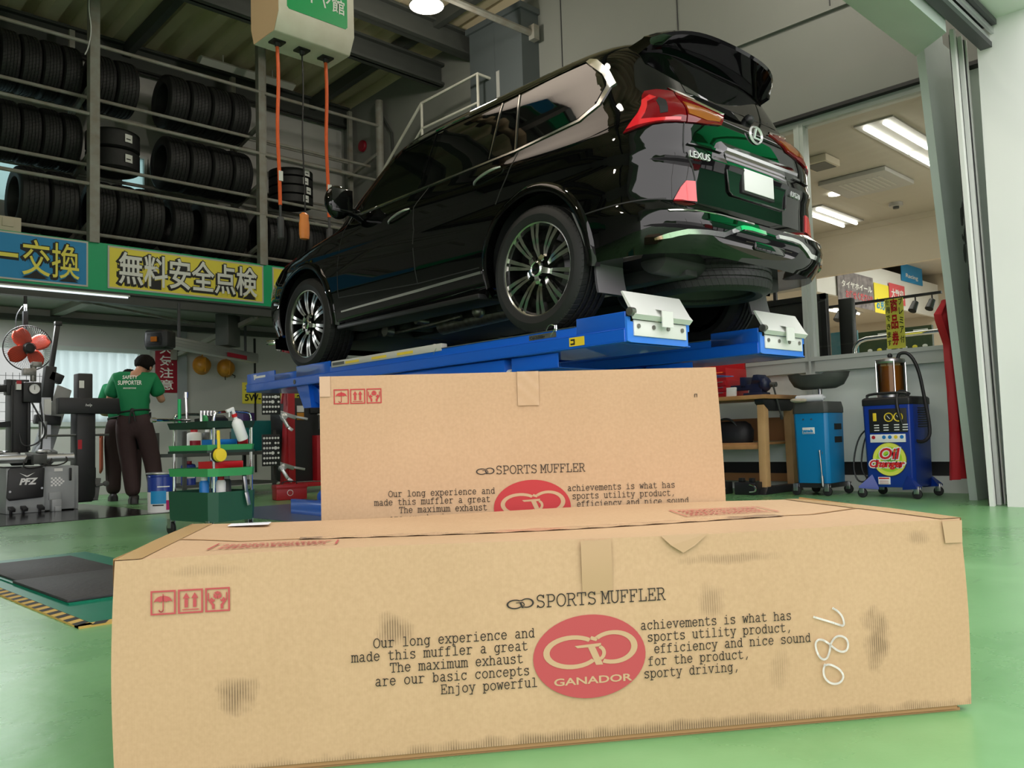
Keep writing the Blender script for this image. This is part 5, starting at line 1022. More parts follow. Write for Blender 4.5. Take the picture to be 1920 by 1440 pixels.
for a in range(4):
    m = M(); t = a*PI/2+.4; d = Vector((math.cos(t), math.sin(t), 0)); c = Vector((-.1, .05, .585)); m.beam(c+d*.08, c+d*.27, .075, .04); m.sph(c+d*.27+Vector((0, 0, .02)), .045, 10, 8, sc=(1.3, 1, .5)); m.obj('clamp_jaw', 'alu', TC, bev=.006)
for x0, x1 in ((-.75, -.14), (.02, .30)): M().cyl((x0, -.22, .54), (x1, -.22, .54), .043, n=18).obj('clamp_cylinder', 'alu', TC)
m = M(); m.box((-.03, -.25, .53), (.13, .09, .10)); m.box((.1, -.2, .55), (.1, .08, .09)); m.obj('valve_block', 'gunmetal', TC, bev=.01)
m = M()
for p in ([(-.14, -.27, .56), (-.2, -.3, .46), (-.1, -.31, .44), (.05, -.29, .48), (.1, -.24, .56)], [(.2, -.22, .58), (.24, -.3, .5), (.1, -.31, .45), (-.05, -.28, .5)], [(-.5, -.27, .55), (-.45, -.3, .46), (-.2, -.3, .46)]): m.tube(p, .008, 6, sm=2)
m.obj('air_hose', 'black_plastic', TC)
m = M(); m.bb((-.19, .1, .6), (-.03, .26, 1.36)); m.bb((-.205, .08, .62), (-.18, .28, 1.30)); m.bb((-.05, .08, .62), (-.02, .28, 1.30)); m.obj('press_column', 'black_plastic', TC, bev=.006)
m = M(); m.beam((-.19, .15, 1.27), (-.95, .1, 1.22), .07, .075); m.bb((-.24, .1, 1.2), (-.19, .22, 1.36)); m.obj('press_arm', 'black_plastic', TC, bev=.006)
m = M(); m.loft([[(-.19, .1, .93), (-.19, .2, .93), (-.19, .2, .87), (-.19, .1, .87)], [(-1.0, .0, .84), (-1.0, .1, .84), (-1.0, .1, .82), (-1.0, .0, .82)]]); m.obj('lever_arm', 'black_plastic', TC)
m = M(); m.bb((-.10, .04, 1.12), (.07, .12, 1.33)); g_ = m.obj('gauge_box', 'black_plastic', TC, bev=.008)
m = M(); m.cyl((0, .03, 1.26), (0, .042, 1.26), .052, n=28); m.obj('gauge_dial', 'white', g_)
m = M(); m.lathe([(.052, .02), (.060, .02), (.060, .045), (.052, .045)], (0, 0, 1.26), 'Y', 28, closed=True); m.bb((-.002, .024, 1.25), (.002, .028, 1.295)); m.obj('gauge_rim', 'black_plastic', g_)
m = M(); m.bb((-.16, .06, 1.25), (-.115, .1, 1.33)); m.obj('red_tag', 'paper', TC); M().bb((-.16, .058, 1.31), (-.115, .06, 1.345)).obj('tag_top', 'red', TC)
m = M(); m.cyl((.0, .08, 1.34), (.0, .08, 1.52), .03, n=12); m.box((-.04, .08, 1.44), (.12, .09, .07)); m.box((.03, .08, 1.52), (.09, .08, .05)); m.obj('air_regulator', 'worn_steel', TC, bev=.004); m = M(); m.cyl((.09, .06, .74), (.09, .06, .92), .04, n=14); m.cyl((.09, .06, .92), (.09, .06, 1.0), .02, n=10); m.obj('oil_cup', 'alu', TC)
m = M(); m.tube([(-.02, .05, 1.12), (.05, .0, .95), (.12, .0, .8), (.02, .02, .68), (-.12, .0, .66), (-.14, .03, .8)], .009, 6, sm=2); m.tube([(.06, .05, 1.12), (.08, .02, .9), (.07, .05, .6)], .009, 6, sm=1); m.obj('gauge_hose', 'black_plastic', TC)
m = M(); m.beam((.13, .30, .55), (.44, .62, 1.30), .17, .13, (0, 1, 0)); m.beam((.12, .22, .50), (.18, .28, .62), .2, .16, (0, 1, 0)); m.obj('tilt_column', 'grey_panel', TC, bev=.012)
m = M(); m.beam((.18, .25, 1.20), (.28, .25, 1.98), .05, .045, (0, 1, 0)); m.box((.285, .25, 1.99), (.07, .06, .05)); m.beam((.17, .25, 1.15), (.21, .25, 1.52), .11, .10, (0, 1, 0)); m.box((.26, .25, 1.40), (.14, .1, .10), (0, .4, 0)); m.cyl((.17, .22, 1.0), (.17, .22, 1.16), .035, n=12); m.box((.17, .2, .94), (.24, .12, .10), (0, .1, 0)); m.obj('mount_head', 'black_plastic', TC, bev=.008)
m = M(); m.bb((.1, .18, .62), (.2, .19, 1.18)); m.obj('mount_plate', 'alu', TC)
m = M(); m.bb((.13, .17, 1.0), (.2, .18, 1.16)); m.obj('white_decal', 'paper', TC, smooth_deg=0)
m = M(); m.bb((.43, .05, .05), (.58, .21, 1.44)); m.bb((.40, .03, .3), (.61, .23, .42)); m.bb((.41, .02, .06), (.60, .24, 1.05)); m.obj('helper_column', 'black_plastic', TC, bev=.01)
m = M(); m.bb((.22, -.02, 1.0), (.95, .10, 1.17)); ha = m.obj('helper_arm', 'black_plastic', TC, bev=.008)
text('arm_lettering', 'help', .04, frame((.48, -.022, 1.08), (1, 0, 0), (0, 0, 1)), 'white', ha, shear=.2)
m = M(); m.bb((.42, .018, .62), (.46, .02, .72)); m.obj('red_tag', 'red', TC); M().cyl((.05, .06, .77), (.75, .06, .77), .012, n=8).obj('press_rod', 'gunmetal', TC)
m = M(); m.bb((.44, .048, 1.28), (.49, .05, 1.36)); m.obj('white_tag', 'paper', TC)
m = M(); m.loft([[(.38, .1, .1), (.62, .0, .06), (.66, .02, .30), (.40, .14, .32)], [(.38, .16, .1), (.62, .06, .06), (.66, .08, .30), (.40, .20, .32)]]); m.cyl((.70, -.02, .24), (.70, .02, .24), .03, n=14); m.beam((.6, .02, .22), (.70, 0, .24), .03, .03); m.obj('bead_breaker', 'gunmetal', TC, bev=.008)
# aligner camera beam with its head
d_ = Vector((2.3, 1.7, 0)).normalized()
AB = thing('camera_beam', 'silver wheel aligner camera beam above the worker', 'aligner beam', (4.10, 10.33, 1.93), math.atan2(d_.y, d_.x))
m = M(); m.bb((.12, -.06, -.07), (2.6, .06, .07))
for z in (-.04, 0, .04): m.bb((.12, -.068, z-.005), (2.6, -.06, z+.005))
m.obj('beam', 'alu', AB, bev=.006)
m = M(); m.loft([[(x, -.14*s_, -.12*s_), (x, .14*s_, -.12*s_), (x, .16*s_, 0), (x, .14*s_, .12*s_), (x, -.14*s_, .12*s_), (x, -.16*s_, 0)] for x, s_ in ((-.05, .8), (-.02, 1), (.14, 1), (.18, .85))]); m.box((.05, -.02, .0), (.2, .3, .2)); m.obj('camera_head', 'black_plastic', AB, bev=.02)
m = M(); m.box((-.058, -.0, -.0), (.01, .08, .06)); m.obj('lens_window', 'amber', AB)
m = M(); m.bb((1.6, -.1, .1), (1.95, .1, .55)); m.obj('control_box', 'gunmetal', AB, bev=.008)
m = M(); m.bb((1.62, -.075, -.06), (2.2, -.07, .0)); m.obj('red_stripe', 'sign_red', AB)
for x in (.5, 2.3): M().cyl((x, 0, .07), (x, 0, .52), .02, n=8).obj('hanger', 'dark_grey', AB)
# wall things
def wallsign(x0, x1, z0, z1, m_, label, y=YW):
    s = thing('wall_sign', label, 'sign', ((x0+x1)/2, y, z0)); w = (x1-x0)/2
    m = M(); m.bb((-w, -.012, 0), (w, -.002, z1-z0)); m.obj('plate', m_, s, bev=.004); return s
s = wallsign(4.88, 5.20, 1.42, 2.16, 'sign_red', 'red fire caution sign with white vertical lettering on the wall')
for i, c in enumerate('火気注意'): text_fit('lettering', c, -.10, .10, .565-.175*i, .715-.175*i, -.014, 'sign_white', s, .012)
for i, (x, z) in enumerate(((5.57, 1.84), (5.95, 1.81))):
    h = thing('hard_hat', ['orange hard hat hanging on the wall, the one nearer the red sign', 'orange hard hat hanging on the wall, the one farther from the red sign'][i], 'helmet', (x, YW-.01, z), 0, 'hard hats on the wall')
    k('hat_orange', (.60, .25, .02), .4, noise=.5, nscale=14, var=(.3, .1, .01))
    m = M(); m.lathe([(0, -.15), (.05, -.145), (.10, -.11), (.125, -.05), (.132, -.005), (.142, 0), (.12, .002)], axis='Y', n=28); m.obj('shell', 'hat_orange', h)
    m = M(); m.box((0, -.10, .0), (.02, .1, .22), (0, 0, 0)); m.cyl((0, -.02, .13), (0, -.03, .16), .01, n=8); m.obj('strap', 'hat_orange', h, bev=.008)
    if i: m = M(); m.tube([(-.02, -.02, -.13), (-.03, -.05, -.18)], .008); m.tube([(.09, -.02, -.09), (.13, -.05, -.12), (.12, -.05, -.15)], .008); m.obj('chin_strap', 'black_plastic', h)
for x0, a, b, lb in ((6.22, 'エコロード', '5W-30', 'yellow oil grade sign on the wall under the lift, nearer the helmets'), (6.85, 'エコ', '0W-20', 'yellow oil grade sign on the wall under the lift, farther from the helmets')):
    s = wallsign(x0, x0+.5, 1.27, 1.60, 'banner_yellow', lb); text_fit('lettering', b, -.21, .21, .04, .15, -.014, 'ink_black', s, .02); text_fit('lettering', a, -.21, .21, .20, .29, -.014, 'ink_black', s, .01)
m = M(); m.bb((5.2, YW-.03, 0), (5.34, YW, 2.35)); struct('column_wall', m, 'grey_panel')
m = M(); m.bb((6.42, YW-.015, .2), (6.45, YW, 2.3)); tag(m.obj('wall_cable', 'ink_black'), 'black cable run down the back wall beside the oil signs', 'cable')
# ---------------------------------------------------------------- people
from mathutils.bvhtree import BVHTree
def person(label, loc, rz, J, wear, head, text_back=False):
    R = thing('person', label, 'person', loc, rz)
    E = [('pelvis', 'spine'), ('spine', 'chest'), ('chest', 'neck'), ('neck', 'head'), ('head', 'crown'), ('head', 'nose'), ('chest', 'shL'), ('shL', 'elL'), ('elL', 'wrL'), ('chest', 'shR'), ('shR', 'elR'), ('elR', 'wrR'), ('pelvis', 'hipL'), ('hipL', 'knL'), ('knL', 'anL'), ('anL', 'toL'), ('pelvis', 'hipR'), ('hipR', 'knR'), ('knR', 'anR'), ('anR', 'toR')]
    rad = dict(pelvis=.125, spine=.115, chest=.125, neck=.055, head=.085, crown=.07, nose=.018, shL=.058, shR=.058, elL=.043, elR=.043, wrL=.030, wrR=.030, hipL=.085, hipR=.085, knL=.062, knR=.062, anL=.042, anR=.042, toL=.03, toR=.03)
    JJ = {q: (J[q], rad[q]) for q in ['pelvis']+[q for q in J if q != 'pelvis']}
    # hands: palm, four fingers and a thumb, each its own chain off the wrist
    for s in 'LR':
        w = Vector(J['wr'+s]); d = (w-Vector(J['el'+s])).normalized(); side = d.cross(Vector((0, 0, 1))).normalized(); up = side.cross(d)
        p = w+d*.07; JJ['pa'+s] = (tuple(p), (.036, .018)); E.append(('wr'+s, 'pa'+s))
        for f, (o, l) in enumerate(((-.030, .052), (-.010, .062), (.010, .058), (.029, .046))):
            a = p+side*o+d*.03; b = a+d*l*.6-up*.012; c = b+d*l*.35-up*.03
            for nm, q, r in (('a', a, .0095), ('b', b, .0085), ('c', c, .0075)): JJ[f'f{s}{f}{nm}'] = (tuple(q), r)
            E += [('pa'+s, f'f{s}{f}a'), (f'f{s}{f}a', f'f{s}{f}b'), (f'f{s}{f}b', f'f{s}{f}c')]
        sg = 1 if s == 'L' else -1
        a = w+d*.035+side*sg*.032; b = a+d*.035+side*sg*.02-up*.01
        JJ['t'+s+'a'] = (tuple(a), .011); JJ['t'+s+'b'] = (tuple(b), .009); E += [('wr'+s, 't'+s+'a'), ('t'+s+'a', 't'+s+'b')]
    skin('body', JJ, E, ['skin'], R, 2)
    hd = Vector(J['head']); cr = Vector(J['crown']); ax = (cr-hd).normalized(); nz = (Vector(J['nose'])-hd).normalized(); sx_ = ax.cross(nz).normalized()
    for sg in (-1, 1):
        m = M(); m.sph(hd+sx_*sg*.088-ax*.0, .03, 10, 8, sc=(.45, .8, 1.1)); m.obj('ear', 'skin', R)
        m = M(); m.sph(hd+nz*.078+sx_*sg*.032+ax*.02, .012, 8, 6); m.obj('eye', 'white', R)
    m = M(); m.tube([hd+nz*.088-ax*.045-sx_*.022, hd+nz*.094-ax*.047, hd+nz*.088-ax*.045+sx_*.022], .006, 6); m.obj('mouth', 'skin', R)
    m = M(); m.sph((0, 0, 0), .108, 24, 16, sc=(1, 1.08, .98))
    q = Matrix((sx_, nz, ax)).transposed().to_4x4(); m.v = [v for v in m.v]
    vs = []
    for v in m.v:
        v = Vector(v); n = v.normalized(); wv = 1+.05*math.sin(n.x*17+n.z*11)*math.sin(n.y*13+2)
        if n.y > .35 and n.z < .35: v *= .78
        if n.z < -.55: v *= .86
        vs.append(q @ (v*wv)+hd+ax*.035-nz*.018)
    m.v = [tuple(v) for v in vs]; m.obj('hair', 'hair', R, smooth_deg=60)
    lift = lambda a, b, t: tuple(Vector(J[a]).lerp(Vector(J[b]), t))
    hem = tuple(Vector(J['pelvis']).lerp(Vector(J['spine']), .1))
    sj = {'pelvis': (tuple(Vector(J['pelvis'])+Vector((0, 0, .0))), (.188, .152)), 'spine': (J['spine'], (.172, .14)), 'chest': (J['chest'], (.19, .148)), 'collar': (lift('chest', 'neck', .72), .085), 'shL': (J['shL'], .098), 'slL': (lift('shL', 'elL', .78), .088), 'shR': (J['shR'], .098), 'slR': (lift('shR', 'elR', .78), .088)}
    sh = skin('polo_shirt', sj, [('pelvis', 'spine'), ('spine', 'chest'), ('chest', 'collar'), ('chest', 'shL'), ('shL', 'slL'), ('chest', 'shR'), ('shR', 'slR')], ['shirt_green'], R, 2)
    tj = {'pelvis': (J['pelvis'], (.175, .142)), 'waist': (tuple(Vector(J['pelvis'])+Vector((0, 0, .16))), (.158, .128)), 'hipL': (J['hipL'], .125), 'knL': (J['knL'], .10), 'anL': (tuple(Vector(J['anL'])+Vector((0, 0, -.02))), .085), 'hipR': (J['hipR'], .125), 'knR': (J['knR'], .10), 'anR': (tuple(Vector(J['anR'])+Vector((0, 0, -.02))), .085)}
    skin('trousers', tj, [('pelvis', 'waist'), ('pelvis', 'hipL'), ('hipL', 'knL'), ('knL', 'anL'), ('pelvis', 'hipR'), ('hipR', 'knR'), ('knR', 'anR')], ['trousers'], R, 2)
    for s in 'LR':
        a = Vector(J['an'+s]); t = Vector(J['to'+s]); d = (t-a); d.z = 0; d.normalize(); sd = Vector((-d.y, d.x, 0)); rg = []
        for f, w, h in ((-.09, .030, .06), (-.075, .042, .085), (0, .046, .10), (.08, .050, .075), (.14, .046, .055), (.165, .025, .04)):
            c = Vector((a.x, a.y, 0))+d*f; rg.append([tuple(c-sd*w), tuple(c-sd*w+Vector((0, 0, h*.6))), tuple(c-sd*w*.6+Vector((0, 0, h))), tuple(c+sd*w*.6+Vector((0, 0, h))), tuple(c+sd*w+Vector((0, 0, h*.6))), tuple(c+sd*w)])
        m = M(); m.loft(rg); m.obj('shoe', 'shoe', R, smooth_deg=50)
    # apron string round the waist, tied behind
    z0 = J['pelvis'][2]+.12; bv = BVHTree.FromObject(sh, DG())
    pts = []
    for i in range(32):
        a = i*2*PI/32; o = Vector((J['pelvis'][0], J['pelvis'][1], z0+.02*math.cos(a*1.0+.6))); dd = Vector((math.cos(a), math.sin(a), 0)); h = bv.ray_cast(o+dd*.6, -dd); pts.append((h[0]+dd*.004) if h[0] else o+dd*.17)
    m = M(); m.tube(pts, .011, 6, closed=True); i0 = pts[24]; m.tube([i0, i0+Vector((-.02, -.02, -.04)), i0+Vector((-.03, -.02, -.14))], .010, 6, sm=1); m.tube([i0, i0+Vector((.02, -.02, -.05)), i0+Vector((.03, -.02, -.12))], .010, 6, sm=1); m.sph(i0, .022, 8, 6, sc=(1.2, .7, 1.2)); m.obj('apron_string', 'ink_black', R)
    m = M(); m.grid(lambda u, v: (J['pelvis'][0]-.17+.34*u, J['pelvis'][1]+.17+.03*math.sin(PI*u), z0-.42*v), 10, 6); o = m.obj('apron', 'ink_black', R); md = o.modifiers.new('t', 'SOLIDIFY'); md.thickness = .004
    if text_back:
        for tx, w, h, z in (('SAFETY', .155, .042, 1.385), ('SUPPORTER', .245, .050, 1.318), ('BRIDGESTONE', .13, .016, 1.272)):
            me = text_mesh(tx, 1.0, Matrix.Identity(4), bold=.02, ext=0); xs = [v.co.x for v in me.vertices]; ys = [v.co.y for v in me.vertices]
            bm = bmesh.new(); bm.from_mesh(me); bmesh.ops.triangulate(bm, faces=bm.faces); bmesh.ops.subdivide_edges(bm, edges=[e for e in bm.edges if e.calc_length() > .25], cuts=2); bm.to_mesh(me); bm.free()
            for v in me.vertices:
                x = J['chest'][0]-.035+((v.co.x-min(xs))/(max(xs)-min(xs))-.5)*w; z = z+0; zz = z+(v.co.y-min(ys))/(max(ys)-min(ys))*h; hh = bv.ray_cast(Vector((x, -1, zz)), Vector((0, 1, 0))); v.co = Vector((x, (hh[0].y if hh[0] else -.15)-.004, zz))
            me.materials.clear(); me.materials.append(MT['sign_white']); me.name = 'back_print'; mesh_obj('back_print', me, R)
    return R
JA = dict(pelvis=(-.02, 0, .90), spine=(-.02, .0, 1.10), chest=(-.015, .02, 1.33), neck=(.03, .07, 1.47), head=(.085, .13, 1.535), crown=(.11, .145, 1.60), nose=(.145, .205, 1.50), shL=(-.19, .02, 1.385), elL=(-.285, .06, 1.12), wrL=(-.12, .25, 1.10), shR=(.17, .03, 1.385), elR=(.27, .10, 1.14), wrR=(.22, .30, 1.26), hipL=(-.11, 0, .82), knL=(-.07, .03, .47), anL=(-.02, 0, .09), toL=(-.05, .15, .03), hipR=(.09, 0, .82), knR=(.17, .05, .46), anR=(.22, .03, .09), toR=(.27, .17, .03))
W1 = person('person in green shirt and dark trousers, back to the camera, working', (3.635, 9.75, .006), -.45, JA, None, None, True)
k('orange_rag', (.42, .10, .05), .7)
JB = dict(pelvis=(0, 0, .88), spine=(.0, .04, 1.07), chest=(.02, .12, 1.28), neck=(.05, .22, 1.40), head=(.07, .29, 1.46), crown=(.08, .31, 1.535), nose=(.08, .385, 1.43), shL=(-.17, .12, 1.33), elL=(-.23, .20, 1.06), wrL=(-.12, .40, 1.05), shR=(.20, .14, 1.33), elR=(.26, .24, 1.08), wrR=(.16, .42, 1.08), hipL=(-.10, 0, .81), knL=(-.10, .04, .46), anL=(-.10, .0, .09), toL=(-.12, .15, .03), hipR=(.10, 0, .81), knR=(.12, .06, .46), anR=(.12, .02, .09), toR=(.14, .17, .03))
W2_ = person('person in green shirt mostly hidden behind the first worker', (3.80, 10.60, .0), -.35, JB, None, None)
m = M(); m.grid(lambda u, v: (-.235+.02*math.sin(u*7), -.06+.10*u, .78-.42*v+.03*math.sin(u*9)), 8, 8); o = m.obj('orange_rag', 'orange_rag', W2_); md = o.modifiers.new('t', 'SOLIDIFY'); md.thickness = .006
m = M(); m.bb((-.05, -.17, .92), (.06, -.155, 1.0)); m.obj('red_pouch', 'red', W2_)
# ---------------------------------------------------------------- tool cart, pail, aligner station
CA = thing('tool_cart', 'green four-tier tool trolley in front of the worker', 'tool cart', (2.535, 5.47, 0), .14)
w, d = .37, .58
def tray(z, h, nm, mt, wall=.008, lip=0., cutout=False):
    m = M(); c = .05; P = [(c, 0), (w-c, 0), (w, c), (w, d-c), (w-c, d), (c, d), (0, d-c), (0, c)]
    q = lambda s: [(w/2+(x-w/2)*s, d/2+(y-d/2)*s) for x, y in P]
    R_ = [[(x, y, z) for x, y in q(.97)], [(x, y, z+h) for x, y in q(1.0+lip)], [(x, y, z+h) for x, y in q(.96)], [(x, y, z+.01) for x, y in q(.94)]]
    m.loft(R_); return m.obj(nm, mt, CA, smooth_deg=40)
tray(.10, .20, 'bottom_bin', 'cart_green'); tray(.405, .055, 'tray', 'tray_green'); t2 = tray(.575, .045, 'tray', 'tray_green'); tray(.735, .045, 'top_tray', 'tray_dark', lip=.03)
m = M(); m.loft([[(x*1.0, y, z) for x, y in ((.05, -.004), (w-.05, -.004), (w+.004, .05), (w+.004, d-.05), (w-.05, d+.004), (.05, d+.004), (-.004, d-.05), (-.004, .05))] for z in (.565, .582)]); m.obj('tray_band', 'tray_dark', t2)
for x, y in ((.045, .045), (w-.03, .045), (.045, d-.045), (w-.03, d-.045)): M().cyl((x, y, .28), (x, y, .75), .010, n=10).obj('upright', 'chrome', CA)
for x0, x1, y in ((.045, w-.03, .045), (.045, w-.03, d-.045)): m = M(); m.tube([(x0, y, .74), (x0, y, .82), (x0+.03, y, .845), (x1-.03, y, .845), (x1, y, .82), (x1, y, .74)], .010, 10, sm=2); m.obj('handle_bar', 'chrome', CA)
for x, y in ((.02, d-.05), (.02, .06), (w-.05, .05), (w-.05, d-.05)):
    m = M(); m.cyl((x-.012, y, .045), (x+.012, y, .045), .045, n=18); cs = m.obj('caster', 'rubber', CA, bev=.004)
    m = M(); m.bb((x-.02, y-.02, .045), (x-.014, y+.02, .11)); m.bb((x+.014, y-.02, .045), (x+.02, y+.02, .11)); m.obj('fork', 'steel', cs)
def on_cart(nm, label, cat, p):
    c_, s_ = math.cos(.14), math.sin(.14); return thing(nm, label, cat, (2.535+p[0]*c_-p[1]*s_, 5.47+p[0]*s_+p[1]*c_, p[2]), .14)
t = on_cart('spray_bottle', 'white spray bottle with red collar hooked on the trolley rail', 'spray bottle', (.21, -.02, .70)); T_ = Matrix.Rotation(math.radians(-22), 4, 'Y')
m = M(); m.lathe([(0, -.055), (.034, -.055), (.038, -.045), (.038, .07), (.03, .085), (.014, .10), (.013, .12)], n=24); m.xf(T_); m.obj('bottle', 'white', t)
m = M(); m.lathe([(.018, .115), (.019, .135), (.014, .137)], n=16); m.xf(T_); m.obj('collar', 'bright_red', t)
m = M(); m.box((.0, 0, .155), (.022, .02, .04)); m.box((-.018, 0, .172), (.06, .022, .022)); m.box((-.034, 0, .15), (.008, .014, .045), (0, .4, 0)); m.xf(T_); m.obj('trigger_head', 'white', t, bev=.004)
t = on_cart('round_brush', 'yellow wheel brush hanging from the trolley', 'brush', (.03, -.03, .57)); m = M(); m.beam((0, 0, .145), (.006, 0, .0), .022, .010, (0, 1, 0)); m.obj('grip', 'yellow', t, bev=.004)
m = M(); m.lathe([(0, -.03), (.042, -.025), (.046, -.01), (.046, 0), (0, 0)], (.006, 0, -.02), 'Y', 28); m.obj('disc', 'yellow', t); m = M(); m.lathe([(.046, 0), (.05, .02), (0, .02)], (.006, 0, -.02), 'Y', 28); m.obj('pad', 'ink_black', t)
t = on_cart('scraper', 'bent steel scraper hanging on the trolley bin', 'scraper', (.25, -.02, .30)); m = M(); m.beam((-.01, 0, .10), (.0, -.005, -.01), .026, .006, (0, 1, 0)); m.beam((0, -.005, -.01), (.018, -.01, -.10), .03, .004, (0, 1, 0)); m.obj('blade', 'steel', t, bev=.002)
def bin_(nm, label, p, s, mt):
    t = on_cart(nm, label, 'tray', p); m = M(); x, y, z = s; m.bb((0, 0, 0), (x, y, .004)); m.bb((0, 0, 0), (.004, y, z)); m.bb((x-.004, 0, 0), (x, y, z)); m.bb((0, 0, 0), (x, .004, z)); m.bb((0, y-.004, 0), (x, y, z)); m.obj('tub', mt, t, bev=.002); return t
bin_('parts_tray', 'small blue parts tray on the second tier of the trolley', (.06, .05, .586), (.17, .16, .07), 'blue_box'); bin_('parts_tray', 'small dark red parts tray beside the blue tray on the trolley', (.24, .05, .586), (.08, .16, .07), 'red'); bin_('parts_tray', 'red parts tray on the third tier of the trolley', (.05, .04, .416), (.22, .2, .09), 'bright_red')
t = on_cart('socket_set', 'row of chrome sockets on the trolley top tier', 'sockets', (.05, .2, .747)); m = M(); m.bb((-.01, -.01, 0), (.13, .04, .02)); m.obj('socket_rail', 'black_plastic', t)
for i in range(5): M().cyl((.01+i*.026, .015, .02), (.01+i*.026, .015, .11), .011, n=12).obj('socket', 'chrome', t)
t = on_cart('impact_wrench', 'black and green impact wrench lying on the trolley top', 'power tool', (.15, .22, .79)); m = M(); m.cyl((-.06, 0, 0), (.10, .02, .0), .038, n=18); m.cyl((.10, .02, 0), (.13, .024, 0), .02, n=12); m.beam((-.02, 0, 0), (-.05, .12, -.01), .04, .05); m.obj('tool_body', 'black_plastic', t, bev=.006); M().cyl((-.075, 0, 0), (-.058, 0, .0), .039, n=18).obj('rear_cover', 'tray_green', t)
t = on_cart('torque_wrench', 'chrome wheel wrench sticking out over the trolley edge', 'wrench', (-.10, .4, .80)); m = M(); m.cyl((-.08, 0, 0), (.2, .02, 0), .011, n=10); m.cyl((-.10, 0, 0), (-.07, 0, 0), .017, n=12); m.obj('bar', 'chrome', t)
t = on_cart('wheel_brace', 'upright chrome wheel brace with green sleeve on the trolley', 'wrench', (.05, .42, .747)); m = M(); m.cyl((.03, 0, 0), (.02, 0, .24), .009, n=10); m.cyl((.02, 0, .21), (.02, 0, .25), .016, n=12); m.obj('bar', 'chrome', t); M().cyl((-.03, 0, 0), (-.03, 0, .2), .012, n=10).obj('sleeve', 'green_sheet', t)
random.seed(11)
for i, (p, c, lb) in enumerate((((.07, .2, .11), 'blue_box', 'blue spray can standing in the trolley bottom bin'), ((.16, .14, .11), 'paper', 'white spray can standing in the trolley bottom bin'), ((.27, .24, .11), 'gunmetal', 'dark spray can standing in the trolley bottom bin'))):
    t = on_cart('spray_can', lb, 'spray can', p); m = M(); m.lathe([(0, 0), (.033, 0), (.033, .25), (.026, .265), (.012, .27)], n=20); m.obj('can', c, t); m = M(); m.lathe([(.022, .265), (.022, .30), (0, .302)], n=14); m.obj('cap', 'bright_red' if i == 1 else 'white', t)
PA = thing('oil_pail', 'blue and white printed metal pail beside the worker and trolley', 'pail', (3.31, 8.22, .006)); k('pail_blue', (.02, .05, .33), .25, coat=.5); k('pail_magenta', (.5, .02, .15), .4)
m = M(); m.lathe([(0, 0), (.125, 0), (.128, .19), (.124, .195)], n=36); m.obj('can_lower', 'white', PA); m = M(); m.lathe([(.128, .19), (.130, .33), (.134, .335), (.130, .34), (.131, .36), (.137, .362), (.13, .37), (0, .372)], n=36); m.obj('can_upper', 'pail_blue', PA)
m = M(); m.lathe([(.138, .355), (.142, .362), (.138, .372), (0, .376)], n=36); m.obj('lid', 'alu', PA); cyl_ = lambda a0, a1, z0, z1, r=.1295: M().grid(lambda u, v: (r*math.cos(math.radians(a0+(a1-a0)*u)), r*math.sin(math.radians(a0+(a1-a0)*u)), z0+(z1-z0)*v), 12, 1)
cyl_(-160, -95, .08, .20, .1305).obj('blue_band', 'banner_blue', PA); cyl_(-95, -70, .02, .11, .1305).obj('magenta_patch', 'pail_magenta', PA); cyl_(-130, -80, .235, .245, .1315).obj('print_line', 'white', PA); cyl_(-150, -105, .06, .072, .1315).obj('print_line', 'ink_black', PA)
# wheel alignment station
AS = thing('alignment_cabinet', 'red and black wheel alignment cabinet with tall red column', 'cabinet', (5.45, 9.55, 0))
m = M(); m.bb((-.06, -.05, .10), (.04, .06, 1.26)); m.loft([[(-.12, -.04, .12), (-.06, -.04, .12), (-.06, .06, .12), (-.12, .06, .12)], [(-.06, -.04, 1.1), (-.05, -.04, 1.1), (-.05, .06, 1.1), (-.06, .06, 1.1)]]); m.bb((-.10, -.12, .08), (.40, .12, .13)); m.obj('column', 'red', AS, bev=.006)
m = M(); m.bb((.05, .05, .14), (.75, .6, 1.20)); m.bb((.3, .02, 1.0), (.75, .1, 1.15)); m.obj('monitor_case', 'black_plastic', AS, bev=.01)
m = M(); m.bb((.34, -.06, .14), (.80, .06, .72)); rd = m.obj('cabinet_door', 'red', AS, bev=.008); text('door_lettering', 'Vi', .06, frame((.39, -.062, .17), (1, 0, 0), (0, 0, 1)), 'white', rd, shear=.25)
M().bb((.44, -.063, .42), (.62, -.061, .70)).obj('label', 'banner_yellow', rd); M().bb((.44, -.0635, .40), (.62, -.062, .47)).obj('label_foot', 'banner_blue', rd)
m = M()
for i in range(4): m.bb((.46, -.065, .49+i*.05), (.58, -.0635, .52+i*.05))
m.obj('label_print', 'banner_blue', rd, smooth_deg=0)
for x, y in ((.12, -.02), (.65, .0)): m = M(); m.cyl((x-.015, y, .045), (x+.015, y, .045), .045, n=16); c_ = m.obj('caster', 'rubber', AS, bev=.004); M().bb((x-.025, y-.02, .05), (x+.025, y+.02, .09)).obj('fork', 'steel', c_)
m = M(); m.tube([(-.12, 0, 1.12), (-.09, 0, 1.3), (0, 0, 1.34), (.04, 0, 1.25)], .015, sm=2); m.obj('red_loop', 'red', AS)
m = M(); m.tube([(.36, -.06, .98), (.36, -.1, .98), (.72, -.1, .98), (.72, -.06, .98)], .014, sm=1); m.bb((.36, -.11, .80), (.42, -.07, .98)); m.obj('bright_handle', 'alu', AS, bev=.004)
m = M(); m.bb((.12, .04, 1.02), (.22, .048, 1.10)); m.obj('paper_tag', 'paper', AS); M().bb((.12, .04, .92), (.22, .048, 1.01)).obj('orange_tag', 'hat_orange', AS)
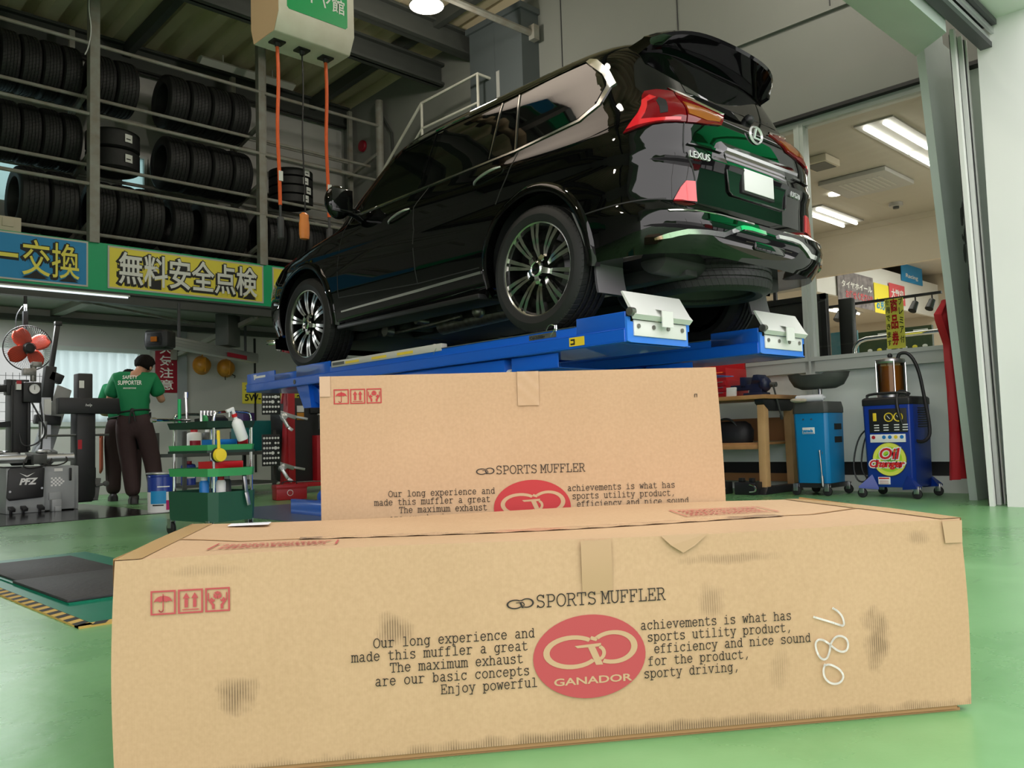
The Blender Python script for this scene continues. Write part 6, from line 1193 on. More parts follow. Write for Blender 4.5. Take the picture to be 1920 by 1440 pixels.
def target(nm, label, loc, rz, hook):
    t = thing('alignment_target', label, 'alignment target', loc, rz, 'alignment targets')
    m = M(); m.bb((-.11, -.012, 0), (.11, .012, .38)); b = m.obj('board', 'black_plastic', t, bev=.004)
    m = M()
    for r in range(6):
        for c in range(6):
            if (r*7+c*3) % 11 != 4: s = .014 if (r, c) not in ((2, 3), (3, 4)) else .021; m.lathe([(0, -.014), (s, -.0135)], (-.088+c*.035, 0, .035+r*.06), 'Y', 14)
    m.obj('dots', 'white', b, smooth_deg=0)
    m = M(); m.beam((.02, .02, .05), (.30, .06, -.04), .05, .05); m.beam((.12, .03, .0), (.20, -.02, -.16), .035, .04); m.beam((.2, -.02, -.16), (.25, -.03, -.20), .04, .04); m.beam((.25, .05, -.02), (.45, .06, -.06), .02, .03); m.cyl((.16, .0, -.02), (.16, .1, -.04), .04, n=12); m.obj('clamp', 'alu', t, bev=.006)
target('t', 'black dotted alignment target with silver clamp, the upper one', (5.12, 9.42, .98), -.35, 0); target('t', 'black dotted alignment target with silver clamp, the lower one', (5.09, 9.38, .36), -.15, 0)
m = M(); m.bb((4.93, 9.75, .545), (5.30, 10.1, .92)); tag(m.obj('teal_case', 'teal', bev=.012), 'teal plastic case behind the alignment targets', 'case')
k('purple', (.05, .02, .12), .5); m = M(); m.bb((5.2, 10.3, .80), (5.36, 10.5, 1.04)); tag(m.obj('purple_box', 'purple', bev=.006), 'dark purple box above the teal case', 'box')
SH = thing('steel_shelf', 'low dark steel shelf behind the tool trolley under the teal case', 'shelf', (4.75, 10.1, 0)); m = M(); m.bb((-.6, -.4, .5), (.6, .45, .54)); m.bb((-.6, -.4, .14), (.6, .45, .17)); m.obj('boards', 'gunmetal', SH)
for x, y in ((-.57, -.37), (.57, -.37), (-.57, .42), (.57, .42)): M().bb((x-.02, y-.02, 0), (x+.02, y+.02, .8)).obj('leg', 'gunmetal', SH)
M().bb((.38, .15, .54), (.58, .44, .80)).obj('rest', 'gunmetal', SH)
for i, (x, y, z, c, lb) in enumerate(((4.35, 9.85, .54, 'paper', 'white chemical can on the steel shelf nearest the worker'), (4.55, 9.9, .54, 'gunmetal', 'dark chemical can on the steel shelf'), (4.3, 9.9, .17, 'pail_blue', 'blue pail on the low tier of the steel shelf'), (4.62, 9.9, .17, 'banner_blue', 'blue bottle pail beside the other on the low tier'))):
    t = thing('can', lb, 'can', (x, y, z)); m = M(); m.lathe([(0, 0), (.085, 0), (.085, .22), (.075, .24), (.04, .25)], n=24); m.obj('can_body', c, t); m = M(); m.lathe([(.04, .25), (.04, .28), (0, .282)], n=16); m.obj('cap', 'red' if i % 2 == 0 else 'white', t); M().grid(lambda u, v: (.0865*math.cos(-2.6+u*1.6), .0865*math.sin(-2.6+u*1.6), .08+v*.07), 8, 1).obj('label', 'sign_red' if i == 0 else 'paper', t)
TB = thing('tool_box', 'red metal tool box on the floor in front of the alignment cabinet', 'tool box', (4.86, 8.55, 0), -.25); m = M(); m.bb((-.17, -.1, 0), (.17, .1, .15)); m.bb((-.175, -.105, .12), (.175, .105, .17)); m.obj('box_body', 'red', TB, bev=.012); m = M(); m.lathe([(.028, -.103), (.034, -.101)], (-.02, 0, .08), 'Y', 20); m.obj('round_badge', 'white', TB)
m = M(); m.tube([(-.08, 0, .165), (-.08, 0, .2), (.08, 0, .2), (.08, 0, .165)], .007, sm=1); m.obj('handle', 'ink_black', TB)
# ---------------------------------------------------------------- right side: bench, drain cart, oil changer
def caster(par, x, y, r=.045, sw=0):
    m = M(); m.cyl((x-.013, y, r), (x+.013, y, r), r, n=18); c = m.obj('caster', 'rubber', par, bev=.004)
    m = M(); m.bb((x-.022, y-.022, r), (x-.015, y+.022, 2*r+.02)); m.bb((x+.015, y-.022, r), (x+.022, y+.022, 2*r+.02)); m.bb((x-.022, y-.022, 2*r+.015), (x+.022, y+.022, 2*r+.025)); m.obj('fork', 'steel', c, bev=.002)
OC = thing('oil_changer', 'dark blue oil changer machine with amber oil cylinder by the red curtain', 'oil changer', (7.42, 2.98, 0))   # front faces -X
m = M(); P = [(0, -.19), (.03, -.215), (.40, -.215), (.42, -.19), (.42, .19), (.40, .215), (.03, .215), (0, .19)]; P2 = [(x*.97+.01, y*.95) for x, y in P]
m.loft([[(x, y, .09) for x, y in P2], [(x, y, .80) for x, y in P]]); m.obj('housing', 'changer_blue', OC, bev=.008)
m = M(); m.loft([[(x*1.02-.004, y*1.02, z) for x, y in P] for z in (.795, .85)]+[[(x*.95+.01, y*.95, .865) for x, y in P]]); m.obj('top_cover', 'black_plastic', OC, bev=.006)
m = M(); m.tube([(.03, .17, .86), (.03, .17, .90), (.03, -.17, .90), (.03, -.17, .86)], .012, 8, sm=2); m.obj('handle', 'black_plastic', OC)
for x, y in ((-.03, .2), (-.03, -.2), (.40, -.22), (.40, .2)):
    m = M(); sy = math.copysign(1, y); m.add([(max(0, x), y-.05*sy, .20), (max(0, x), y-.10*sy, .09), (x-.05, y+.04*sy, .10), (x+.05, y+.05*sy, .10), (max(0, x)+.06, y-.04*sy, .12), (x-.05, y+.04*sy, .085), (x+.05, y+.05*sy, .085), (max(0, x), y-.10*sy, .07)], [(0, 1, 2), (0, 2, 3), (0, 3, 4), (1, 7, 5, 2), (2, 5, 6, 3), (7, 4, 6, 5), (3, 6, 4), (0, 4, 7, 1)]); m.obj('foot', 'changer_blue', OC); caster(OC, x-.0, y+.03*sy, .04)
fx = lambda y, z, dx=-.003: frame((dx+.01, y, z), (0, -1, 0), (0, 0, 1))
def fpanel(y0, y1, z0, z1, mt, nm, par, dx=-.004): m = M(); m.bb((dx, min(y0, y1), z0), (.03, max(y0, y1), z1)); return m.obj(nm, mt, par, bev=.003)
cp = fpanel(.15, -.17, .56, .765, 'black_plastic', 'control_panel', OC)
for y in (-.02, -.10): m = M(); m.lathe([(.030, 0), (.038, -.004), (.040, 0), (.030, .0)], (-.006, y, .69), 'X', 28); m.obj('gauge_ring', 'yellow', cp); M().cyl((-.010, y, .69), (-.004, y, .69), .028, n=24).obj('gauge_dial', 'ink_black', cp); M().beam((-.011, y-.012, .675), (-.011, y+.012, .705), .004, .002, (1, 0, 0)).obj('needle', 'white', cp)
fpanel(.115, .085, .66, .73, 'yellow', 'switch', cp, -.008)
for i in range(3):
    for y in (.11, .03, -.06, -.13): fpanel(y, y-.045, .575+i*.022, .585+i*.022, 'white', 'panel_print', cp, -.0055)
ws = fpanel(.15, -.15, .475, .545, 'paper', 'warning_labels', OC, -.003)
for i, y in enumerate((.12, .03, -.02, -.07, -.12)): M().cyl((-.0045, y, .52), (-.003, y, .52), .016, n=16).obj('pictogram', ['red', 'blue_box', 'blue_box', 'yellow', 'blue_box'][i], ws)
k('lime', (.42, .70, .03), .4); k('lime_light', (.75, .80, .10), .4); k('lime_dark', (.12, .42, .03), .4)
for r, mt, dx in ((.145, 'gunmetal', -.002), (.140, 'lime_light', -.003), (.108, 'lime', -.004), (.086, 'lime_light', -.005), (.068, 'lime', -.006), (.05, 'lime_dark', -.007)): M().cyl((dx, -.005, .33), (.02, -.005, .33), r, n=48).obj('round_emblem', mt, OC)
for tx, y, z, s, sx_ in (('Oil', .085, .335, .13, 1.05), ('Changer', .17, .265, .082, 1.05)):
    for bo, mt, dx in ((.012, 'white', -.009), (.003, 'bright_red', -.0105)): text('emblem_lettering', tx, s, frame((dx, y, z), (0, -1, 0), (0, 0, 1)), mt, OC, bold=bo, sx=sx_, shear=.2, ext=.0005)
nl = fpanel(.10, .0, .115, .178, 'paper', 'notice_label', OC, -.003); fpanel(.095, .005, .160, .174, 'bright_red', 'notice_print', nl, -.004)
for i in range(3): fpanel(.09, .01, .122+i*.011, .127+i*.011, 'print_red', 'notice_print', nl, -.004)
m = M()
for i in range(9): m.bb((.12, -.219, .60+i*.02), (.32, -.213, .608+i*.02))
m.obj('side_vents', 'ink_black', OC, smooth_deg=0)
k('oil_amber', (.34, .17, .04), .25); MT['cyl_glass'] = clear_glass('cyl_glass', (.80, .66, .45))
cx, cy = .2, .02
M().cyl((cx, cy, .865), (cx, cy, .90), .125, n=32).obj('cylinder_base', 'steel', OC); m = M(); m.lathe([(0, 1.165), (.118, 1.165), (.125, 1.18), (.12, 1.20), (.06, 1.215), (0, 1.215)], (cx, cy, 0), n=32); m.obj('cylinder_cap', 'steel', OC)
M().cyl((cx, cy, .90), (cx, cy, 1.14), .100, n=32).obj('oil', 'oil_amber', OC); M().lathe([(.112, .90), (.112, 1.168)], (cx, cy, 0), n=36).obj('cylinder_glass', 'cyl_glass', OC)
for a in range(4): t = a*PI/2+.6; M().cyl((cx+.122*math.cos(t), cy+.122*math.sin(t), .87), (cx+.122*math.cos(t), cy+.122*math.sin(t), 1.19), .005, n=6).obj('tie_rod', 'chrome', OC)
M().sph((cx, cy, 1.235), .022, 12, 8).obj('knob', 'black_plastic', OC)
m = M(); m.tube([(.16, -.06, 1.20), (.16, -.08, 1.25), (.17, -.16, 1.24), (.19, -.22, 1.10), (.20, -.25, .85), (.20, -.28, .62), (.18, -.28, .50), (.10, -.22, .46), (.02, -.14, .56), (-.02, -.10, .76), (.02, -.09, .88), (.08, -.10, .92), (.12, -.16, .88)], .015, 10, sm=2); m.obj('suction_hose', 'black_plastic', OC)
m = M(); m.tube([(.10, .215, .60), (.10, .30, .52), (.10, .36, .30), (.1, .34, .14), (.1, .26, .12), (.1, .22, .2)], .007, 6, sm=2); m.tube([(.12, .215, .58), (.12, .27, .45), (.12, .30, .25), (.1, .24, .16)], .007, 6, sm=2); m.obj('power_cord', 'black_plastic', OC)
# drain cart
DC = thing('oil_drain_cart', 'light blue waste oil cart with grey catch pan on top', 'oil drain cart', (7.46, 3.70, 0))
m = M(); P = [(0, -.14), (.03, -.17), (.33, -.17), (.36, -.14), (.36, .14), (.33, .17), (.03, .17), (0, .14)]
m.loft([[(x*.95+.01, y*.94, .11) for x, y in P], [(x, y, .755) for x, y in P]]); m.obj('tank', 'drain_blue', DC, bev=.006)
m = M(); m.loft([[(x*1.03-.005, y*1.03, .755) for x, y in P], [(x*1.03-.005, y*1.03, .80) for x, y in P], [(x*.96+.008, y*.96, .86) for x, y in P], [(x*.9+.018, y*.9, .86) for x, y in P], [(x*.88+.02, y*.88, .82) for x, y in P]]); m.obj('tank_top', 'gunmetal', DC, bev=.004)
m = M(); m.bb((.01, -.165, .07), (.35, .165, .112)); m.bb((-.04, -.17, .09), (.40, -.14, .11)); m.bb((-.04, .14, .09), (.40, .17, .11)); m.obj('chassis', 'black_plastic', DC)
for x, y in ((-.02, -.15), (-.02, .15), (.37, -.17), (.37, .15)): caster(DC, x, y, .042)
lb = fpanel(.075, -.045, .565, .625, 'paper', 'maker_label', DC, -.001); text('label_lettering', 'yamada', .038, frame((-.0025, .068, .582), (0, -1, 0), (0, 0, 1)), 'banner_blue', lb, sx=.85, bold=.002); fpanel(.07, -.04, .568, .574, 'blue_box', 'label_line', lb, -.002)
for y in (.06, -.02): M().cyl((-.004, y, .70), (.0, y, .70), .008, n=10).obj('rivet', 'steel', DC)
for z in (.60, .48): m = M(); m.bb((.14, -.173, z), (.28, -.166, z+.055)); m.obj('side_slot', 'ink_black', DC)
m = M(); m.bb((.0, -.11, .38), (.01, -.105, .40)); m.obj('stay', 'steel', DC)
m = M(); m.cyl((-.012, -.105, .08), (-.012, -.09, .40), .006, n=8); m.cyl((-.012, -.105, .09), (-.012, -.103, .18), .012, n=8); m.cyl((-.012, -.09, .40), (-.012, -.09, .415), .010, n=8); tag(m.obj('tyre_lever', 'steel', loc=(7.46, 3.70, 0)), 'thin steel rod leaning on the front of the light blue cart', 'rod')
m = M(); m.cyl((.20, -.02, .82), (.20, -.02, .99), .02, n=12); m.obj('pan_stem', 'steel', DC)
m = M(); 
def pan(u, v):
    a = u*2*PI; r = [.0, .55, .80, .95, 1.0, 1.03][min(5, int(v*5+.01))]; z = [.99, .99, 1.02, 1.09, 1.135, 1.13][min(5, int(v*5+.01))]; ll = 1+.10*math.cos(2*a); return (.2+.15*r*math.sin(a)*(1+.0), -.01+.27*r*math.cos(a)*ll, z-.02*math.cos(2*a)*(r > .9)*0-.018*(abs(math.sin(a)) > .9)*(v > .7))
m.grid(pan, 48, 5); o = m.obj('catch_pan', 'gunmetal', DC, smooth_deg=50); md = o.modifiers.new('t', 'SOLIDIFY'); md.thickness = .006
sc_ = thing('spray_can', 'white aerosol can lying on the top of the light blue cart', 'spray can', (7.52, 3.70, .895)); m = M(); m.lathe([(0, -.14), (.033, -.14), (.033, .10), (.026, .115), (.012, .12), (.012, .135), (0, .135)], axis='Y', n=20); m.xf(Matrix.Scale(-1, 4, (0, 1, 0))); m.obj('can', 'label_paper', sc_); m = M(); m.lathe([(.0336, -.05), (.0336, .12)], axis='Y', n=20); m.obj('blue_print', 'banner_blue', sc_) if 0 else None
m = M(); m.lathe([(.024, .12), (.026, .15), (0, .155)], axis='Y', n=16); m.obj('cap', 'banner_blue', sc_)
k('glove', (.50, .44, .34), .9, bump=.4); m = M(); m.sph((0, 0, .015), .05, 12, 8, sc=(.8, 1.3, .4)); m.sph((-.02, .03, .02), .03, 10, 8, sc=(.6, 1.4, .6)); m.sph((-.01, -.05, .015), .028, 10, 8, sc=(.7, 1.3, .6)); tag(m.obj('work_glove', 'glove', loc=(7.465, 3.80, .862)), 'crumpled beige work glove on the edge of the light blue cart', 'glove')
# bench
BE = thing('workbench', 'wooden workbench with light timber legs against the mint wall', 'workbench', (7.75, 4.1, 0))
m = M(); m.bb((-.36, .0, .915), (.36, 2.1, .955)); m.obj('bench_top', 'wood', BE, bev=.004); k('wood_dark', (.30, .14, .05), .6); k('timber', (.68, .42, .19), .55, noise=.7, nscale=5, var=(.50, .28, .11))
for x in (-.27, .24):
    for y in (.08, 1.95): m = M(); m.beam((x-(.02 if x < 0 else -.02), y-.0, .02), (x, y, .86), .085, .075, (0, 1, 0)); m.obj('leg', 'timber', BE, bev=.004)
for y in (.08, 1.95): m = M(); m.loft([[(-.34, y-.05, .912), (.34, y-.05, .912), (.34, y+.05, .912), (-.34, y+.05, .912)], [(-.33, y-.05, .87), (.33, y-.05, .87), (.33, y+.05, .87), (-.33, y+.05, .87)], [(-.22, y-.04, .80), (.22, y-.04, .80), (.22, y+.04, .80), (-.22, y+.04, .80)]]); m.obj('bracket', 'black_plastic', BE, bev=.006)
for y in (.08, 1.95): m = M(); m.loft([[(-.40, y-.06, 0), (.36, y-.06, 0), (.36, y+.06, 0), (-.40, y+.06, 0)], [(-.33, y-.05, .07), (.33, y-.05, .07), (.33, y+.05, .07), (-.33, y+.05, .07)]]); m.obj('foot', 'black_plastic', BE, bev=.006)
m = M(); m.bb((-.28, .13, .47), (.3, 1.9, .495)); m.bb((-.30, .1, .43), (-.26, 1.9, .475)); m.obj('lower_shelf', 'wood', BE, bev=.003); M().bb((.29, .1, .50), (.31, 1.9, .74)).obj('back_board', 'wood_dark', BE); M().bb((.27, .1, .09), (.31, 1.9, .17)).obj('floor_rail', 'wood_dark', BE)
BG = thing('tool_bag', 'black fabric tool bag on the lower shelf of the workbench', 'bag', (7.62, 4.62, .495)); m = M(); m.loft([[(x, y, z) for x, y in [(.13*sx_*math.cos(t)*1.0, .24*sy_*math.sin(t)) for t in [j*PI/10 for j in range(20)]]] for z, sx_, sy_ in ((0, .9, .95), (.03, 1.0, 1.0), (.12, 1, 1.02), (.18, .8, .9), (.215, .4, .7))]); k('bag_black', (.010, .009, .012), .55, bump=.8, bscale=10); m.obj('bag_body', 'bag_black', BG, smooth_deg=60); m = M(); m.tube([(-.08, -.12, .16), (-.1, -.06, .24), (-.1, .06, .24), (-.08, .12, .16)], .012, sm=2); m.obj('bag_handle', 'black_plastic', BG)
VI = thing('bench_vise', 'dark blue bench vise on the near corner of the workbench', 'vise', (7.62, 4.32, .955)); k('vise_blue', (.012, .018, .06), .4, noise=.4, nscale=20)
m = M(); m.bb((-.08, -.11, 0), (.08, .10, .03)); m.loft([[(-.06, -.09, .03), (.06, -.09, .03), (.06, .05, .03), (-.06, .05, .03)], [(-.05, -.10, .12), (.05, -.10, .12), (.05, .03, .12), (-.05, .03, .12)], [(-.085, -.09, .15), (.085, -.09, .15), (.085, .0, .15), (-.085, .0, .15)], [(-.085, -.07, .205), (.085, -.07, .205), (.085, -.02, .205), (-.085, -.02, .205)]]); m.sph((0, -.10, .11), .075, 16, 10, sc=(1, .8, 1)); m.obj('vise_body', 'vise_blue', VI, bev=.006)
m = M(); m.bb((-.045, .03, .06), (.045, .26, .115)); m.bb((-.08, .08, .10), (.08, .13, .19)); m.obj('sliding_jaw', 'vise_blue', VI, bev=.006)
m = M(); m.cyl((0, -.16, .10), (0, -.22, .10), .025, n=14); m.cyl((-.03, -.20, .10), (.10, -.205, -.22), .009, n=8); m.cyl((.09, -.205, -.20), (.105, -.205, -.24), .014, n=8); m.obj('screw_handle', 'gunmetal', VI)
for i, (z, h, lb) in enumerate(((0, .16, 'red tool chest with drawers on the workbench, the lower one'),)):
    t = thing('tool_chest', lb, 'tool chest', (7.76, 4.60, .955)); m = M(); m.bb((-.2, 0, 0), (.2, .75, .18)); m.obj('chest_body', 'red', t, bev=.006)
    for q in range(3): m = M(); m.bb((-.208, .02, .01+q*.055), (-.198, .73, .052+q*.055)); dr = m.obj('drawer', 'red', t, bev=.003); M().bb((-.218, .05, .045+q*.055), (-.205, .70, .052+q*.055)).obj('pull', 'alu', dr)
t = thing('tool_tray', 'open red metal tool tray with hand tools on the tool chest', 'tool tray', (7.76, 4.62, 1.135)); m = M(); m.bb((-.2, 0, 0), (.2, .7, .01)); m.bb((-.2, 0, 0), (-.19, .7, .07)); m.bb((-.2, 0, 0), (.2, .01, .07)); m.bb((-.2, .69, 0), (.2, .7, .07)); m.obj('tray_body', 'red', t, bev=.003); m = M(); m.bb((.17, .0, .0), (.2, .7, .26)); m.bb((-.2, -.004, .0), (.2, .0, .0+.12)); m.obj('raised_lid', 'bright_red', t, bev=.003); text('lid_lettering', 'TOOLMARK', .05, frame((.168, .62, .20), (0, -1, 0), (0, 0, 1)), 'white', t, bold=.001) if 0 else None
for i, (c, y0, y1, z, lb) in enumerate((('orange', .05, .30, .09, 'orange handled screwdriver in the red tool tray'), ('banner_blue', .35, .62, .08, 'blue handled screwdriver in the red tool tray'), ('yellow', .15, .40, .075, 'yellow handled tool in the red tool tray'))):
    s = thing('screwdriver', lb, 'screwdriver', (7.60+.05*i, 4.62, 1.145)); M().cyl((0, y0, z-.03), (0, y0+.11, z-.03), .016, n=10).obj('grip', c, s); M().cyl((0, y0+.11, z-.03), (0, y1, z-.035), .004, n=6).obj('shank', 'steel', s)
m = M(); m.box((0, 0, .045), (.03, .10, .09), (0, .1, 0)); tag(m.obj('paper_carton', 'paper', loc=(7.46, 4.50, .955), bev=.002), 'small white paper carton in front of the vise on the bench', 'carton')
for i, (x, y, lb) in enumerate(((7.36, 4.30, 'black steel block with chrome hook under the bench, nearer its leg'), (7.34, 4.62, 'black steel block with chrome hook under the bench, farther from its leg'))):
    t = thing('jack_block', lb, 'lift block', (x, y, 0)); m = M(); m.bb((-.08, -.11, 0), (.08, .11, .12)); m.bb((-.05, -.08, .12), (-.0, -.03, .16)); m.bb((-.05, .03, .12), (.0, .08, .16)); m.obj('block', 'black_plastic', t, bev=.006); m = M(); m.tube([(-.09, -.06, .10), (-.11, -.13, .09), (-.11, -.14, .04), (-.09, -.06, .03)], .008, sm=2); m.obj('hook', 'chrome', t)
# ---------------------------------------------------------------- shop interior behind the glass
k('tube_white', (1.0, .96, .90), .5, emit=6.); k('recess_white', (.45, .43, .40), .5); k('photo_grey', (.33, .30, .30), .6, noise=1., nscale=9, var=(.08, .07, .08)); k('poster_pink', (.70, .10, .12), .5); k('screen_cyan', (.05, .33, .42), .4, noise=.8, nscale=5, var=(.35, .45, .5)); k('board_green', (.03, .06, .035), .5, noise=.6, nscale=8, var=(.10, .12, .04))
for i, (x0, x1, y, lb) in enumerate(((8.62, 9.78, 3.41, 'twin-tube recessed ceiling light of the shop nearest the glass'), (9.86, 10.92, 3.41, 'twin-tube recessed shop light next to the shutter side, farther in'), (11.28, 12.55, 5.42, 'twin-tube recessed shop light beside the car bumper'), (11.1, 12.3, 3.41, 'twin-tube recessed shop light farthest in along the shutter side'))):
    t = thing('ceiling_light', lb, 'ceiling light', (x0, y, 3.70), 0, 'shop ceiling lights'); L_ = x1-x0
    M().bb((-.04, -.20, .0), (L_+.04, .20, .018)).obj('recess', 'recess_white', t, smooth_deg=0)
    for dy in (-.10, .10): M().cyl((0, dy, -.025), (L_, dy, -.025), .022, n=10).obj('tube', 'tube_white', t)
for i in range(4):
    t = thing('ceiling_light', ['shop light row under the low ceiling seen past the right wheel, first', 'shop light row under the low ceiling seen past the right wheel, second', 'low shop light seen right of the window mullion', 'low shop light near the hanging posters'][i], 'ceiling light', ((8.9, 8.9, 13.6, 15.4)[i], (7.4, 8.4, 7.4, 7.1)[i], (2.535, 2.535, 2.865, 2.865)[i]), 0, 'shop low ceiling lights'); M().bb((-.05, -.12, 0), (1.15, .12, .012)).obj('recess', 'recess_white', t)
    for dy in (-.06, .06): M().cyl((0, dy, -.018), (1.1, dy, -.018), .016, n=8).obj('tube', 'tube_white', t)
t = thing('air_conditioner', 'square ceiling cassette air conditioner in the shop', 'air conditioner', (10.62, 4.35, 3.66)); M().bb((-.45, -.42, 0), (.45, .42, .055)).obj('panel', 'recess_white', t, bev=.01); m = M()
for i in range(8): m.bb((-.28, -.28+i*.07, -.004), (.28, -.25+i*.07, 0))
m.obj('grille', 'lift_grey', t, smooth_deg=0)
t = thing('ceiling_vent', 'small yellowish ceiling vent of the shop beside the window mullion', 'vent', (9.33, 4.33, 3.66)); M().bb((-.18, -.15, -.03), (.18, .15, .055)).obj('panel', 'cream', t, bev=.01); M().bb((-.15, -.12, -.034), (.15, .12, -.03)).obj('grille', 'gunmetal', t)
t = thing('downlight', 'small lit downlight in the shop ceiling', 'ceiling light', (10.84, 4.86, 3.705)); M().cyl((0, 0, -.012), (0, 0, .012), .08, n=20).obj('lens', 'tube_white', t)
t = thing('smoke_detector', 'small round smoke detector on the shop ceiling', 'detector', (12.02, 4.53, 3.70)); M().cyl((0, 0, -.03), (0, 0, .02), .09, n=20).obj('disc', 'recess_white', t); M().cyl((0, 0, -.06), (0, 0, -.03), .04, n=16).obj('sensor', 'gunmetal', t)
t = thing('display_board', 'large black framed display board standing inside the shop window', 'display', (8.62, 4.02, 1.2)); M().bb((0, 0, 0), (.06, 1.9, .84)).obj('panel', 'ink_black', t, bev=.006); m = M()
for a, b in (((-.02, 0, .0), (.0, 1.9, .06)), ((-.02, 0, .78), (.0, 1.9, .84)), ((-.02, 0, 0), (0, .06, .84)), ((-.02, 1.84, 0), (0, 1.9, .84))): m.bb(a, b)
m.obj('frame', 'black_plastic', t)
M().bb((0, .2, -1.18), (.05, .3, 0)).obj('leg', 'black_plastic', t); M().bb((0, 1.6, -1.18), (.05, 1.7, 0)).obj('leg', 'black_plastic', t)
t = thing('speaker_stand', 'slim black speaker on a stand beside the window mullion', 'speaker', (8.75, 3.86, .02)); M().bb((-.05, -.07, 1.3), (.05, .07, 1.95)).obj('cabinet', 'black_plastic', t, bev=.008); M().bb((-.02, -.02, 0), (.02, .02, 1.3)).obj('stand', 'black_plastic', t)
t = thing('screen', 'pale cyan poster screen standing low inside the shop window', 'screen', (9.2, 3.96, .02)); M().bb((0, 0, 1.36), (.03, .30, 1.66)).obj('panel', 'screen_cyan', t); M().bb((.03, .12, 0), (.06, .18, 1.5)).obj('stand', 'black_plastic', t)
m = M(); m.tube([(8.42, 3.66, 1.33), (8.42, 3.66, 1.42), (8.42, 3.58, 1.49), (8.42, 3.4, 1.492), (8.42, 2.5, 1.492)], .022, 12, sm=1); tag(m.obj('chrome_rail', 'chrome'), 'chrome handrail curving down just inside the shop glass', 'handrail')
for i, (y0, y1, lb) in enumerate(((3.86, 4.32, 'dark green product board in the shop, the one left of the yellow strip'), (3.46, 3.82, 'dark green product board in the shop, the one right of the yellow strip'))):
    t = thing('product_board', lb, 'display', (10.0, y0, .02)); M().bb((0, 0, 1.42), (.05, y1-y0, 1.72)).obj('panel', 'board_green', t); M().bb((.0, .15, 0), (.04, .2, 1.42)).obj('post', 'black_plastic', t); M().bb((-.004, .04, 1.66), (0, .2, 1.685)).obj('print_line', 'paper', t)
    for q in range(3): M().sph((-.005, .08+q*.11, 1.49), .03, 10, 6, sc=(.2, 1, .7)).obj('picture_spot', 'banner_yellow' if q % 2 else 'paper', t)
for i in range(4):
    t = thing('spotlight', ['black track spotlight in the shop left of the yellow strip, first', 'black track spotlight in the shop left of the yellow strip, second', 'black track spotlight in the shop right of the yellow strip', 'black track spotlight nearest the red curtain'][i], 'spotlight', (9.9, (4.45, 4.28, 3.58, 3.40)[i], 2.0), 0, 'shop spotlights'); M().cyl((0, 0, 0), (-.06, .02, -.10), .035, .045, n=12).obj('can', 'black_plastic', t); M().cyl((0, 0, 0), (0, 0, .07), .008, n=6).obj('stem', 'black_plastic', t)
PS = 1.17
def poster(nm, label, x0, x1, z0, z1, mt, lines, y=5.28):
    t = thing(nm, label, 'poster', (PS*(x0+x1)/2, PS*y, .6+PS*(z0-.6))); w_ = PS*(x1-x0)/2; z1 = z0+PS*(z1-z0); M().bb((-w_, -.006, 0), (w_, 0, z1-z0)).obj('sheet', mt, t, smooth_deg=0)
    for tx, a, b, c, d, tm in lines: text_fit('lettering', tx, a*w_, b*w_, c*(z1-z0), d*(z1-z0), -.010, tm, t, .02)
poster('poster', 'greyish photo poster with wheels on the shop balcony front', 11.7, 12.92, 2.38, 2.88, 'photo_grey', [('タイヤホイール', -.8, .9, .52, .72, 'sign_white'), ('お任せください!!', -.6, .9, .22, .46, 'poster_pink')])
poster('poster', 'yellow and blue estimate poster next to the photo poster', 12.95, 13.5, 2.36, 2.82, 'banner_yellow', [('お見積', -.8, .8, .12, .5, 'banner_blue')])
poster('poster', 'pink and white sale poster above the yellow voucher strip', 13.53, 14.15, 2.56, 2.88, 'poster_pink', [('大歓迎', -.8, .8, .25, .75, 'sign_white')])
m = M(); m.bb((9.88, 3.3, 2.06), (9.92, 5.3, 2.09)); m.bb((9.88, 5.26, 2.06), (9.92, 5.3, 3.72)); tag(m.obj('track_rail', 'black_plastic'), 'black lighting track carrying the shop spotlights', 'track')
t = thing('poster', 'long yellow voucher strip hanging just inside the shop glass', 'poster', (8.186, 3.155, 1.345), -PI/2); M().bb((-.085, -.002, 0), (.085, 0, .475)).obj('sheet', 'sign_yellow', t, smooth_deg=0)
for i, c in enumerate('商品券'): text_fit('lettering', c, -.035, .03, .34-.155*i, .475-.155*i, -.006, 'bright_red', t, .03)
for i, c in enumerate('プレミア付'): text_fit('lettering', c, .042, .078, .41-.09*i, .475-.09*i, -.006, 'ink_black', t, .01)
for i, c in enumerate('使用できます'): text_fit('lettering', c, -.078, -.042, .42-.078*i, .475-.078*i, -.006, 'ink_black', t, .01)
t = thing('banner', 'blue banner hung above the white shop balcony', 'banner', (16.97, 6.19, 3.38)); M().bb((-.5, -.012, 0), (.55, -.002, .36)).obj('sheet', 'banner_blue', t, smooth_deg=0); text_fit('lettering', 'Racing', -.30, .30, .06, .16, -.016, 'sign_white', t, .01)
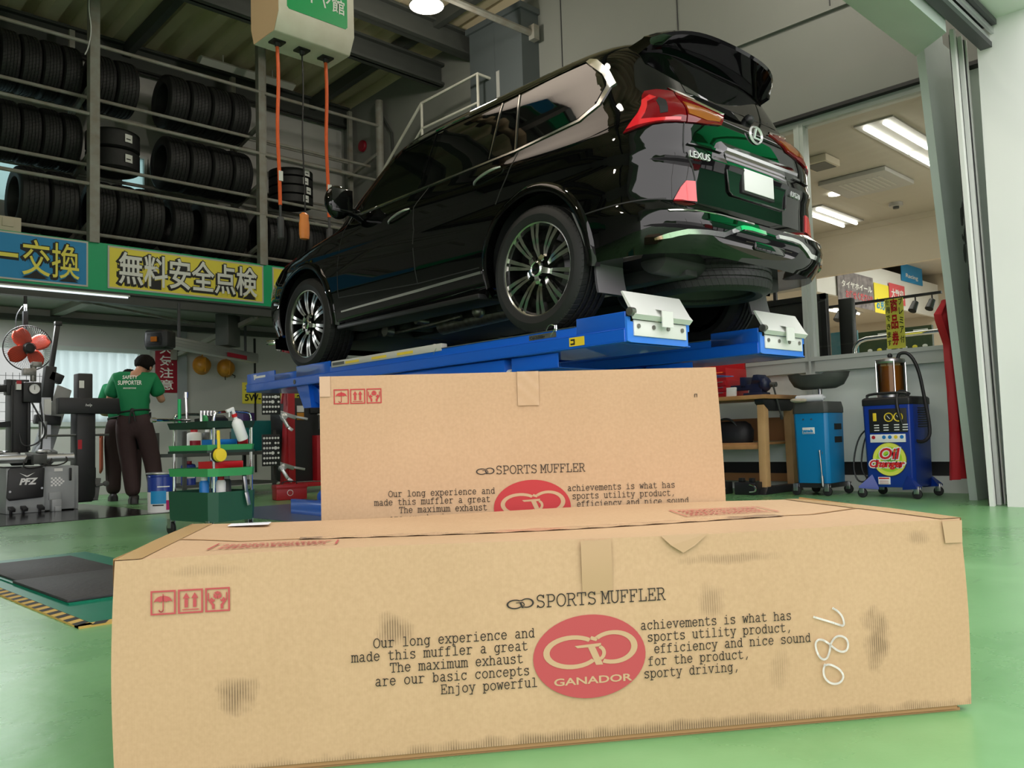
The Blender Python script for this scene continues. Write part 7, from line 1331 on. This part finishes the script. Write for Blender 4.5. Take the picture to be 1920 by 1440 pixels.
# ---------------------------------------------------------------- outside the bay
k('canopy_green', (.0, .26, .07), .45); k('street_white', (.7, .7, .7), .7); k('street_red', (.45, .03, .03), .6)
def canopy_mat():
    m = bpy.data.materials.new('canopy_sheet'); m.use_nodes = True; nt = m.node_tree; p = nt.nodes['Principled BSDF']; p.inputs['Base Color'].default_value = (.0, .38, .10, 1); p.inputs['Roughness'].default_value = .4
    t = nt.nodes.new('ShaderNodeBsdfTranslucent'); t.inputs[0].default_value = (.02, .75, .22, 1); mx = nt.nodes.new('ShaderNodeMixShader'); mx.inputs[0].default_value = .4
    nt.links.new(p.outputs[0], mx.inputs[1]); nt.links.new(t.outputs[0], mx.inputs[2]); nt.links.new(mx.outputs[0], nt.nodes['Material Output'].inputs[0]); return m
MT['canopy'] = canopy_mat()
m = M(); m.grid(lambda u, v: (7.2+6*u, 1.4-4.2*v, 4.6+.25*v), 20, 4); struct('roof_canopy', m, 'canopy')
m = M()
for i in range(4): m.bb((7.3+1.8*i-.04, -2.7, 4.5), (7.3+1.8*i+.04, 1.4, 4.57))
m.bb((7.1, -2.9, 4.5), (13.3, -2.8, 5.2)); m.bb((7.1, -2.9, 4.5), (7.2, 1.4, 5.2)); struct('beam_canopy', m, 'canopy_green')
struct('exterior_house', M().bb((-6, -26, 0), (16, -24, 4.2)).bb((-6, -26.1, 4.2), (16, -23.8, 4.5)), 'street_white')
k('front_green', (.0, .17, .055), .5); m = M(); m.bb((13.4, -11, 2.9), (13.8, 1.3, 7.5)); struct('exterior_added_fascia', m, 'front_green')  # green wing added out of view to darken and green the tailgate reflection
m = M(); m.bb((13.5, -11, 0), (13.8, 1.3, 2.9)); struct('exterior_added_wall', m, 'dark_grey')  # lower wall of the added wing, there for the car reflection
for i in range(6): struct('exterior_added_window', M().bb((13.46, -10.6+1.9*i, .7), (13.5, -9.1+1.9*i, 2.6)), 'street_white')  # pale panes of the added wing, there for the car reflection
struct('exterior_shopfront', M().bb((17, -24, 0), (30, -22, 5)), 'street_red')
k('hill_green', (.05, .09, .04), .9); struct('exterior_hill', M().grid(lambda u, v: (-60+120*u, -60-8*v, v*(7+3*math.sin(u*9)+2*math.sin(u*23))), 40, 3), 'hill_green')
for x, lb in ((3.5, 'utility pole across the street'), (12.5, 'second utility pole across the street')): struct('exterior_pole', M().cyl((x, -18, 0), (x, -18, 9), .14, n=12), 'lift_grey')
